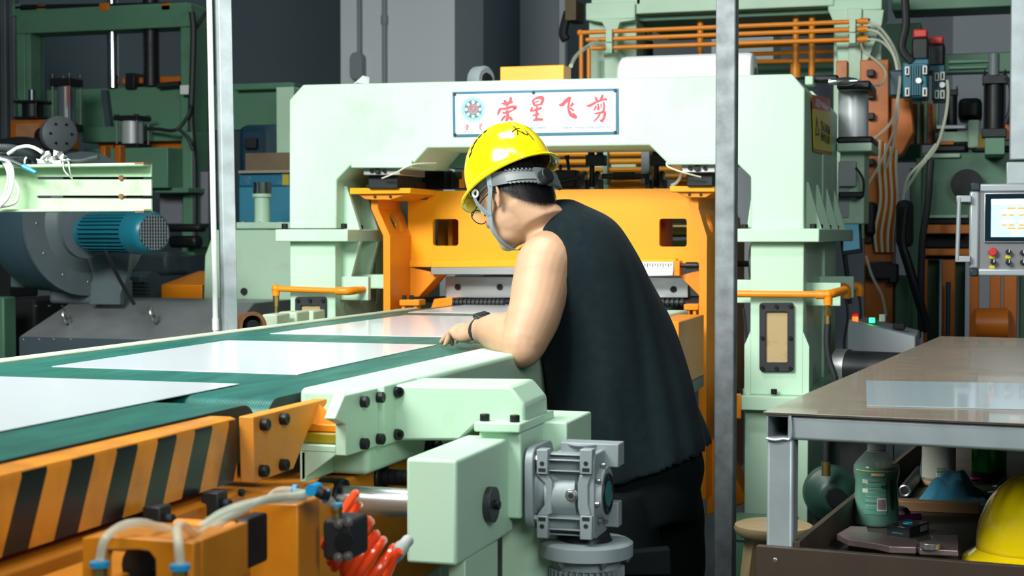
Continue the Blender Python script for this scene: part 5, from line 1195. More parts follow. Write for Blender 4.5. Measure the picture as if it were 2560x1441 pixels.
# teal motor
m0 = c + ax * .19; mcen = at(240, 580, Y=BY6 + .1)
p0 = at(232, 582, Y=BY6 - .02); p1 = at(345, 582, Y=BY6 - .16); p1.z = p0.z; p2 = at(405, 582, Y=BY6 - .22); p2.z = p0.z; am = (p1 - p0).normalized(); p2 = p1 + am * .13
mt = MB().cyl(p0 - am * .05, p1, .082, n=32).build('motor_body', BLUE, bw_)
_, u_, w_ = frame_of(am)
fin2 = MB().box(-.005, (p1 - p0).length, -.003, .003, .078, .10).mesh('cooling_fin'); fin2.materials.append(BLUE)
rot = Matrix((am, w_, u_)).transposed() if False else None
for k in range(28):
    t_ = 2 * math.pi * k / 28; rad = u_ * math.cos(t_) + w_ * math.sin(t_); tan = am.cross(rad)
    o = bpy.data.objects.new('cooling_fin', fin2); COL.objects.link(o); o.parent = mt
    o.matrix_basis = Matrix.Translation(p0) @ Matrix((am, tan, rad)).transposed().to_4x4()
cw = MB().lathe(p1 - am * .01, am, [(0, .107), (.10, .107), (.125, .10), (.135, .088)], 40).build('fan_cowl', BLUE, bw_)
MB().cyl(p1 + am * .124, p1 + am * .126, .088, n=32).build('fan_dark', DRK, cw)
for k in range(-5, 6):
    hh = math.sqrt(max(0, .086 ** 2 - (k * .016) ** 2))
    for U, V_ in ((u_, w_), (w_, u_)):
        MB().cyl(p1 + am * .127 + U * k * .016 - V_ * hh, p1 + am * .127 + U * k * .016 + V_ * hh, .0026, n=6).build('grille_bar', GRYP, cw)
MB().lathe(p0 - am * .09, am, [(0, .13), (.03, .13), (.035, .10)], 32).build('motor_flange', BLG, bw_)
bolt(cw, p1 + am * .03 + (Vector((0, -1, -.6)).normalized()) * .107, (0, -1, -.6), .006, 1, STUD, 'screw', BRASS)
tag(MB().tube([at(258, 540, Y=BY6 - .12), at(257, 600, Y=BY6 - .13), at(275, 650, Y=BY6 - .1), at(305, 710, Y=BY6), at(335, 760, Y=BY6 + .1)], .010, 10, 6).build('motor_cable', RUB), 'black cable hanging from the teal blower motor', 'cable')
# orange box and dark motor below
ob2 = thing('orange_box', 'small orange box behind the grey cabinet', 'box', at(450, 755, Y=8.0))
a, b = at(403, 712, Y=7.9), at(505, 762, Y=7.9)
zb_ = at(430, 677, Y=8.35).z
MB().prism([Vector((a.x, 7.9, 0)), Vector((a.x, 7.9, a.z)), Vector((a.x, 8.35, zb_)), Vector((a.x, 8.35, 0))], (b.x - a.x, 0, 0)).build('body', OR, ob2, .004)
mo2 = thing('floor_motor', 'dark finned motor behind the blower foot', 'motor', at(340, 760, Y=8.0))
cylXY('body', (300, 730), (385, 730), .12, 8.1, BLG, mo2, 28)
for i in range(6): bxY('fin', 300, 703 + i * 9, 370, 707 + i * 9, 7.95, .05, BLG, mo2, 0)
bxY('terminal_box', 318, 690, 352, 712, 7.97, .12, BLG, mo2, .01)
gb2 = thing('floor_motor', 'grey blocky gear unit right of the teal blower motor', 'motor', at(370, 640, Y=8.3))
bxY('body', 325, 630, 418, 690, 8.3, .3, BLG, gb2, .03); bxY('shaft_housing', 395, 560, 500, 580, 8.4, .1, BLK, gb2, .02); bxY('shaft_housing', 420, 590, 490, 620, 8.4, .1, BLK, gb2, .02)
# green reservoir with chrome filler cap
rs = thing('oil_reservoir', 'light green oil tank with chrome filler cap beside the portal', 'tank', at(620, 790, Y=7.75))
a, b = at(505, 572, Y=7.75), at(735, 850, Y=7.75)
MB().prism(PY([(512, 640), (535, 575), (735, 572), (735, 900), (505, 900)], 7.75), (0, .7, 0)).build('tank', G, rs, .006)
bxY('tank_lid', 500 + 90, 556, 735, 572, 7.73, .6, G, rs, .004)
cylZ('filler_neck', 656, 488, 560, 18, 7.95, G, rs, 28); cylZ('neck_flange', 656, 485, 493, 23, 7.95, G, rs, 28)
cp_ = cylZ('filler_cap', 656, 459, 485, 21, 7.95, CHR, rs, 12); cylZ('cap_rim', 656, 456, 462, 22, 7.95, CHR, rs, 24)
for qx in (608, 648, 700): bolt(rs, at(qx, 556, Y=7.79), (0, 0, 1), .01, .8, STUD, 'screw')
for qx in (614, 724): bxY('foot_bolt', qx - 7, 760, qx + 7, 768, 7.7, .04, BLK, rs, 0)
cylXY('sight_hole', (610, 729), (610, 729.01), .02, 7.295, BLK, rs) if False else MB().cyl(at(610, 729, Y=7.749), at(610, 729, Y=7.74), .02).build('sight_plug', DRK, rs)
# rust brown roller and cream blocks behind the far rail
rr = thing('spare_roller', 'rust brown roller ring behind the far conveyor rail', 'roller', at(610, 830, Y=5.3))
a, b = at(585, 822, Y=5.35), at(632, 815, Y=5.15)
MB().lathe(a, b - a, [(0, .052), ((b - a).length, .052), ((b - a).length, .038), (.1, .037)], 36).build('shell', RUST, rr); MB().cyl(a.lerp(b, .3), a.lerp(b, 1.02), .022).build('hub', BLK, rr)
MB().box(a.x - .02, a.x + .05, 5.25, 5.35, 0, a.z - .05).build('stand', GRYP, rr)
for k, (x0, y0, x1, y1, Y) in enumerate(((655, 786, 692, 812, 5.35), (695, 780, 742, 806, 5.5), (745, 777, 783, 802, 5.7))):
    a, b = at(x0, y0, Y=Y), at(x1, y1, Y=Y)
    tag(MB().box(a.x, b.x, Y, Y + .12, .96, a.z).build('guide_block', RAILC, None, .006), ('first chipped cream guide block next to the rust brown roller', 'middle chipped cream guide block behind the far rail', 'chipped cream guide block nearest the portal window')[k], 'block', 'cream guide blocks behind the far rail')
gr2 = thing('guide_rail', 'narrow green rail carrying the cream blocks behind the conveyor', 'rail', (-2.6, 5.5, 0))
MB().box(-2.85, -2.30, 5.33, 5.84, .925, .959).build('bar', G, gr2, .004)
for y in (5.36, 5.78): MB().box(-2.6, -2.55, y, y + .05, 0, .925).build('leg', G, gr2)
# blue cabinet, cardboard box, dark blue machine on top
bc = thing('blue_crate', 'blue crate with printed band below a cardboard box', 'crate', at(660, 560, Y=8.6))
BLC = mat('blue_crate_plastic', (.03, .22, .33), .5); BLC2 = mat('blue_print_band', (.01, .14, .25), .5, dirt=(.35, .4, .45), dirt_amt=.7, dirt_scale=14)
a, b = at(596, 466, Y=8.6), at(760, 700, Y=8.6); MB().box(a.x, b.x, 8.6, 9.1, b.z, a.z).build('body', BLC, bc, .01)
bxY('print_band', 596, 431, 760, 466, 8.59, .5, BLC2, bc, .01); bxY('yellow_mark', 706, 433, 722, 463, 8.585, .01, mat('mark_yellow', (.45, .36, .03), .6), bc, 0)
cd_ = thing('cardboard_box', 'brown cardboard box on the blue crate', 'box', at(670, 430, Y=8.7))
CARD = mat('cardboard', (.17, .125, .075), .85, vary=.15, vscale=9)
a, b = at(612, 383, Y=8.62), at(770, 430, Y=8.62); MB().box(a.x, b.x, 8.62, 9.05, b.z, a.z).build('body', CARD, cd_, .006)
bxY('flap', 596, 427, 770, 431, 8.55, .1, mat('pale_card', (.30, .27, .20), .8), cd_, 0)
dm = thing('blue_machine', 'dark blue rounded machine hood behind the bright post', 'machine', at(650, 500, Y=9.4))
bxY('hood', 592, 312, 706, 470, 9.4, .6, DBLUE, dm, .05); bxY('vent_recess', 610, 345, 640, 372, 9.36, .08, DRK, dm, .01); bxY('side_hood', 655, 318, 704, 400, 9.36, .3, BLT, dm, .03)
# green uncoiler frame
UY = 9.3
un = thing('uncoiler_frame', 'tall dark green uncoiler frame with cross beam and cylinders', 'machine frame', at(260, 500, Y=UY))
_gi = [0]
def gx_(n, x0, y0, x1, y1, dY=.15, Y=UY, m=GD, bev=.006, par=None): _gi[0] += 1; return bxY(n, x0, y0, x1, y1, Y + .005 * (_gi[0] % 7), dY + .011 * (_gi[0] % 5), m, par or un, bev)
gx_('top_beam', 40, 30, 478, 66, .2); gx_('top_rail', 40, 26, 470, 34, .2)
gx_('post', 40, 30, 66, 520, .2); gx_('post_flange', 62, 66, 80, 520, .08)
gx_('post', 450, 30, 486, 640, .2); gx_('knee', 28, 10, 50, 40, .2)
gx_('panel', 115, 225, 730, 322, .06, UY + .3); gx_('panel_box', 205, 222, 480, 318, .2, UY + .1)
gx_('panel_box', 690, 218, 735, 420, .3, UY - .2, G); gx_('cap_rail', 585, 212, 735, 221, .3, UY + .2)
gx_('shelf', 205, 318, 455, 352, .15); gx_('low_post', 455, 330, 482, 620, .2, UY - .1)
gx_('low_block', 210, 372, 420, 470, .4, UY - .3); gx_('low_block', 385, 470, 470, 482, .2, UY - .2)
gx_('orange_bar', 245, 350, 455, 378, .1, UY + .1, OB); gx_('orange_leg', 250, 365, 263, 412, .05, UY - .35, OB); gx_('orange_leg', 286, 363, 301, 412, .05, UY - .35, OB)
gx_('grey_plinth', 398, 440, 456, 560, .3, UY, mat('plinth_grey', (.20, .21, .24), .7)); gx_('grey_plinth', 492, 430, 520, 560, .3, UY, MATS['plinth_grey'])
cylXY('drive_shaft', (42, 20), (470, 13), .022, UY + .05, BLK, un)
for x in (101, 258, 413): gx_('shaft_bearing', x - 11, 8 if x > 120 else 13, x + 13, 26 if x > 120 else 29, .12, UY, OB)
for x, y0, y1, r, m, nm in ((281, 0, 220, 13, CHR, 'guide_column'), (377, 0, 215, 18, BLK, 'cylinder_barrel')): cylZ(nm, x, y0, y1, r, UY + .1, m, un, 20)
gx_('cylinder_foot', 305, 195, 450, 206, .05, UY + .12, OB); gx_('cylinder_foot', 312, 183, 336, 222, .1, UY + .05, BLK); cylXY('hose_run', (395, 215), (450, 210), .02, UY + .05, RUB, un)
un2 = MB().tube([at(480, 30, Y=UY - .05), at(484, 80, Y=UY - .05), at(481, 200, Y=UY - .05), at(478, 300, Y=UY - .05), at(486, 420, Y=UY - .05), at(486, 600, Y=UY - .05)], .022, 8, 6).build('hydraulic_hose', RUB)
tag(un2, 'thick black hose running down the uncoiler post', 'hose')
tag(MB().tube([at(478, 262, Y=UY - .1), at(470, 290, Y=UY - .1), at(440, 325, Y=UY - .15), at(395, 323, Y=UY - .12), at(370, 322, Y=UY - .1)], .012, 8, 6).tube([at(450, 325, Y=UY - .15), at(470, 345, Y=UY - .15), at(482, 375, Y=UY - .15)], .012, 8, 6).build('hydraulic_hose', RUB), 'thin black hose looping from the uncoiler post to the shelf', 'hose')
tag(MB().tube([at(515, 30, Y=UY), at(500, 55, Y=UY), at(483, 80, Y=UY)], .012, 8, 5).build('hydraulic_hose', RUB), 'short black hose beside the top of the white conduit', 'hose')
tag(bxY('junction_box', 449, 213, 475, 236, UY - .06, .06, PLW, None, .006), 'small white junction box on the uncoiler post', 'box')
def tie_cylinder(label, cx, ytop, ybot, rw, Y, mb_, mh, nrod=4, tilt=0):
    t = thing('tie_rod_cylinder', label, 'cylinder', at(cx, ybot, Y=Y))
    a, b = at(cx + tilt, ytop, Y=Y), at(cx, ybot, Y=Y)
    if not tilt: b.x = a.x
    r = rw * (a - CAM).length / FPX; d = (b - a).normalized(); hh = .05 * (a - b).length / .35
    MB().cyl(a + d * hh, b - d * hh, r * .78, n=24).build('barrel', mb_, t)
    for p, q in ((a, a + d * hh), (b - d * hh, b)):
        _, u, w = frame_of(d); c = (p + q) / 2; MB().obox(c, Vector((r, 0, 0)), Vector((0, r, 0)), d * hh / 2).build('end_head', mh, t, .004)
    for sx in (-.82, .82):
        for sy in (-.82, .82):
            o = Vector((sx * r, sy * r, 0)); MB().cyl(a + o - d * hh * .6, b + o, r * .07, n=8).build('tie_rod', GRYP if mb_ is not BLK else BLK, t)
            MB().cyl(a + o - d * hh * .35, a + o, r * .15, n=6).build('nut', BLK, t)
    return t
SIL = mat('silver_cylinder', (.50, .53, .54), .38, .15)
tie_cylinder('tilted clear cylinder with red stripe above the chuck', 166, 198, 330, 28, 8.9, mat('smoky_barrel', (.10, .13, .14), .25, coat=.3), BLK)
bxY('red_stripe', 166, 215, 171, 262, 8.75, .01, mat('red_tape', (.5, .10, .10), .5), [o for o in COL.objects if o.name.startswith('tie_rod_cylinder')][-1], 0)
tie_cylinder('short silver cylinder on the green block', 331, 291, 372, 33, 9.15, SIL, BLK)
tk = tie_cylinder('black cylinder with rod standing on the orange housing', 82, 253, 300, 32, 9.0, BLK, BLK)
cylZ('piston_rod', 80, 225, 256, 8, 9.0, mat('oiled_rod', (.12, .15, .17), .3, .8), tk)
oh = thing('orange_housing', 'orange box housing with pale worn panel behind the cables', 'housing', at(80, 370, Y=8.9))
bxY('body', 24, 301, 134, 372, 8.8, .3, OB, oh, .01); bxY('worn_panel', 38, 309, 98, 360, 8.79, .02, mat('worn_salmon', (.50, .22, .10), .6, vary=.3, vscale=10), oh, .004)
MB().prism(PY([(98, 301), (134, 301), (134, 318), (114, 335), (116, 372), (98, 365)], 8.78), (0, .03, 0)).build('bracket_arm', OB, oh)
ch_ = thing('spindle_chuck', 'grey round chuck wheel beside the orange housing', 'chuck', at(160, 350, Y=8.5))
c = at(150, 335, Y=8.5); d = Vector((.8, -.6, 0)); r = .09
MB().lathe(c - d * .05, d, [(0, r * 1.25), (.05, r * 1.25), (.06, r * 1.0), (.07, .3 * r)], 36).build('wheel', GRYP, ch_)
for k in range(6):
    _, u, w = frame_of(d); t_ = k * math.pi / 3; bolt(ch_, c + d * .015 + (u * math.cos(t_) + w * math.sin(t_)) * r * .75, d, .008, 1)
MB().cyl(c - d * .3, c - d * .05, .06, n=20).build('spindle', BLK, ch_)
df = tag(MB().prism(PY([(252, 225), (265, 225), (281, 352), (268, 356)], 9.36), (0, .05, 0)).build('drag_chain', mat('chain_plastic', (.05, .07, .09), .6, bump=.6, bscale=60)), 'grey ribbed cable chain leaning across the green panel', 'cable chain')
ms = thing('hose_loop', 'dark hose loop behind the cables on the arm', 'hose', at(60, 380, Y=8.5)); MB().tube([at(0, 365, Y=8.5), at(40, 358, Y=8.5), at(85, 362, Y=8.5), at(108, 385, Y=8.5), at(112, 420, Y=8.5)], .04, 12, 6).build('hose', RUB, ms)
gn = thing('green_machine_base', 'dark green machine base at the picture edge beside the blower', 'machine base', at(20, 850, Y=7.6))
bxY('base', -90, 742, 12, 1000, 7.6, .12, GD, gn, .01); bxY('drum', 20, 745, 90, 900, 8.0, .4, DRK, gn, .02); bxY('column', -60, 520, 25, 745, 8.2, .3, DRK, gn, .01)
bxY('column', 36, 500, 60, 690, 8.1, .05, GRYP, gn, .004)

# dim corrugated strips at the far left edge
cs = thing('cladding_sheet', 'dim corrugated wall cladding at the top corner', 'cladding', at(15, 300, Y=10.5))
for i in range(5): bxY('cladding_rib', -60 + i * 22, -80, -49 + i * 22, 420, 10.5, .05, GRYP, cs, .01)
bxY('cladding_back', -80, -80, 46, 420, 10.56, .03, GRYP, cs, 0)

# ================================================================== BACKGROUND, BEHIND AND RIGHT OF THE PORTAL
# things standing on the portal beam
tpz = zt
wf = thing('film_roll', 'thick white plastic film roll lying on top of the portal', 'roll', at(1725, 190, Y=6.9))
a, b = at(1552, 190, Y=6.95), at(1888, 190, Y=6.95); rr_ = .098; zc = tpz + rr_ + .002
FILM = mat('white_film', (.85, .85, .83), .35)
MB().lathe((a.x - .0, 6.95, zc), (1, 0, 0), [(0, rr_ * .80), (.012, rr_ * .95), (.03, rr_), (b.x - a.x - .03, rr_), (b.x - a.x - .01, rr_ * .95), (b.x - a.x, rr_ * .8), (b.x - a.x, .04)], 48).build('film', FILM, wf)
MB().cyl((b.x - .01, 6.95, zc), (b.x + .004, 6.95, zc), .03, n=24).build('core', CARD, wf)
bo = thing('drive_box', 'bright orange box on top of the portal above the sign', 'box', at(1330, 200, Y=6.4))
a, b = at(1250, 167, Y=6.35), at(1410, 200, Y=6.35); d_ = at(1428, 167, X=b.x)
MB().box(a.x, b.x, 6.35, d_.y, tpz - ci, a.z).build('body', OY, bo, .004)
gw = thing('fan_wheel', 'small grey wheel housing on top of the portal beside the orange box', 'fan', at(1205, 200, Y=6.6))
c = at(1205, 200, Y=6.65); d = Vector((.9, -.43, 0))
MB().lathe(c - d * .04, d, [(0, .055), (.01, .062), (.06, .062), (.07, .05), (.07, .03), (.05, .028)], 36).build('housing', GREYPL, gw); MB().cyl(c, c + d * .04, .025).build('hub', BLK, gw)
pbg = thing('plastic_scrap', 'clear plastic scrap lying on the portal top', 'scrap', at(905, 205, Y=6.2))
mb = MB(); c = at(905, 205, Y=6.2)
mb.add([c + Vector(v) for v in ((-.045, 0, -.01), (0, .02, .012), (.012, -.02, .025), (.03, .01, .02), (.032, 0, -.01), (-.01, -.03, -.006))], [(0, 1, 2), (1, 2, 3), (2, 3, 4), (2, 4, 5), (0, 2, 5)]); mb.build('film', BAG, pbg)

# second machine: green posts, head beam, orange pipes
MY = 8.6
sm = thing('straightener_frame', 'light green roll straightener frame with wide head beam behind the portal', 'machine frame', at(1800, 300, Y=MY))
def gm_(n, x0, y0, x1, y1, dY=.2, Y=MY, m=G, bev=.006): _gi[0] += 1; return bxY(n, x0, y0, x1, y1, Y + .004 * (_gi[0] % 5), dY + .013 * (_gi[0] % 4), m, sm, bev)
# left post: capital, waisted neck and shaft
gm_('post_cap', 1464, 8, 1588, 46, .5); gm_('post_cap', 1478, -40, 1602, 12, .5)
MB().prism(PY([(1466, 46), (1588, 46), (1588, 50), (1550, 56), (1545, 70), (1545, 130), (1560, 140), (1560, 215), (1510, 215), (1510, 140), (1512, 70), (1505, 56), (1466, 50)], MY - .04), (0, .06, 0)).build('post_rib', G, sm, .004)
gm_('post', 1472, 50, 1590, 600, .4, MY + .05)
gm_('post_cap', 2070, 0, 2205, 24, .5); gm_('post_cap', 2075, -60, 2205, 2, .5)
MB().prism(PY([(2070, 24), (2210, 24), (2205, 60), (2175, 140), (2160, 165), (2160, 200), (2100, 200), (2095, 150), (2085, 60)], MY - .04), (0, .06, 0)).build('post_rib', G, sm, .004)
MB().prism(PY([(2118, 20), (2155, 20), (2152, 200), (2122, 200)], MY - .06), (0, .04, 0)).build('post_rib', G, sm, .004)
gm_('post', 2085, 24, 2200, 600, .4, MY + .05)
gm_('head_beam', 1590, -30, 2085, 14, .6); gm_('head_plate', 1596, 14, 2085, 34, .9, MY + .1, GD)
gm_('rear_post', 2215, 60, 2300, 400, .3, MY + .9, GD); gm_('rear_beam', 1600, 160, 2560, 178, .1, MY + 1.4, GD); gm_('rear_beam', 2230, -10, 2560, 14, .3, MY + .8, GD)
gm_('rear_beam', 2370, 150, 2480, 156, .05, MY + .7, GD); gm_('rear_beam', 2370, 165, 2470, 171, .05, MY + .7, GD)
cylZ('guide_column', 1611, 45, 105, 7, MY + .3, CHR, sm); cylZ('cylinder', 1611, 105, 145, 22, MY + .3, BLK, sm)
for x, y0, y1 in ((1751, 18, 140), (1990, 8, 185), (2030, 20, 190)):
    cylZ('orange_column', x, y0 + 14, y1, 8, MY + .2, OR, sm); cylZ('column_sleeve', x, y0, y0 + 16, 8, MY + .2, STL, sm)
cylZ('column_foot', 1989, 160, 195, 13, MY + .2, OR, sm)
pp = thing('pipe_rack', 'three parallel orange air pipes on green clamps above the white roll', 'pipes', at(1800, 100, Y=MY - .2))
PYy = MY - .18
for (xa, ya, xb, yb) in ((1448, 82, 2163, 53), (1465, 100, 2163, 73), (1480, 121, 2163, 98)):
    MB().cyl(at(xa, ya, Y=PYy), at(xb, yb, Y=PYy), .0125, n=12).build('pipe', OR, pp)
    q = at(xb, yb, Y=PYy); MB().cyl(q - Vector((.03, 0, 0)), q + Vector((.015, 0, 0)), .017, n=12).build('end_socket', OR, pp); MB().cyl(q + Vector((.015, 0, 0)), q + Vector((.025, 0, 0)), .013).build('hose_nipple', DBLUE, pp)
for xa, ya, xb, yb in ((1453, 82, 1453, 200), (1472, 121, 1472, 200)): MB().cyl(at(xa, ya, Y=PYy), at(xb, yb, Y=PYy), .0125, n=12).build('drop_pipe', OR, pp)
MB().ball(at(1450, 82, Y=PYy), .018).build('elbow', OR, pp)
for x, y in ((1522, 95), (2131, 70)):
    bxY('pipe_clamp', x - 8, y - 22, x + 8, y + 10, PYy - .03, .06, G, pp, .003); bxY('pipe_clamp', x - 8, y + 12, x + 8, y + 38, PYy - .03, .06, G, pp, .003)
rk = thing('pipe_rack', 'darker row of orange pipes farther back beside the green post', 'pipes', at(1950, 130, Y=MY + .9))
for ya, yb in ((118, 105), (138, 127), (156, 150)): MB().cyl(at(1800, ya, Y=MY + .9), at(2120, yb, Y=MY + .9), .013, n=10).build('pipe', OR, rk)
# pipes seen through the portal opening
op = thing('pipe_rack', 'orange pipes glimpsed through the portal opening under the beam', 'pipes', at(1550, 400, Y=8.2))
for i, y in enumerate((384, 404, 425, 443)): MB().cyl(at(1375, y + 2, Y=8.2), at(1720, y - 2, Y=8.2), .0155, n=12).build('pipe', OY, op)
bxY('pipe_clamp', 1506, 370, 1518, 460, 8.15, .1, G, op, .003); bxY('pipe_clamp', 1603, 375, 1623, 460, 8.1, .1, GREYPL, op, .003)
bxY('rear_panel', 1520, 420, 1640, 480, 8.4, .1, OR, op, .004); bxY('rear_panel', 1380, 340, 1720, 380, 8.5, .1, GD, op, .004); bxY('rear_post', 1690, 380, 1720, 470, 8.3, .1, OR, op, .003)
# rollers glimpsed through the window of the carriage
rw = thing('pinch_roller', 'golden pinch roller glimpsed through the carriage window', 'roller', at(1690, 590, Y=7.6))
MB().cyl(at(1640, 577, Y=7.6), at(1740, 577, Y=7.6), .032, n=24).build('roller', BRASS, rw); bxY('bracket', 1660, 540, 1790, 558, 7.0, .72, G, rw, .004); bxY('bracket', 1660, 600, 1790, 620, 7.4, .3, G, rw, .004)
# yellow wheel beside the portal column
yw = thing('hand_wheel', 'yellow rimmed wheel behind the portal column', 'wheel', at(1870, 660, Y=6.6))
c = at(1885, 660, Y=6.65); MB().torus(c, (1, .3, 0), .085, .012, 36, 10).build('rim', mat('wheel_yellow', (.55, .55, .02), .4), yw); MB().cyl(c - Vector((.01, 0, 0)), c + Vector((.01, 0, 0)), .08, n=32).build('disc', GRYP, yw); MB().cyl(c - Vector((.09, 0, 0)), c, .015, n=6).build('hub_nut', BLK, yw)
tag(MB().tube([at(1858, 770, Y=6.3), at(1862, 800, Y=6.3), at(1868, 860, Y=6.3)], .006, 8, 5).build('hose', RUB), 'thin black hose behind the portal column front', 'hose')
# silver air cylinder beside the portal top
ac = thing('air_cylinder', 'large silver air cylinder with black heads beside the portal top', 'cylinder', at(2135, 345, Y=7.5))
cylZ('barrel', 2134, 205, 350, 38, 7.5, SIL, ac, 36)
bxY('head', 2092, 203, 2176, 222, 7.28, .4, BLK, ac, .01); bxY('base_head', 2092, 342, 2182, 358, 7.28, .4, BLK, ac, .01)
bxY('mount', 2092, 358, 2180, 378, 7.25, .45, G, ac, .006); bxY('mount_leg', 2100, 378, 2160, 560, 7.35, .3, G, ac, .006)
sil = thing('silencer', 'chrome cone silencer on top of the silver air cylinder', 'silencer', at(2110, 204, Y=7.2))
a, b = at(2072, 205, Y=7.2), at(2143, 202, Y=7.2); MB().lathe(a, b - a, [(0, .014), (.085, .02), ((b - a).length, .010)], 24).build('cone', CHR, sil); bxY('valve', 2032, 188, 2095, 203, 7.25, .08, BLK, sil, .01); bxY('bracket', 2012, 190, 2033, 212, 7.2, .1, G, sil, .006)
ge = thing('junction_box', 'pale grey metal box beside the portal ribs', 'box', at(2120, 465, Y=7.3))
bxY('box', 2096, 404, 2140, 466, 7.3, .12, mat('light_grey_box', (.33, .35, .37), .4), ge, .004); bxY('lower_box', 2096, 466, 2122, 545, 7.34, .1, MATS['light_grey_box'], ge, .004); MB().tube([at(2140, 420, Y=7.3), at(2158, 450, Y=7.28), at(2156, 490, Y=7.28), at(2140, 496, Y=7.28)], .006, 8, 6).build('lead', RUB, ge); bxY('sensor', 2096, 480, 2158, 494, 7.26, .05, BLK, ge, .006)
tb_ = thing('tablet_display', 'dark tablet display with blue screen behind the portal flange', 'display', at(2130, 640, Y=7.7))
MB().prism(PY([(2106, 548), (2152, 548), (2156, 632), (2104, 640)], 7.7), (0, .03, 0)).build('case', CORN, tb_, .004); MB().prism(PY([(2110, 555), (2146, 555), (2149, 622), (2108, 628)], 7.698), (0, .001, 0)).build('screen', mat('dim_screen', (.03, .10, .15), .2, emit=(.08, .22, .30), estr=.5), tb_)
MB().tube([at(2106, 600, Y=7.72), at(2118, 690, Y=7.72), at(2124, 760, Y=7.72)], .012, 8, 4).build('stand_pole', RUB, tb_)
# orange column with ribs and hoses
ocn = thing('mill_column', 'dark orange mill column with bundled hoses beyond the portal', 'machine column', at(2200, 600, Y=8.2))
MB().prism(PY([(2150, 150), (2222, 148), (2222, 400), (2232, 600), (2232, 900), (2160, 900), (2160, 560), (2150, 400)], 8.2), (0, .3, 0)).build('column', OB, ocn, .006)
MB().prism(PY([(2222, 230), (2275, 240), (2285, 330), (2255, 385), (2222, 400)], 8.25), (0, .2, 0)).build('bracket', OB, ocn, .006)
bxY('top_block', 2090, 152, 2118, 196, 8.1, .1, OB, ocn, .004)
for x, y in ((2175, 182), (2175, 238), (2175, 290), (2175, 405), (2170, 560), (2170, 600)): bxY('dark_clamp', x - 8, y - 8, x + 10, y + 8, 8.15, .06, BLK, ocn, .004)
for i in range(7):
    x = 2200 + i * 7; MB().tube([at(x, 350 + i * 4, Y=8.1), at(x - 2, 420, Y=8.1), at(x + 2, 500, Y=8.1), at(x - 12 + i, 580, Y=8.12), at(x - 8, 630, Y=8.15)], .008, 6, 4).build('hose_strand', OB if i % 2 else WIRE, ocn)
bxY('black_head', 2220, 660, 2245, 710, 8.1, .1, BLK, ocn, .01); bxY('black_head', 2165, 655, 2230, 700, 8.1, .1, BLK, ocn, .01); bxY('black_head', 2160, 505, 2190, 590, 8.1, .1, BLK, ocn, .02)
MB().tube([at(2262, 520, Y=8.0), at(2255, 600, Y=8.0), at(2270, 660, Y=8.0), at(2300, 760, Y=8.0), at(2320, 830, Y=8.0)], .024, 10, 6).build('drive_shaft', BLK, ocn)
bxY('dark_gearbox', 2240, 500, 2280, 620, 8.05, .2, DRK, ocn, .03); bxY('guide_bar', 2275, 420, 2300, 850, 8.3, .15, GD, ocn, .006); bxY('guide_bar', 2236, 690, 2278, 850, 8.25, .2, GD, ocn, .01)
tag(MB().tube([at(2327, 400, Y=8.0), at(2318, 520, Y=8.0), at(2306, 600, Y=8.0), at(2302, 720, Y=8.0), at(2303, 830, Y=8.0)], .018, 10, 6).build('cable_bundle', RUB), 'thick black cable bundle hanging left of the control panel', 'cable')
tag(MB().tube([at(2262, -10, Y=7.9), at(2265, 60, Y=7.9), at(2255, 120, Y=7.9), at(2280, 155, Y=7.9)], .02, 10, 6).build('cable_bundle', RUB), 'black cable bundle dropping to the blue reducer', 'cable')
# blue gear reducers with servo motors on top
for k, (x0, y0, x1, y1, Y, mx, my0, my1, cy0, lab) in enumerate(((2248, 150, 2322, 250, 7.9, 2300, 93, 150, 73, 'blue worm reducer with upright servo motor and red cap'), (2322, 165, 2366, 256, 8.1, 2340, 110, 165, 91, 'second blue reducer with shorter servo motor behind the first'))):
    t = thing('servo_reducer', lab, 'gear motor', at(x0, y1, Y=Y))
    bxY('housing', x0 + 8, y0 + 6, x1 - 4, y1 - 6, Y, .22, BLUE, t, .008)
    for i in range(5): bxY('fin', x0 + 26 + i * 6 if k == 0 else x0 + 10 + i * 5, y0 + 12, x0 + 29 + i * 6 if k == 0 else x0 + 12 + i * 5, y1 - 12, Y - .02, .03, BLUE, t, 0)
    for cx, cyy in ((x0 + 20, y0 + 27), (x1 - 10, y0 + 25), (x0 + 20, y1 - 20), (x1 - 10, y1 - 20)):
        lg = bxY('lug', cx - 6, cyy - 11, cx + 6, cyy + 11, Y - .03, .03, PLW, t, .003); bxY('lug_slot', cx - 2, cyy - 7, cx + 2, cyy + 7, Y - .032, .003, DRK, lg, 0)
    c = at((x0 + x1) / 2 + 12, (y0 + y1) / 2 + 3, Y=Y); MB().cyl(c, c + Vector((0, -.03, 0)), .014).build('plug', STL, t)
    bxY('motor_flange', mx - 24, my1 - 2, mx + 22, my1 + 12, Y - .0, .2, BLUE, t, .006)
    bxY('motor_body', mx - 22, my0, mx + 22, my1, Y + .02, .16, mat('servo_black', (.03, .035, .035), .25, .5) if k == 0 else MATS['servo_black'], t, .012)
    bxY('motor_cap', mx - 17, cy0, mx + 18, my0, Y + .03, .13, REDP, t, .008)
    if k == 0: bxY('input_adapter', 2222, 175, 2258, 240, Y + .03, .15, DBLUE, t, .01)
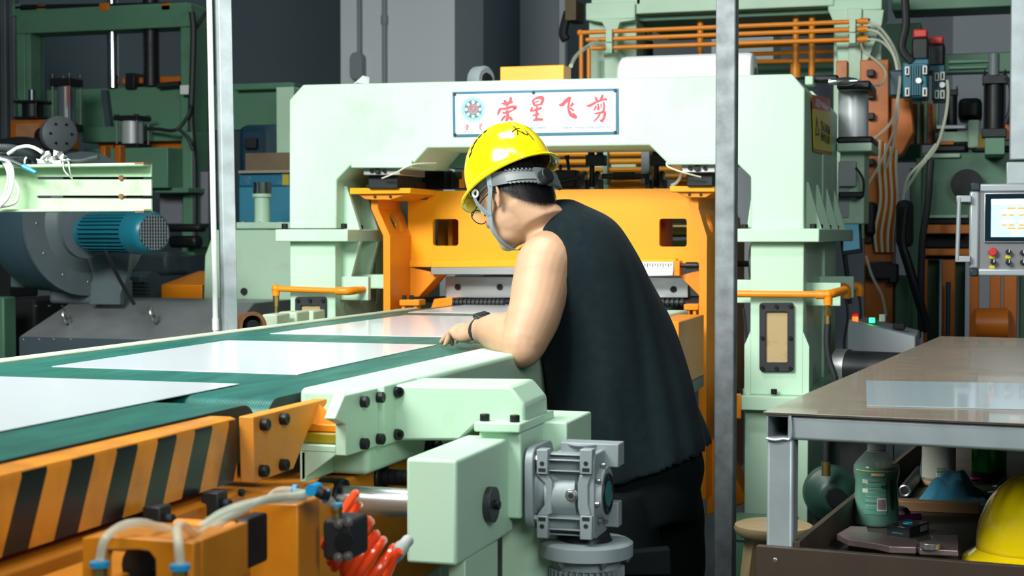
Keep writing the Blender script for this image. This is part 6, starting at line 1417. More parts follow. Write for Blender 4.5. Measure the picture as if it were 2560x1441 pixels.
# clear hoses of the second machine
DY = {'thin grey hose bending from the tee to the cylinder head': 7.45, 'clear hose rising from the orange end box to the pipes': 8.4, 'clear hose arching from the top pipe end down to the air cylinder': 7.5}
def bhose(label, pix, r, Ys, m=CLR): return tag(MB().tube([at(x, y, Y=Ys + (pix.index((x, y)) / (len(pix) - 1)) * (Y2 - Ys) if (Y2 := DY.get(label)) else Ys) for x, y in pix], r, 8, 8).build('clear_hose', m), label, 'hose')
bhose('clear hose arching from the top pipe end down to the air cylinder', [(2168, 54), (2200, 70), (2235, 120), (2250, 180), (2242, 260), (2225, 310), (2182, 350)], .008, 8.42)
bhose('clear hose from the middle pipe end hanging beside the orange column', [(2168, 74), (2200, 85), (2235, 140), (2247, 220), (2240, 300), (2235, 360), (2215, 420)], .0075, 7.95)
bhose('clear hose from the lowest pipe end falling behind the others', [(2168, 98), (2205, 105), (2238, 150), (2245, 240), (2240, 310), (2205, 400), (2165, 470)], .007, 8.05)
bhose('thin grey hose bending from the tee to the cylinder head', [(2153, 110), (2162, 130), (2200, 160), (2215, 185), (2205, 210), (2176, 215)], .007, 8.42)
bhose('clear hose falling from the second blue reducer', [(2368, 200), (2370, 240), (2362, 300), (2340, 370), (2300, 420), (2262, 480)], .008, 8.0)
bhose('long clear hose crossing toward the dark gearbox', [(2340, 360), (2310, 400), (2270, 445), (2258, 500)], .007, 7.95)
bhose('clear hose rising from the orange end box to the pipes', [(1427, 165), (1440, 140), (1470, 115), (1495, 100)], .010, 6.6)
bhose('pale thin hose down the green post to the control desk', [(2165, 640), (2180, 690), (2205, 740), (2215, 790)], .007, 7.7)
# black cylinder group at the far right
t = tie_cylinder('tall black tie-rod cylinder beside the hanging panel arm', 2487, 190, 345, 28, 8.3, BLK, BLK); cylZ('rod', 2485, 135, 190, 14, 8.3, GRYP, t); bxY('pedestal', 2462, 345, 2512, 386, 8.22, .42, GD, t, .004); bxY('side_block', 2508, 310, 2530, 350, 8.3, .1, OB, t, .004)
MB().tube([at(2512, 195, Y=8.25), at(2528, 215, Y=8.25), at(2528, 270, Y=8.25), at(2515, 310, Y=8.25)], .014, 8, 5).build('hose', RUB, t)
t = tie_cylinder('small dark cylinder behind the blue reducers', 2380, 225, 330, 14, 8.8, BLK, BLK)
# dark gear on the rail, round fan disc, far green press table
gr_ = thing('press_table', 'dark green press table with pale rim behind the control panel', 'machine', at(2430, 560, Y=8.6))
bxY('apron', 2300, 383, 2700, 560, 8.6, .4, GD, gr_, .01); bxY('apron_lip', 2310, 385, 2400, 394, 8.57, .05, G, gr_, .004); bxY('rim', 2290, 538, 2420, 545, 8.56, .06, G, gr_, .004)
bxY('edge_post', 2290, 395, 2306, 560, 8.55, .2, GD, gr_, .004); bxY('dark_bed', 2300, 546, 2600, 562, 8.58, .4, DRK, gr_, .01)
bxY('top_rail', 2340, 313, 2430, 322, 8.7, .2, STL, gr_, .004); bxY('top_bed', 2350, 330, 2440, 355, 8.65, .2, G, gr_, .006); bxY('tool_block', 2420, 300, 2450, 370, 8.6, .2, G, gr_, .01); bxY('tool_block', 2440, 335, 2470, 372, 8.6, .1, mat('ochre', (.35, .25, .03), .5), gr_, .01)
bxY('dark_tool', 2330, 358, 2420, 384, 8.62, .2, BLK, gr_, .02); bxY('dark_tool', 2430, 365, 2530, 384, 8.6, .2, BLK, gr_, .02); bxY('orange_strip', 2350, 353, 2385, 362, 8.6, .1, OB, gr_, .004); bxY('grey_mass', 2395, 245, 2455, 300, 9.0, .3, BLK, gr_, .03); bxY('rear_panel', 2270, 260, 2345, 360, 8.9, .1, OB, gr_, .004)
for x in (2292, 2310, 2338): bxY('rear_slat', x, 250, x + 8, 360, 8.8, .05, GD, gr_, .004)
bk_ = MB().cyl(at(2417, 462, Y=8.6), at(2417, 462, Y=8.5), .082, n=32).build('round_cover', BLK); tag(bk_, 'round black cover disc behind the panel corner', 'cover')
# orange stand frames low right
of_ = thing('roller_stand', 'dim orange roller stand behind the bench', 'stand', at(2440, 840, Y=8.3))
for y0, y1 in ((562, 585), (622, 640)): bxY('cross_bar', 2310, y0, 2425, y1, 8.3, .15, OB, of_, .006)
bxY('dark_bed', 2312, 585, 2430, 622, 8.45, .3, DRK, of_, .01); bxY('dark_bed', 2312, 640, 2600, 650, 8.4, .3, DRK, of_, .01)
for x0, x1 in ((2310, 2316), (2355, 2385), (2425, 2445), (2475, 2500), (2510, 2540)): bxY('upright', x0, 650, x1, 1000, 8.3, .1, OB, of_, .006)
for x0, x1 in ((2318, 2345), (2385, 2410), (2550, 2580)): bxY('green_upright', x0, 650, x1, 1000, 8.6, .1, GD, of_, .006)
cylZ('roller_post', 2371, 705, 1000, 6, 8.2, DBLUE, of_); MB().cyl(at(2440, 810, Y=8.25), at(2520, 810, Y=8.25), .08, n=24).build('orange_drum', OB, of_)
# sloped control desk with red and green lamps
cdk = thing('control_desk', 'grey sloped control desk with glowing red and green lamps', 'control desk', at(2230, 900, Y=7.0))
DKG = mat('desk_grey', (.40, .43, .45), .45)
P0, P1 = at(2118, 838, Y=6.75), at(2288, 868, Y=6.75)
dx0, dx1 = P0.x, P1.x; 
MB().prism([Vector((dx0, 6.75, 0)), Vector((dx1, 6.75, 0)), Vector((dx1, 6.75, at(2288, 842, Y=6.75).z)), Vector((dx0, 6.75, at(2118, 800, Y=6.75).z))], (0, .45, 0)).build('body', DKG, cdk, .006)
def dsk(x, y): return at(x, y, Y=6.8)
for x, y, m, nm in ((2138, 797, mat('red_lamp', (.9, .05, .02), .3, emit=(1, .06, .01), estr=5), 'red_lamp'), (2180, 800, mat('green_lamp', (.05, .9, .2), .3, emit=(.02, 1, .2), estr=4), 'green_lamp')):
    c = dsk(x, y); MB().cyl(c - Vector((0, 0, .012)), c + Vector((0, 0, .008)), .012, n=16).build(nm, m, cdk)
bxY('switch_row', 2232, 808, 2262, 826, 6.85, .08, BLK, cdk, .006); c = dsk(2206, 792); MB().cyl(c - Vector((0, 0, .02)), c + Vector((0, 0, .01)), .013).build('white_button', PLW, cdk); bxY('emergency_stop', 2128, 782, 2146, 792, 6.83, .03, REDP, cdk, .006)
# low dark gear motor and sprocket beside the bench
lgm = thing('portal_motor', 'dark green round geared motor low behind the bench leg', 'motor', at(2070, 1270, Y=5.7))
c = at(2075, 1230, Y=5.75); d = Vector((.25, -.97, 0))
MB().lathe(c, d, [(0, .10), (.06, .10), (.07, .085), (.10, .06), (.11, .045)], 36).build('body', mat('dark_green_cast', (.02, .06, .045), .4), lgm); MB().cyl(c + d * .1, c + d * .14, .035, n=8).build('hub', BLK, lgm)
MB().cyl(at(2065, 1190, Y=5.6), at(2065, 1100, Y=5.6), .013).build('supply_hose', RUB, lgm); MB().cyl(at(2065, 1190, Y=5.6), at(2065, 1155, Y=5.6), .016, n=12).build('hose_fitting', BRASS, lgm); bxY('stand', 2030, 1250, 2130, 1500, 5.75, .3, DRK, lgm, .01)
wh = thing('drive_drum', 'black drum with steel rim beside the desk', 'drum', at(2110, 940, Y=6.2))
c = at(2105, 920, Y=6.25); d = Vector((.95, -.3, 0)); MB().lathe(c - d * .02, d, [(0, .075), (.05, .075), (.05, .06)], 36).build('rim', STL, wh); MB().cyl(c, c + d * .26, .07, n=32).build('drum', BLK, wh); MB().box(c.x + .0, c.x + .2, 6.2, 6.3, 0, c.z - .05).build('stand', DRK, wh)
# low green cabinet behind the stool
lg_ = thing('floor_cabinet', 'dark green floor cabinet between post and stool', 'cabinet', at(1870, 1441, Y=5.3)); bxY('body', 1790, 1330, 1960, 1700, 5.3, .4, GD, lg_, .006)
a = at(1838, 1352, Y=5.3); bxY('seam', 1838, 1351, 1870, 1354, 5.297, .005, DRK, lg_, 0)
# orange lower parts of the carriage leg near the floor
ol = thing('carriage_support', 'orange slanted carriage support behind the grey post', 'foot', at(1830, 1250, Y=6.4)); MB().prism(PY([(1765, 1100), (1790, 1100), (1862, 1240), (1862, 1260), (1765, 1290)], 6.3), (0, .2, 0)).build('foot', OR, ol, .006); bxY('pad', 1832, 985, 1852, 1048, 5.93, .02, OR, ol, .004)
# far right wall pillars
struct(bxY('pillar_right', 1780, -200, 1930, 700, 13.0, .5, COLP)); struct(bxY('wall_panel', 1300, -200, 1400, 700, 15, .3, MATS['grey_wall_paint'])); struct(bxY('trim_1', 1398, -200, 1412, 300, 14.9, .1, COLP)); struct(bxY('pillar_far', 2385, -200, 2520, 900, 13.0, .5, WALLP))
tag(MB().tube([at(1420, 30, Y=9.6), at(1408, 80, Y=9.6), at(1415, 100, Y=9.6)], .03, 8, 5).build('cable_bundle', RUB), 'dark cable loop left of the green post', 'cable')
bxc = bxY('hanging_box', 1413, 0, 1440, 50, 9.5, .2, CARD); tag(bxc, 'brown box hanging in the gap left of the green post', 'box')
# ================================================================== THE OPERATOR
def K(x, y, D): return CAM + ray(x, y) * D
FH = Vector((FV.x, FV.y, 0)).normalized(); ZV = Vector((0, 0, 1))
SKIN = mat('skin', (.50, .295, .18), .48, vary=.10, vscale=25, sss=.12, bump=.05, bscale=500)
SHIRT = mat('dark_teal_cotton', (.0035, .0105, .0135), .9, vary=.2, vscale=40, bump=.25, bscale=900, sheen=.03, spec=.2)
TROU = mat('black_trouser_cloth', (.0025, .005, .006), .9, bump=.2, bscale=700, spec=.2)
HAIR = mat('black_hair', (.008, .008, .009), .35)
YELH = mat('yellow_helmet_plastic', (.90, .66, .004), .16, coat=.5)
HARN = mat('grey_harness_plastic', (.10, .115, .12), .45); STRAP = mat('grey_webbing', (.20, .25, .28), .7, bump=.3, bscale=900)
def loft(mb, rings, n=28, cap=True):          # rings: (centre, axis vector a, axis vector b)
    vs = []; fs = []
    for c, a, b in rings:
        for i in range(n):
            t = 2 * math.pi * i / n; vs.append(c + a * math.cos(t) + b * math.sin(t))
    m = len(rings)
    for j in range(m - 1):
        for i in range(n): fs.append((j * n + i, j * n + (i + 1) % n, (j + 1) * n + (i + 1) % n, (j + 1) * n + i))
    if cap: fs += [tuple(range(n - 1, -1, -1)), tuple(range((m - 1) * n, m * n))]
    return mb.add(vs, fs)
def chain(mb, pts, n=18, k=4, ends=True):      # tapered limb: (point, radius)
    P = spline([Vector((*p, 0)).to_3d() if len(p) == 2 else Vector(p) for p, r in pts], k); R = []
    for i in range(len(pts) - 1):
        for j in range(k): t = j / k; t = t * t * (3 - 2 * t); R.append(pts[i][1] * (1 - t) + pts[i + 1][1] * t)
    R.append(pts[-1][1])
    rings = []; tp = (P[1] - P[0]).normalized(); _, u, w = frame_of(tp)
    for i, p in enumerate(P):
        t = (P[min(i + 1, len(P) - 1)] - P[max(i - 1, 0)]).normalized(); q = tp.rotation_difference(t); u = q @ u; tp = t; u = (u - t * u.dot(t)).normalized(); w = t.cross(u)
        rings.append((p, u * R[i], w * R[i]))
    loft(mb, rings, n)
    if ends: mb.ball(P[0], R[0] * .99, 16); mb.ball(P[-1], R[-1] * .99, 16)
    return mb
def fuse(mb, name, voxel, smooth=6, fac=.5):
    me = bpy.data.meshes.new(name + '_raw'); me.from_pydata(mb.v, [], mb.f)
    bm = bmesh.new(); bm.from_mesh(me); bmesh.ops.recalc_face_normals(bm, faces=bm.faces); bm.to_mesh(me); bm.free()
    o = bpy.data.objects.new(name + '_raw', me); COL.objects.link(o)
    r = o.modifiers.new('r', 'REMESH'); r.mode = 'VOXEL'; r.voxel_size = voxel
    s = o.modifiers.new('s', 'SMOOTH'); s.factor = fac; s.iterations = smooth
    dg = bpy.context.evaluated_depsgraph_get(); out = bpy.data.meshes.new_from_object(o.evaluated_get(dg))
    bpy.data.objects.remove(o); out.name = name; out.materials.clear(); out.shade_smooth()
    return out
# head frame
hy, hp = math.radians(44), math.radians(27)
cr = RV.copy()
HF = (-cr * math.cos(hy) + FH * math.sin(hy)) * math.cos(hp) - ZV * math.sin(hp)
HL0 = (-cr * math.sin(hy) - FH * math.cos(hy))       # his left, toward the camera
HU = HF.cross(HL0); HU = HU if HU.z > 0 else -HU
HL = HL0
HC = K(1281, 482, 4.05)
def hd(f, l, u): return HC + HF * f + HL * l + HU * u
def eball(mb, f, l, u, sf, sl, su, n=22):
    c = hd(f, l, u); vs = []; fs = []; k = n // 2
    for j in range(k + 1):
        ph = math.pi * j / k
        for i in range(n):
            t = 2 * math.pi * i / n; vs.append(c + HF * (math.sin(ph) * math.cos(t) * sf) + HL * (math.sin(ph) * math.sin(t) * sl) + HU * (math.cos(ph) * su))
    for j in range(k):
        for i in range(n): fs.append((j * n + i, (j + 1) * n + i, (j + 1) * n + (i + 1) % n, j * n + (i + 1) % n))
    return mb.add(vs, fs)
pe_ = thing('person', 'worker in black sleeveless shirt leaning over the belt with hand on a sheet', 'person', Vector((-.80, 4.05, 0)))
B = MB()
eball(B, -.005, 0, .02, .098, .078, .108)            # skull
eball(B, .024, 0, -.042, .072, .066, .080)           # face
eball(B, .042, 0, -.092, .050, .050, .038)           # jaw
eball(B, .072, 0, -.112, .024, .026, .020)           # chin
eball(B, .050, .034, -.045, .034, .026, .030); eball(B, .050, -.034, -.045, .034, .026, .030)   # cheeks
eball(B, .084, 0, .012, .022, .052, .016)            # brow
chain(B, [(hd(.090, 0, .005), .009), (hd(.106, 0, -.025), .0105), (hd(.112, 0, -.036), .012)])  # nose
eball(B, .100, .010, -.038, .010, .008, .008); eball(B, .100, -.010, -.038, .010, .008, .008)
eball(B, .093, 0, -.066, .010, .022, .006); eball(B, .091, 0, -.077, .010, .019, .007)          # lips
for s in (1, -1):                                    # ears
    eball(B, -.012, s * .077, -.012, .016, .006, .028); chain(B, [(hd(.004, s * .079, .008), .004), (hd(-.008, s * .085, .020), .0045), (hd(-.026, s * .089, .016), .005), (hd(-.032, s * .088, -.006), .005), (hd(-.022, s * .084, -.030), .0055), (hd(-.006, s * .077, -.044), .007)], 12, 4)
# neck into the shoulders
nb = K(1390, 592, 4.06)
loft(B, [(hd(-.018, 0, -.01), HL * .058, HF * .055), (hd(-.030, 0, -.055), HL * .060, HF * .056), (hd(-.06, 0, -.095).lerp(nb, .35), HL * .064, HF * .068), (nb.lerp(hd(-.05, 0, -.08), .25), HL * .072, HF * .072), (nb + cr * .015 - ZV * .04, HL * .10, HF * .078)], 28)
# trunk core under the shirt
chain(B, [(K(1440, 600, 4.06), .09), (K(1490, 720, 4.07), .12), (K(1560, 900, 4.08), .125), (K(1600, 1050, 4.08), .13)])
# near (left) arm
SH = K(1368, 655, 3.965); EL = K(1308, 858, 3.87); WR = K(1197, 822, 4.075)
chain(B, [(K(1412, 640, 4.03), .074), (SH, .076), (K(1352, 715, 3.94), .0735), (K(1336, 785, 3.90), .068), (EL, .059)], 24, 5)
chain(B, [(EL, .055), (EL.lerp(WR, .25) + ZV * .004, .057), (EL.lerp(WR, .55) + ZV * .006, .051), (EL.lerp(WR, .85), .038), (WR, .0315)], 22, 5)
B.ball(EL - ZV * .014 - FH * .012, .047, 22)
# hand: palm, four curled fingers, thumb
hdir = (K(1135, 832, 4.19) - WR).normalized(); hside = (FH - hdir * FH.dot(hdir)).normalized(); hup = hside.cross(hdir); hup = hup if hup.z > 0 else -hup
def hn(f, s, u): return WR + hdir * f + hside * s + hup * u
loft(B, [(hn(-.02, 0, 0), hside * .030, hup * .024), (hn(.015, .002, 0), hside * .034, hup * .022), (hn(.05, .004, .002), hside * .041, hup * .019), (hn(.082, .004, .0), hside * .041, hup * .015), (hn(.094, .004, -.002), hside * .036, hup * .011)], 26)
chain(B, [(hn(.005, -.018, -.008), .019), (hn(.04, -.028, -.012), .0165), (hn(.075, -.03, -.006), .012)])     # heel of the little-finger side
zt_ = ZB + .0035
fing = [(-.030, .052, .0082, .0), (-.010, .066, .0092, .003), (.013, .074, .0098, .004), (.036, .068, .0094, .002)]
tips = [(1130, 862), (1113, 862), (1103, 856), (1106, 848)]
for (s, ln, r, up), tp in zip(fing, tips):
    k0 = hn(.080, s, .0); kn = hn(.093, s, .006 + up)
    tip = at(tp[0], tp[1], Z=zt_ + r * .8)
    d = tip - kn; ln_ = d.length; mx_ = ln * 1.7
    if ln_ > mx_: tip = kn + d * (mx_ / ln_); tip.z = zt_ + r * .8
    m1 = kn.lerp(tip, .40) + ZV * .012; m2 = kn.lerp(tip, .75) + ZV * .007
    chain(B, [(k0, r * 1.15), (kn, r * 1.12), (m1, r * 1.0), (m2, r * .92), (tip, r * .78)], 14, 5)
chain(B, [(hn(.02, .03, -.006), .015), (hn(.045, .048, -.012), .013), (hn(.07, .058, -.02), .011), (hn(.09, .06, -.027), .009)], 14, 5)
# far (right) arm, resting on the belt behind
SR = K(1455, 640, 4.22); ER = K(1345, 800, 4.36); WRr = K(1262, 806, 4.36)
chain(B, [(K(1440, 630, 4.12), .07), (SR, .066), (SR.lerp(ER, .5), .057), (ER, .046)], 20, 5)
chain(B, [(ER, .044), (ER.lerp(WRr, .4), .042), (WRr, .028), (WRr + (WRr - ER).normalized() * .06, .026)], 18, 5)
hd2 = (WRr - ER).normalized(); hs2 = FH
for s, ln in ((-.028, .05), (-.009, .06), (.01, .064), (.028, .056)):
    b0 = WRr + hd2 * .06 + hs2 * s; t0 = b0 + hd2 * ln * .8 + FH * .03; t0.z = zt_ + .008
    chain(B, [(b0, .010), (b0.lerp(t0, .45) + ZV * .010, .0095), (t0, .0078)], 12, 5)
chain(B, [(WRr + hd2 * .02 - hs2 * .02, .013), (WRr + hd2 * .06 - hs2 * .045 - ZV * .02, .009)], 12, 4)
# lower legs and ankles below the trousers
FTL = K(1535, 1250, 3.98); FTR = K(1660, 1250, 4.18); FTL.z = FTR.z = 0
for ft_ in (FTL, FTR): chain(B, [(ft_ + ZV * .62, .06), (ft_ + ZV * .35, .048), (ft_ + ZV * .08, .038)], 16, 4)
body = fuse(B, 'body', .0042, 7)
bo_ = link('body', body, SKIN, pe_)
# eyes
for s in (1, -1): MB().ball(hd(.082, s * .031, -.008), .0125, 16).build('eye', mat('eye_white', (.7, .68, .65), .2) if s == 1 else MATS['eye_white'], pe_)
# shirt
def ringpx(xl, yl, xr, yr, bd, D, lean=0.0):
    a, b = K(xl, yl, D), K(xr, yr, D); return ((a + b) / 2, (b - a) / 2, FH * bd + ZV * lean)
T = MB()
RG = [(1392, 500, 1428, 500, .03, 4.05), (1362, 528, 1462, 516, .085, 4.06), (1332, 572, 1535, 556, .135, 4.07), (1306, 640, 1590, 632, .165, 4.07), (1306, 710, 1632, 716, .172, 4.07), (1330, 800, 1671, 806, .172, 4.07), (1352, 890, 1702, 888, .175, 4.07), (1370, 980, 1733, 970, .18, 4.07), (1384, 1060, 1756, 1040, .183, 4.07), (1398, 1140, 1772, 1086, .187, 4.07), (1410, 1232, 1776, 1112, .19, 4.07)]
P3 = [ringpx(*r) for r in RG]
cs_, as_, bs_ = (spline([p[i] for p in P3], 5) for i in range(3))
loft(T, list(zip(cs_, as_, bs_)), 44)
chain(T, [(K(1400, 566, 4.07), .058), (K(1384, 612, 4.035), .066), (K(1392, 655, 4.03), .066)], 22, 5)          # near shoulder
chain(T, [(K(1425, 580, 4.10), .07), (K(1462, 620, 4.20), .074)], 20, 5)       # far shoulder
sh_me = fuse(T, 'shirt', .007, 10)
# soft folds and a flat hem
sh_b = bmesh.new(); sh_b.from_mesh(sh_me)
hem0, hem1 = K(1410, 1232, 4.07), K(1776, 1112, 4.07); hd_ = (hem1 - hem0).normalized(); hn_ = FH.cross(hd_).normalized(); hn_ = hn_ if hn_.z > 0 else -hn_
sh_b.normal_update()
for v in sh_b.verts:
    p = v.co; rel = p - hem0; s = rel.dot(cr); dz = p.z - .8; depth = rel.dot(FH)
    low = max(0., min(1., (1.42 - p.z) / .45))
    u = s * 26 + depth * 16 + (1.3 - p.z) * 5
    off = low * (.0055 * math.sin(u) + .0035 * math.sin(u * 1.9 + 1.3 + p.z * 9) + .002 * math.sin(u * 3.3 + p.z * 22))
    off += .0025 * math.sin(p.z * 60 + s * 45) * max(0, min(1, (p.z - 1.30) * 6)) * .6
    v.co = p + v.normal * off
bmesh.ops.delete(sh_b, geom=[v for v in sh_b.verts if (v.co - hem0).dot(hn_) < .004], context='VERTS')
sh_b.to_mesh(sh_me); sh_b.free()
sh_o = link('shirt', sh_me, SHIRT, pe_)
so_ = sh_o.modifiers.new('cloth', 'SOLIDIFY'); so_.thickness = .003; so_.offset = 1
# hem band, armhole band and neck band
def band(name, pts, r, m, par, closed=True, flat=.45):
    P = spline([Vector(p) for p in pts] + ([Vector(pts[0])] if closed else []), 6); return MB().tube(P, r, 8).build(name, m, par)
# armhole and hem bands follow the cut edge of the shirt
from mathutils.bvhtree import BVHTree
bvh = BVHTree.FromPolygons([v.co for v in sh_me.vertices], [tuple(p.vertices) for p in sh_me.polygons])
ax0, ax1 = K(1412, 640, 4.03), K(1338, 775, 3.905); aa = (ax1 - ax0); _, ua, wa = frame_of(aa); loop = []
for i in range(36):
    th = 2 * math.pi * i / 36; d = ua * math.cos(th) + wa * math.sin(th); hit = None
    for j in range(60):
        t = j / 59; p = ax0 + aa * t + d * (.0755 - .006 * t); q, nr, _, dist = bvh.find_nearest(p)
        if q is not None and (p - q).dot(nr) > 0: hit = p; break
    if hit is not None: loop.append(hit)
if len(loop) > 20:
    sm_ = [sum((loop[(i + k) % len(loop)] for k in (-2, -1, 0, 1, 2)), Vector()) / 5 for i in range(len(loop))]
    MB().tube(spline(sm_ + [sm_[0]], 3), .0045, 8).build('armhole_band', SHIRT, pe_)
# trousers
Q = MB()
W0 = [(1432, 1105, 1752, 1075, .165, 4.08), (1425, 1180, 1757, 1150, .172, 4.08), (1430, 1260, 1748, 1240, .17, 4.08), (1440, 1300, 1745, 1290, .165, 4.08)]
loft(Q, [ringpx(*r) for r in W0], 36)
for x0, x1, D, ft_ in ((1425, 1640, 3.98, FTL), (1560, 1752, 4.18, FTR)):
    rr = [ringpx(x0, 1230, x1, 1220, .10, D), ringpx(x0 - 4, 1320, x1 + 6, 1315, .105, D), ringpx(x0 - 2, 1400, x1 + 16, 1372, .105, D), ringpx(x0 + 10, 1500, x1 + 6, 1490, .10, D)]
    rr.append((ft_ + ZV * .28 + (rr[-1][0] - ft_ - ZV * rr[-1][0].z) * .3 if False else ft_ + ZV * .28, cr * .085, FH * .085)); rr.append((ft_ + ZV * .09, cr * .075, FH * .075))
    loft(Q, rr, 30)
tr_me = fuse(Q, 'trousers', .008, 8)
bmt = bmesh.new(); bmt.from_mesh(tr_me); bmt.normal_update()
for v in bmt.verts:
    u = v.co.dot(cr) * 22 + v.co.z * 14; v.co += v.normal * (.004 * math.sin(u) + .003 * math.sin(u * 2.1 + v.co.z * 18))
bmt.to_mesh(tr_me); bmt.free()
link('trousers', tr_me, TROU, pe_)
pk0 = [K(1545, 1384, 3.845), K(1676, 1374, 3.86), K(1680, 1440, 3.86), K(1545, 1440, 3.845)]
MB().prism(pk0, FH * .05).build('pocket', TROU, pe_, .004)
for ft_ in (FTL, FTR):
    S_ = MB(); chain(S_, [(ft_ + Vector((.06, -.01, .045)), .04), (ft_ + Vector((-.02, .0, .045)), .042), (ft_ + Vector((-.12, .04, .035)), .033)], 18, 5)
    me = fuse(S_, 'shoe', .008, 4); link('shoe', me, BLK, pe_)
# hair: cap with strands combed down to the nape
hb_ = MB(); n = 40; k = 24; vs = []; fs = []
def hairpt(th, ph, sc=1.0):
    if ph < math.pi / 2: q, uu = math.sin(ph), .022 + math.cos(ph) * .113 * sc
    else: e = (ph - math.pi / 2) / .75; q, uu = 1 - .10 * e * e, .022 - .125 * e
    return hd(-.007 + q * math.cos(th) * .104 * sc, q * math.sin(th) * .0845 * sc, uu)
for j in range(k + 1):
    for i in range(n + 1):
        th = math.radians(62 + (298 - 62) * i / n); back = abs(math.cos((th - math.pi) / 2)) ** 1.0
        pmax = math.radians(80 + 46 * max(0, math.cos(th - math.pi)) ** .6); vs.append(hairpt(th, pmax * j / k))
for j in range(k):
    for i in range(n): q = j * (n + 1) + i; fs.append((q, q + 1, q + n + 2, q + n + 1))
hair = hb_.add(vs, fs).build('hair', HAIR, pe_, angle=180); hair.modifiers.new('t', 'SOLIDIFY').thickness = .006
st_ = MB(); rr_ = random.Random(3)
for i in range(1500):
    th = math.radians(rr_.uniform(66, 294)); cosb = max(0, math.cos(th - math.pi)) ** .7
    pe = math.radians(82 + 48 * cosb + rr_.uniform(-5, 6)); ps = pe - math.radians(rr_.uniform(28, 60)); lift = rr_.uniform(1.0, 1.045); tw = rr_.uniform(-.12, .12)
    pts = [hairpt(th + tw * q / 4, ps + (pe - ps) * q / 4, lift * (1 + .012 * math.sin(q))) for q in range(5)]
    nrm = (pts[2] - HC).normalized()
    for q in range(4):
        t = (pts[q + 1] - pts[q]).normalized(); sd = t.cross(nrm).normalized() * .0011; w0, w1 = 1 - q / 4, 1 - (q + 1) / 4
        st_.add([pts[q] - sd * w0, pts[q] + sd * w0, pts[q + 1] + sd * w1, pts[q + 1] - sd * w1], [(0, 1, 2, 3)])
me = bpy.data.meshes.new('hair_strands'); me.from_pydata(st_.v, [], st_.f); me.shade_smooth(); o = link('hair_strands', me, HAIR, pe_); o['kind'] = 'stuff'
# ------------------------------------------------------------------ hard hats (one builder, two helmets)
def helmet(name, label, O, F_, L_, U_, sc=1.0, harness=True):
    t = thing(name, label, 'helmet', O)
    W = lambda f, l, u: O + (F_ * f + L_ * l + U_ * u) * sc
    n, k = 72, 26; vs = []; fs = []
    def prof(th, s):          # s 0 at the rim .. 1 at the apex
        ph = s * math.pi / 2; cf = math.cos(th)
        rf = .142 if cf > 0 else .138; c_ = math.cos(ph) ** .78; h = math.sin(ph) ** .92
        f = rf * cf * c_; l = .112 * math.sin(th) * c_; u = .148 * h
        rid = math.exp(-((abs(l) - .0) / .012) ** 2) * .006 + math.exp(-((abs(l) - .035) / .009) ** 2) * .005
        u += rid * max(0, min(1, (u - .06) / .04)) * (1 if s > .3 else 0)
        # raised side panel with a crease
        side = max(0, min(1, (.075 - u) / .01)) * max(0, min(1, (abs(math.sin(th)) - .25) / .2)) * .0025
        return f * (1 + side * 3), l * (1 + side * 6), u
    for j in range(k + 1):
        for i in range(n):
            th = 2 * math.pi * i / n; vs.append(W(*prof(th, j / k)))
    for j in range(k):
        for i in range(n): fs.append((j * n + i, j * n + (i + 1) % n, (j + 1) * n + (i + 1) % n, (j + 1) * n + i))
    sh = MB().add(vs, fs).build('shell', YELH, t, angle=180); m_ = sh.modifiers.new('t', 'SOLIDIFY'); m_.thickness = .003; m_.offset = -1
    # brim: rolled lip, longer visor in front, gutter at the back
    vs = []; fs = []
    for i in range(n):
        th = 2 * math.pi * i / n; cf = math.cos(th); f, l, u = prof(th, 0)
        ext = .010 + (.030 * max(0, cf) ** 2 if cf > 0 else .012 * (-cf) ** 2); dz = -.010 - .012 * max(0, cf) ** 2
        d = Vector((f, l)).normalized(); 
        for e, z in ((0, .002), (ext * .5, -.004 + dz * .3), (ext, dz * .8), (ext + .002, dz - .004), (ext - .003, dz - .006), (0, -.004)):
            vs.append(W(f + d.x * e, l + d.y * e, u + z))
    for i in range(n):
        for q in range(6): a_ = i * 6 + q; b_ = i * 6 + (q + 1) % 6; c_ = ((i + 1) % n) * 6; fs.append((a_, b_, c_ + (q + 1) % 6, c_ + q))
    MB().add(vs, fs).build('brim', YELH, t, angle=60)
    # vent slots on both sides
    for sd in (1, -1):
        for a_, s0 in ((76, .36), (80, .45), (86, .53), (95, .60), (107, .66)):
            th = math.radians(a_) * sd
            P0 = [Vector(prof(th + dt * sd, s0 + ds)) for dt, ds in ((-.05, -.035), (.06, .02), (.075, .045), (-.05, .0))]
            c0 = sum(P0, Vector()) / 4; nr = Vector((c0.x / .02, c0.y / .0125, c0.z / .022)).normalized()
            MB().prism([W(*(p + nr * .001)) for p in P0], (F_ * nr.x + L_ * nr.y + U_ * nr.z) * .002 * sc).build('vent_slot', DRK, t)
    return t, W, prof
HO = hd(-.012, 0, .042)
hh, HW, hprof = helmet('hard_hat', 'yellow hard hat worn by the leaning worker', HO, HF, HL, HU, .90)
# scribbled mark on the rear flank
def onshell(th, s, off=.0012): f, l, u = hprof(math.radians(th), s); nr = Vector((f / .02, l / .0125, u / .022)).normalized(); return HW(f + nr.x * off, l + nr.y * off, u + nr.z * off)
for pts in (((150, .36), (158, .38), (166, .40)), ((158, .45), (159, .36), (155, .28)), ((159, .36), (165, .29), (168, .27)), ((165, .33), (167, .28), (170, .26), (174, .30)), ((173, .34), (174, .26), (176, .17))):
    MB().tube([onshell(*p) for p in pts], .0011, 6, 5).build('ink_mark', BLK, hh)
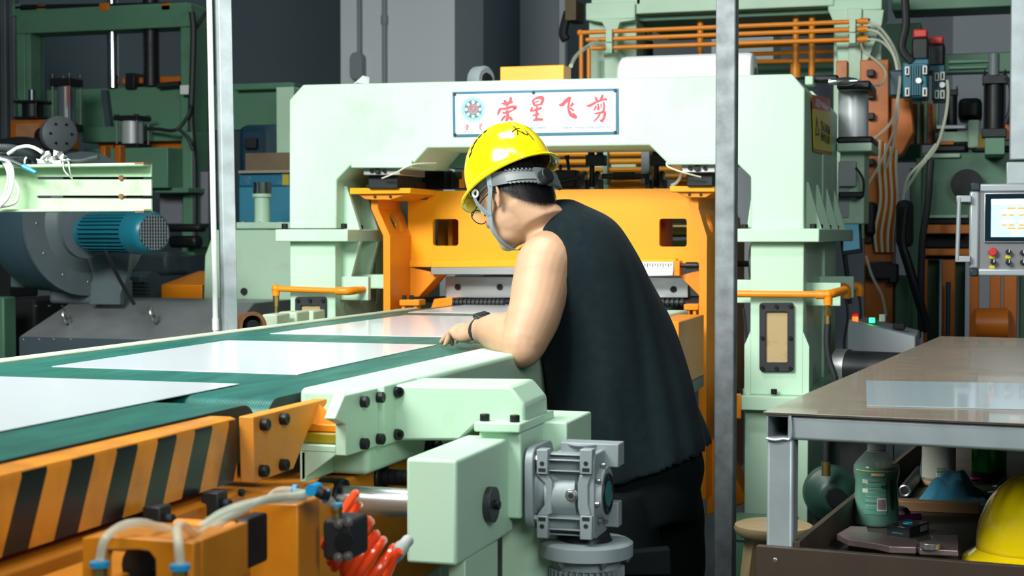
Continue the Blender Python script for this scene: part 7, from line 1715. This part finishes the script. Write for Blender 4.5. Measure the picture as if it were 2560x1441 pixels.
# suspension harness: nape band with ratchet, chin straps
def arcband(name, a0, a1, u0, u1, rf, rl, w, th_, m, n=18, df=0):
    vs = []; fs = []
    for i in range(n + 1):
        q = i / n; a_ = math.radians(a0 + (a1 - a0) * q); uu = u0 + (u1 - u0) * q
        for e, z in ((0, -w / 2), (0, w / 2), (th_, w / 2), (th_, -w / 2)): vs.append(hd(df + math.cos(a_) * (rf + e), math.sin(a_) * (rl + e), uu + z))
    for i in range(n):
        for q in range(4): fs.append((i * 4 + q, i * 4 + (q + 1) % 4, (i + 1) * 4 + (q + 1) % 4, (i + 1) * 4 + q))
    fs += [(0, 1, 2, 3), tuple(4 * n + q for q in (3, 2, 1, 0))]
    return MB().add(vs, fs).build(name, m, hh)
nape = arcband('nape_band', 95, 180, .022, -.030, .116, .094, .036, .004, HARN, df=-.008); arcband('nape_band', 265, 180, .022, -.030, .116, .094, .036, .004, HARN, df=-.008)
arcband('nape_strip', 120, 175, .002, -.026, .121, .099, .018, .003, mat('harness_light', (.16, .18, .18), .45), df=-.008)
for i in range(9):
    a_ = 122 + i * 5.2; uu = .022 + (-.052) * (a_ - 95) / 85
    for z in (.020, -.020): arcband('ratchet_tooth', a_, a_ + 2.6, uu + z * .9, uu + z * .9 - .002, .1205, .0985, .006, .003, HARN, 2, -.008)
kn_ = hd(-.008 - .120, .02, -.028); MB().cyl(kn_, kn_ - HF * .022, .020, n=20).build('ratchet_knob', BLK, hh, .003)
arcband('ratchet_case', 158, 202, -.018, -.034, .119, .097, .044, .010, HARN, 8, -.008)
arcband('head_band', -95, 95, .030, .030, .104, .088, .03, .003, HARN, 24, -.005)
def strap(name, P, w, m=STRAP, side=None):
    P = spline([Vector(p) for p in P], 6); vs = []; fs = []
    for i, p in enumerate(P):
        t = (P[min(i + 1, len(P) - 1)] - P[max(i - 1, 0)]).normalized(); nr = (p - hd(0, 0, -.03)); nr = (nr - t * nr.dot(t)).normalized(); sd = t.cross(nr) * w / 2
        vs += [p - sd, p + sd, p + sd + nr * .002, p - sd + nr * .002]
    for i in range(len(P) - 1):
        for q in range(4): fs.append((i * 4 + q, i * 4 + (q + 1) % 4, (i + 1) * 4 + (q + 1) % 4, (i + 1) * 4 + q))
    return MB().add(vs, fs).build(name, m, hh)
for s in (1, -1):
    J = hd(.035, s * .073, -.052)
    strap('chin_strap', [hd(.055, s * .086, .030), hd(.052, s * .082, -.01), J], .016)
    strap('chin_strap', [hd(-.030, s * .098, .040), hd(-.015, s * .094, .0), hd(.015, s * .083, -.03), J], .016)
    strap('chin_strap', [J, hd(.048, s * .068, -.085), hd(.050, s * .048, -.118), hd(.052, s * .02, -.137), hd(.052, 0, -.139)], .019)
    c = hd(.042, s * .090, .018); MB().torus(c, HL, .009, .003, 18, 6).build('harness_clip', PLW, hh)
# glasses
gl = thing('glasses', 'thin metal rimmed glasses on the worker', 'glasses', hd(.11, 0, -.01))
GM = mat('dark_frame_metal', (.02, .022, .025), .3, .7)
for s in (1, -1):
    c = hd(.108, s * .034, -.016)
    P = [c + HL * (.026 * math.cos(q) * s) + HU * (.020 * math.sin(q)) for q in [2 * math.pi * i / 24 for i in range(25)]]
    MB().tube(P, .0013, 8).build('rim', GM, gl); MB().prism(P[:-1], HF * .0012).build('lens', mat('lens_glass', (.8, .85, .85), .05, alpha=.18, coat=.5) if s == 1 else MATS['lens_glass'], gl)
    MB().tube([c + HL * .027 * s, hd(.06, s * .077, -.008), hd(-.005, s * .088, -.004), hd(-.03, s * .084, -.02)], .0014, 8, 5).build('temple', GM, gl)
MB().tube([hd(.110, .009, -.010), hd(.115, 0, -.006), hd(.110, -.009, -.010)], .0013, 8, 4).build('bridge', GM, gl)
# wrist watch
wt_ = thing('wrist_watch', 'black smart watch on the worker\'s wrist', 'watch', WR)
wax = (EL - WR).normalized(); wc = WR + wax * .022
vs = []; fs = []; n = 30; _, u_, w_ = frame_of(wax); u_ = (hup - wax * hup.dot(wax)).normalized(); w_ = wax.cross(u_)
for i in range(n):
    t = 2 * math.pi * i / n; d = u_ * math.cos(t) * .0315 + w_ * math.sin(t) * .0345; dn = d.normalized()
    for e, z in ((0, -.011), (0, .011), (.0028, .011), (.0028, -.011)): vs.append(wc + d + dn * e + wax * z)
for i in range(n):
    for q in range(4): fs.append((i * 4 + q, i * 4 + (q + 1) % 4, ((i + 1) % n) * 4 + (q + 1) % 4, ((i + 1) % n) * 4 + q))
MB().add(vs, fs).build('band', RUB, wt_)
cse = MB().obox(wc + u_ * .0375 - w_ * .003, wax * .0165, w_ * .019, u_ * .0055).build('case', mat('watch_case', (.06, .065, .07), .25, .7), wt_, .003)
MB().obox(wc + u_ * .0435 - w_ * .003, wax * .0145, w_ * .017, u_ * .0008).build('screen', mat('watch_glass', (.005, .006, .007), .06, coat=.6), cse)
# spare helmet in the tray
so = at(2520, 1402, Z=TZ + .02)
so = Vector((so.x, so.y, TZ + .024)) + bv * .13 + bu * .05
fdir2 = (bu * .35 + bv * -.94).normalized(); l2_ = Vector((fdir2.y, -fdir2.x, 0)); 
helmet('hard_hat', 'spare yellow hard hat lying in the bench tray', so, -bu * .5 - bv * .866, (bv * -.5 + bu * .866), ZV, 1.0)
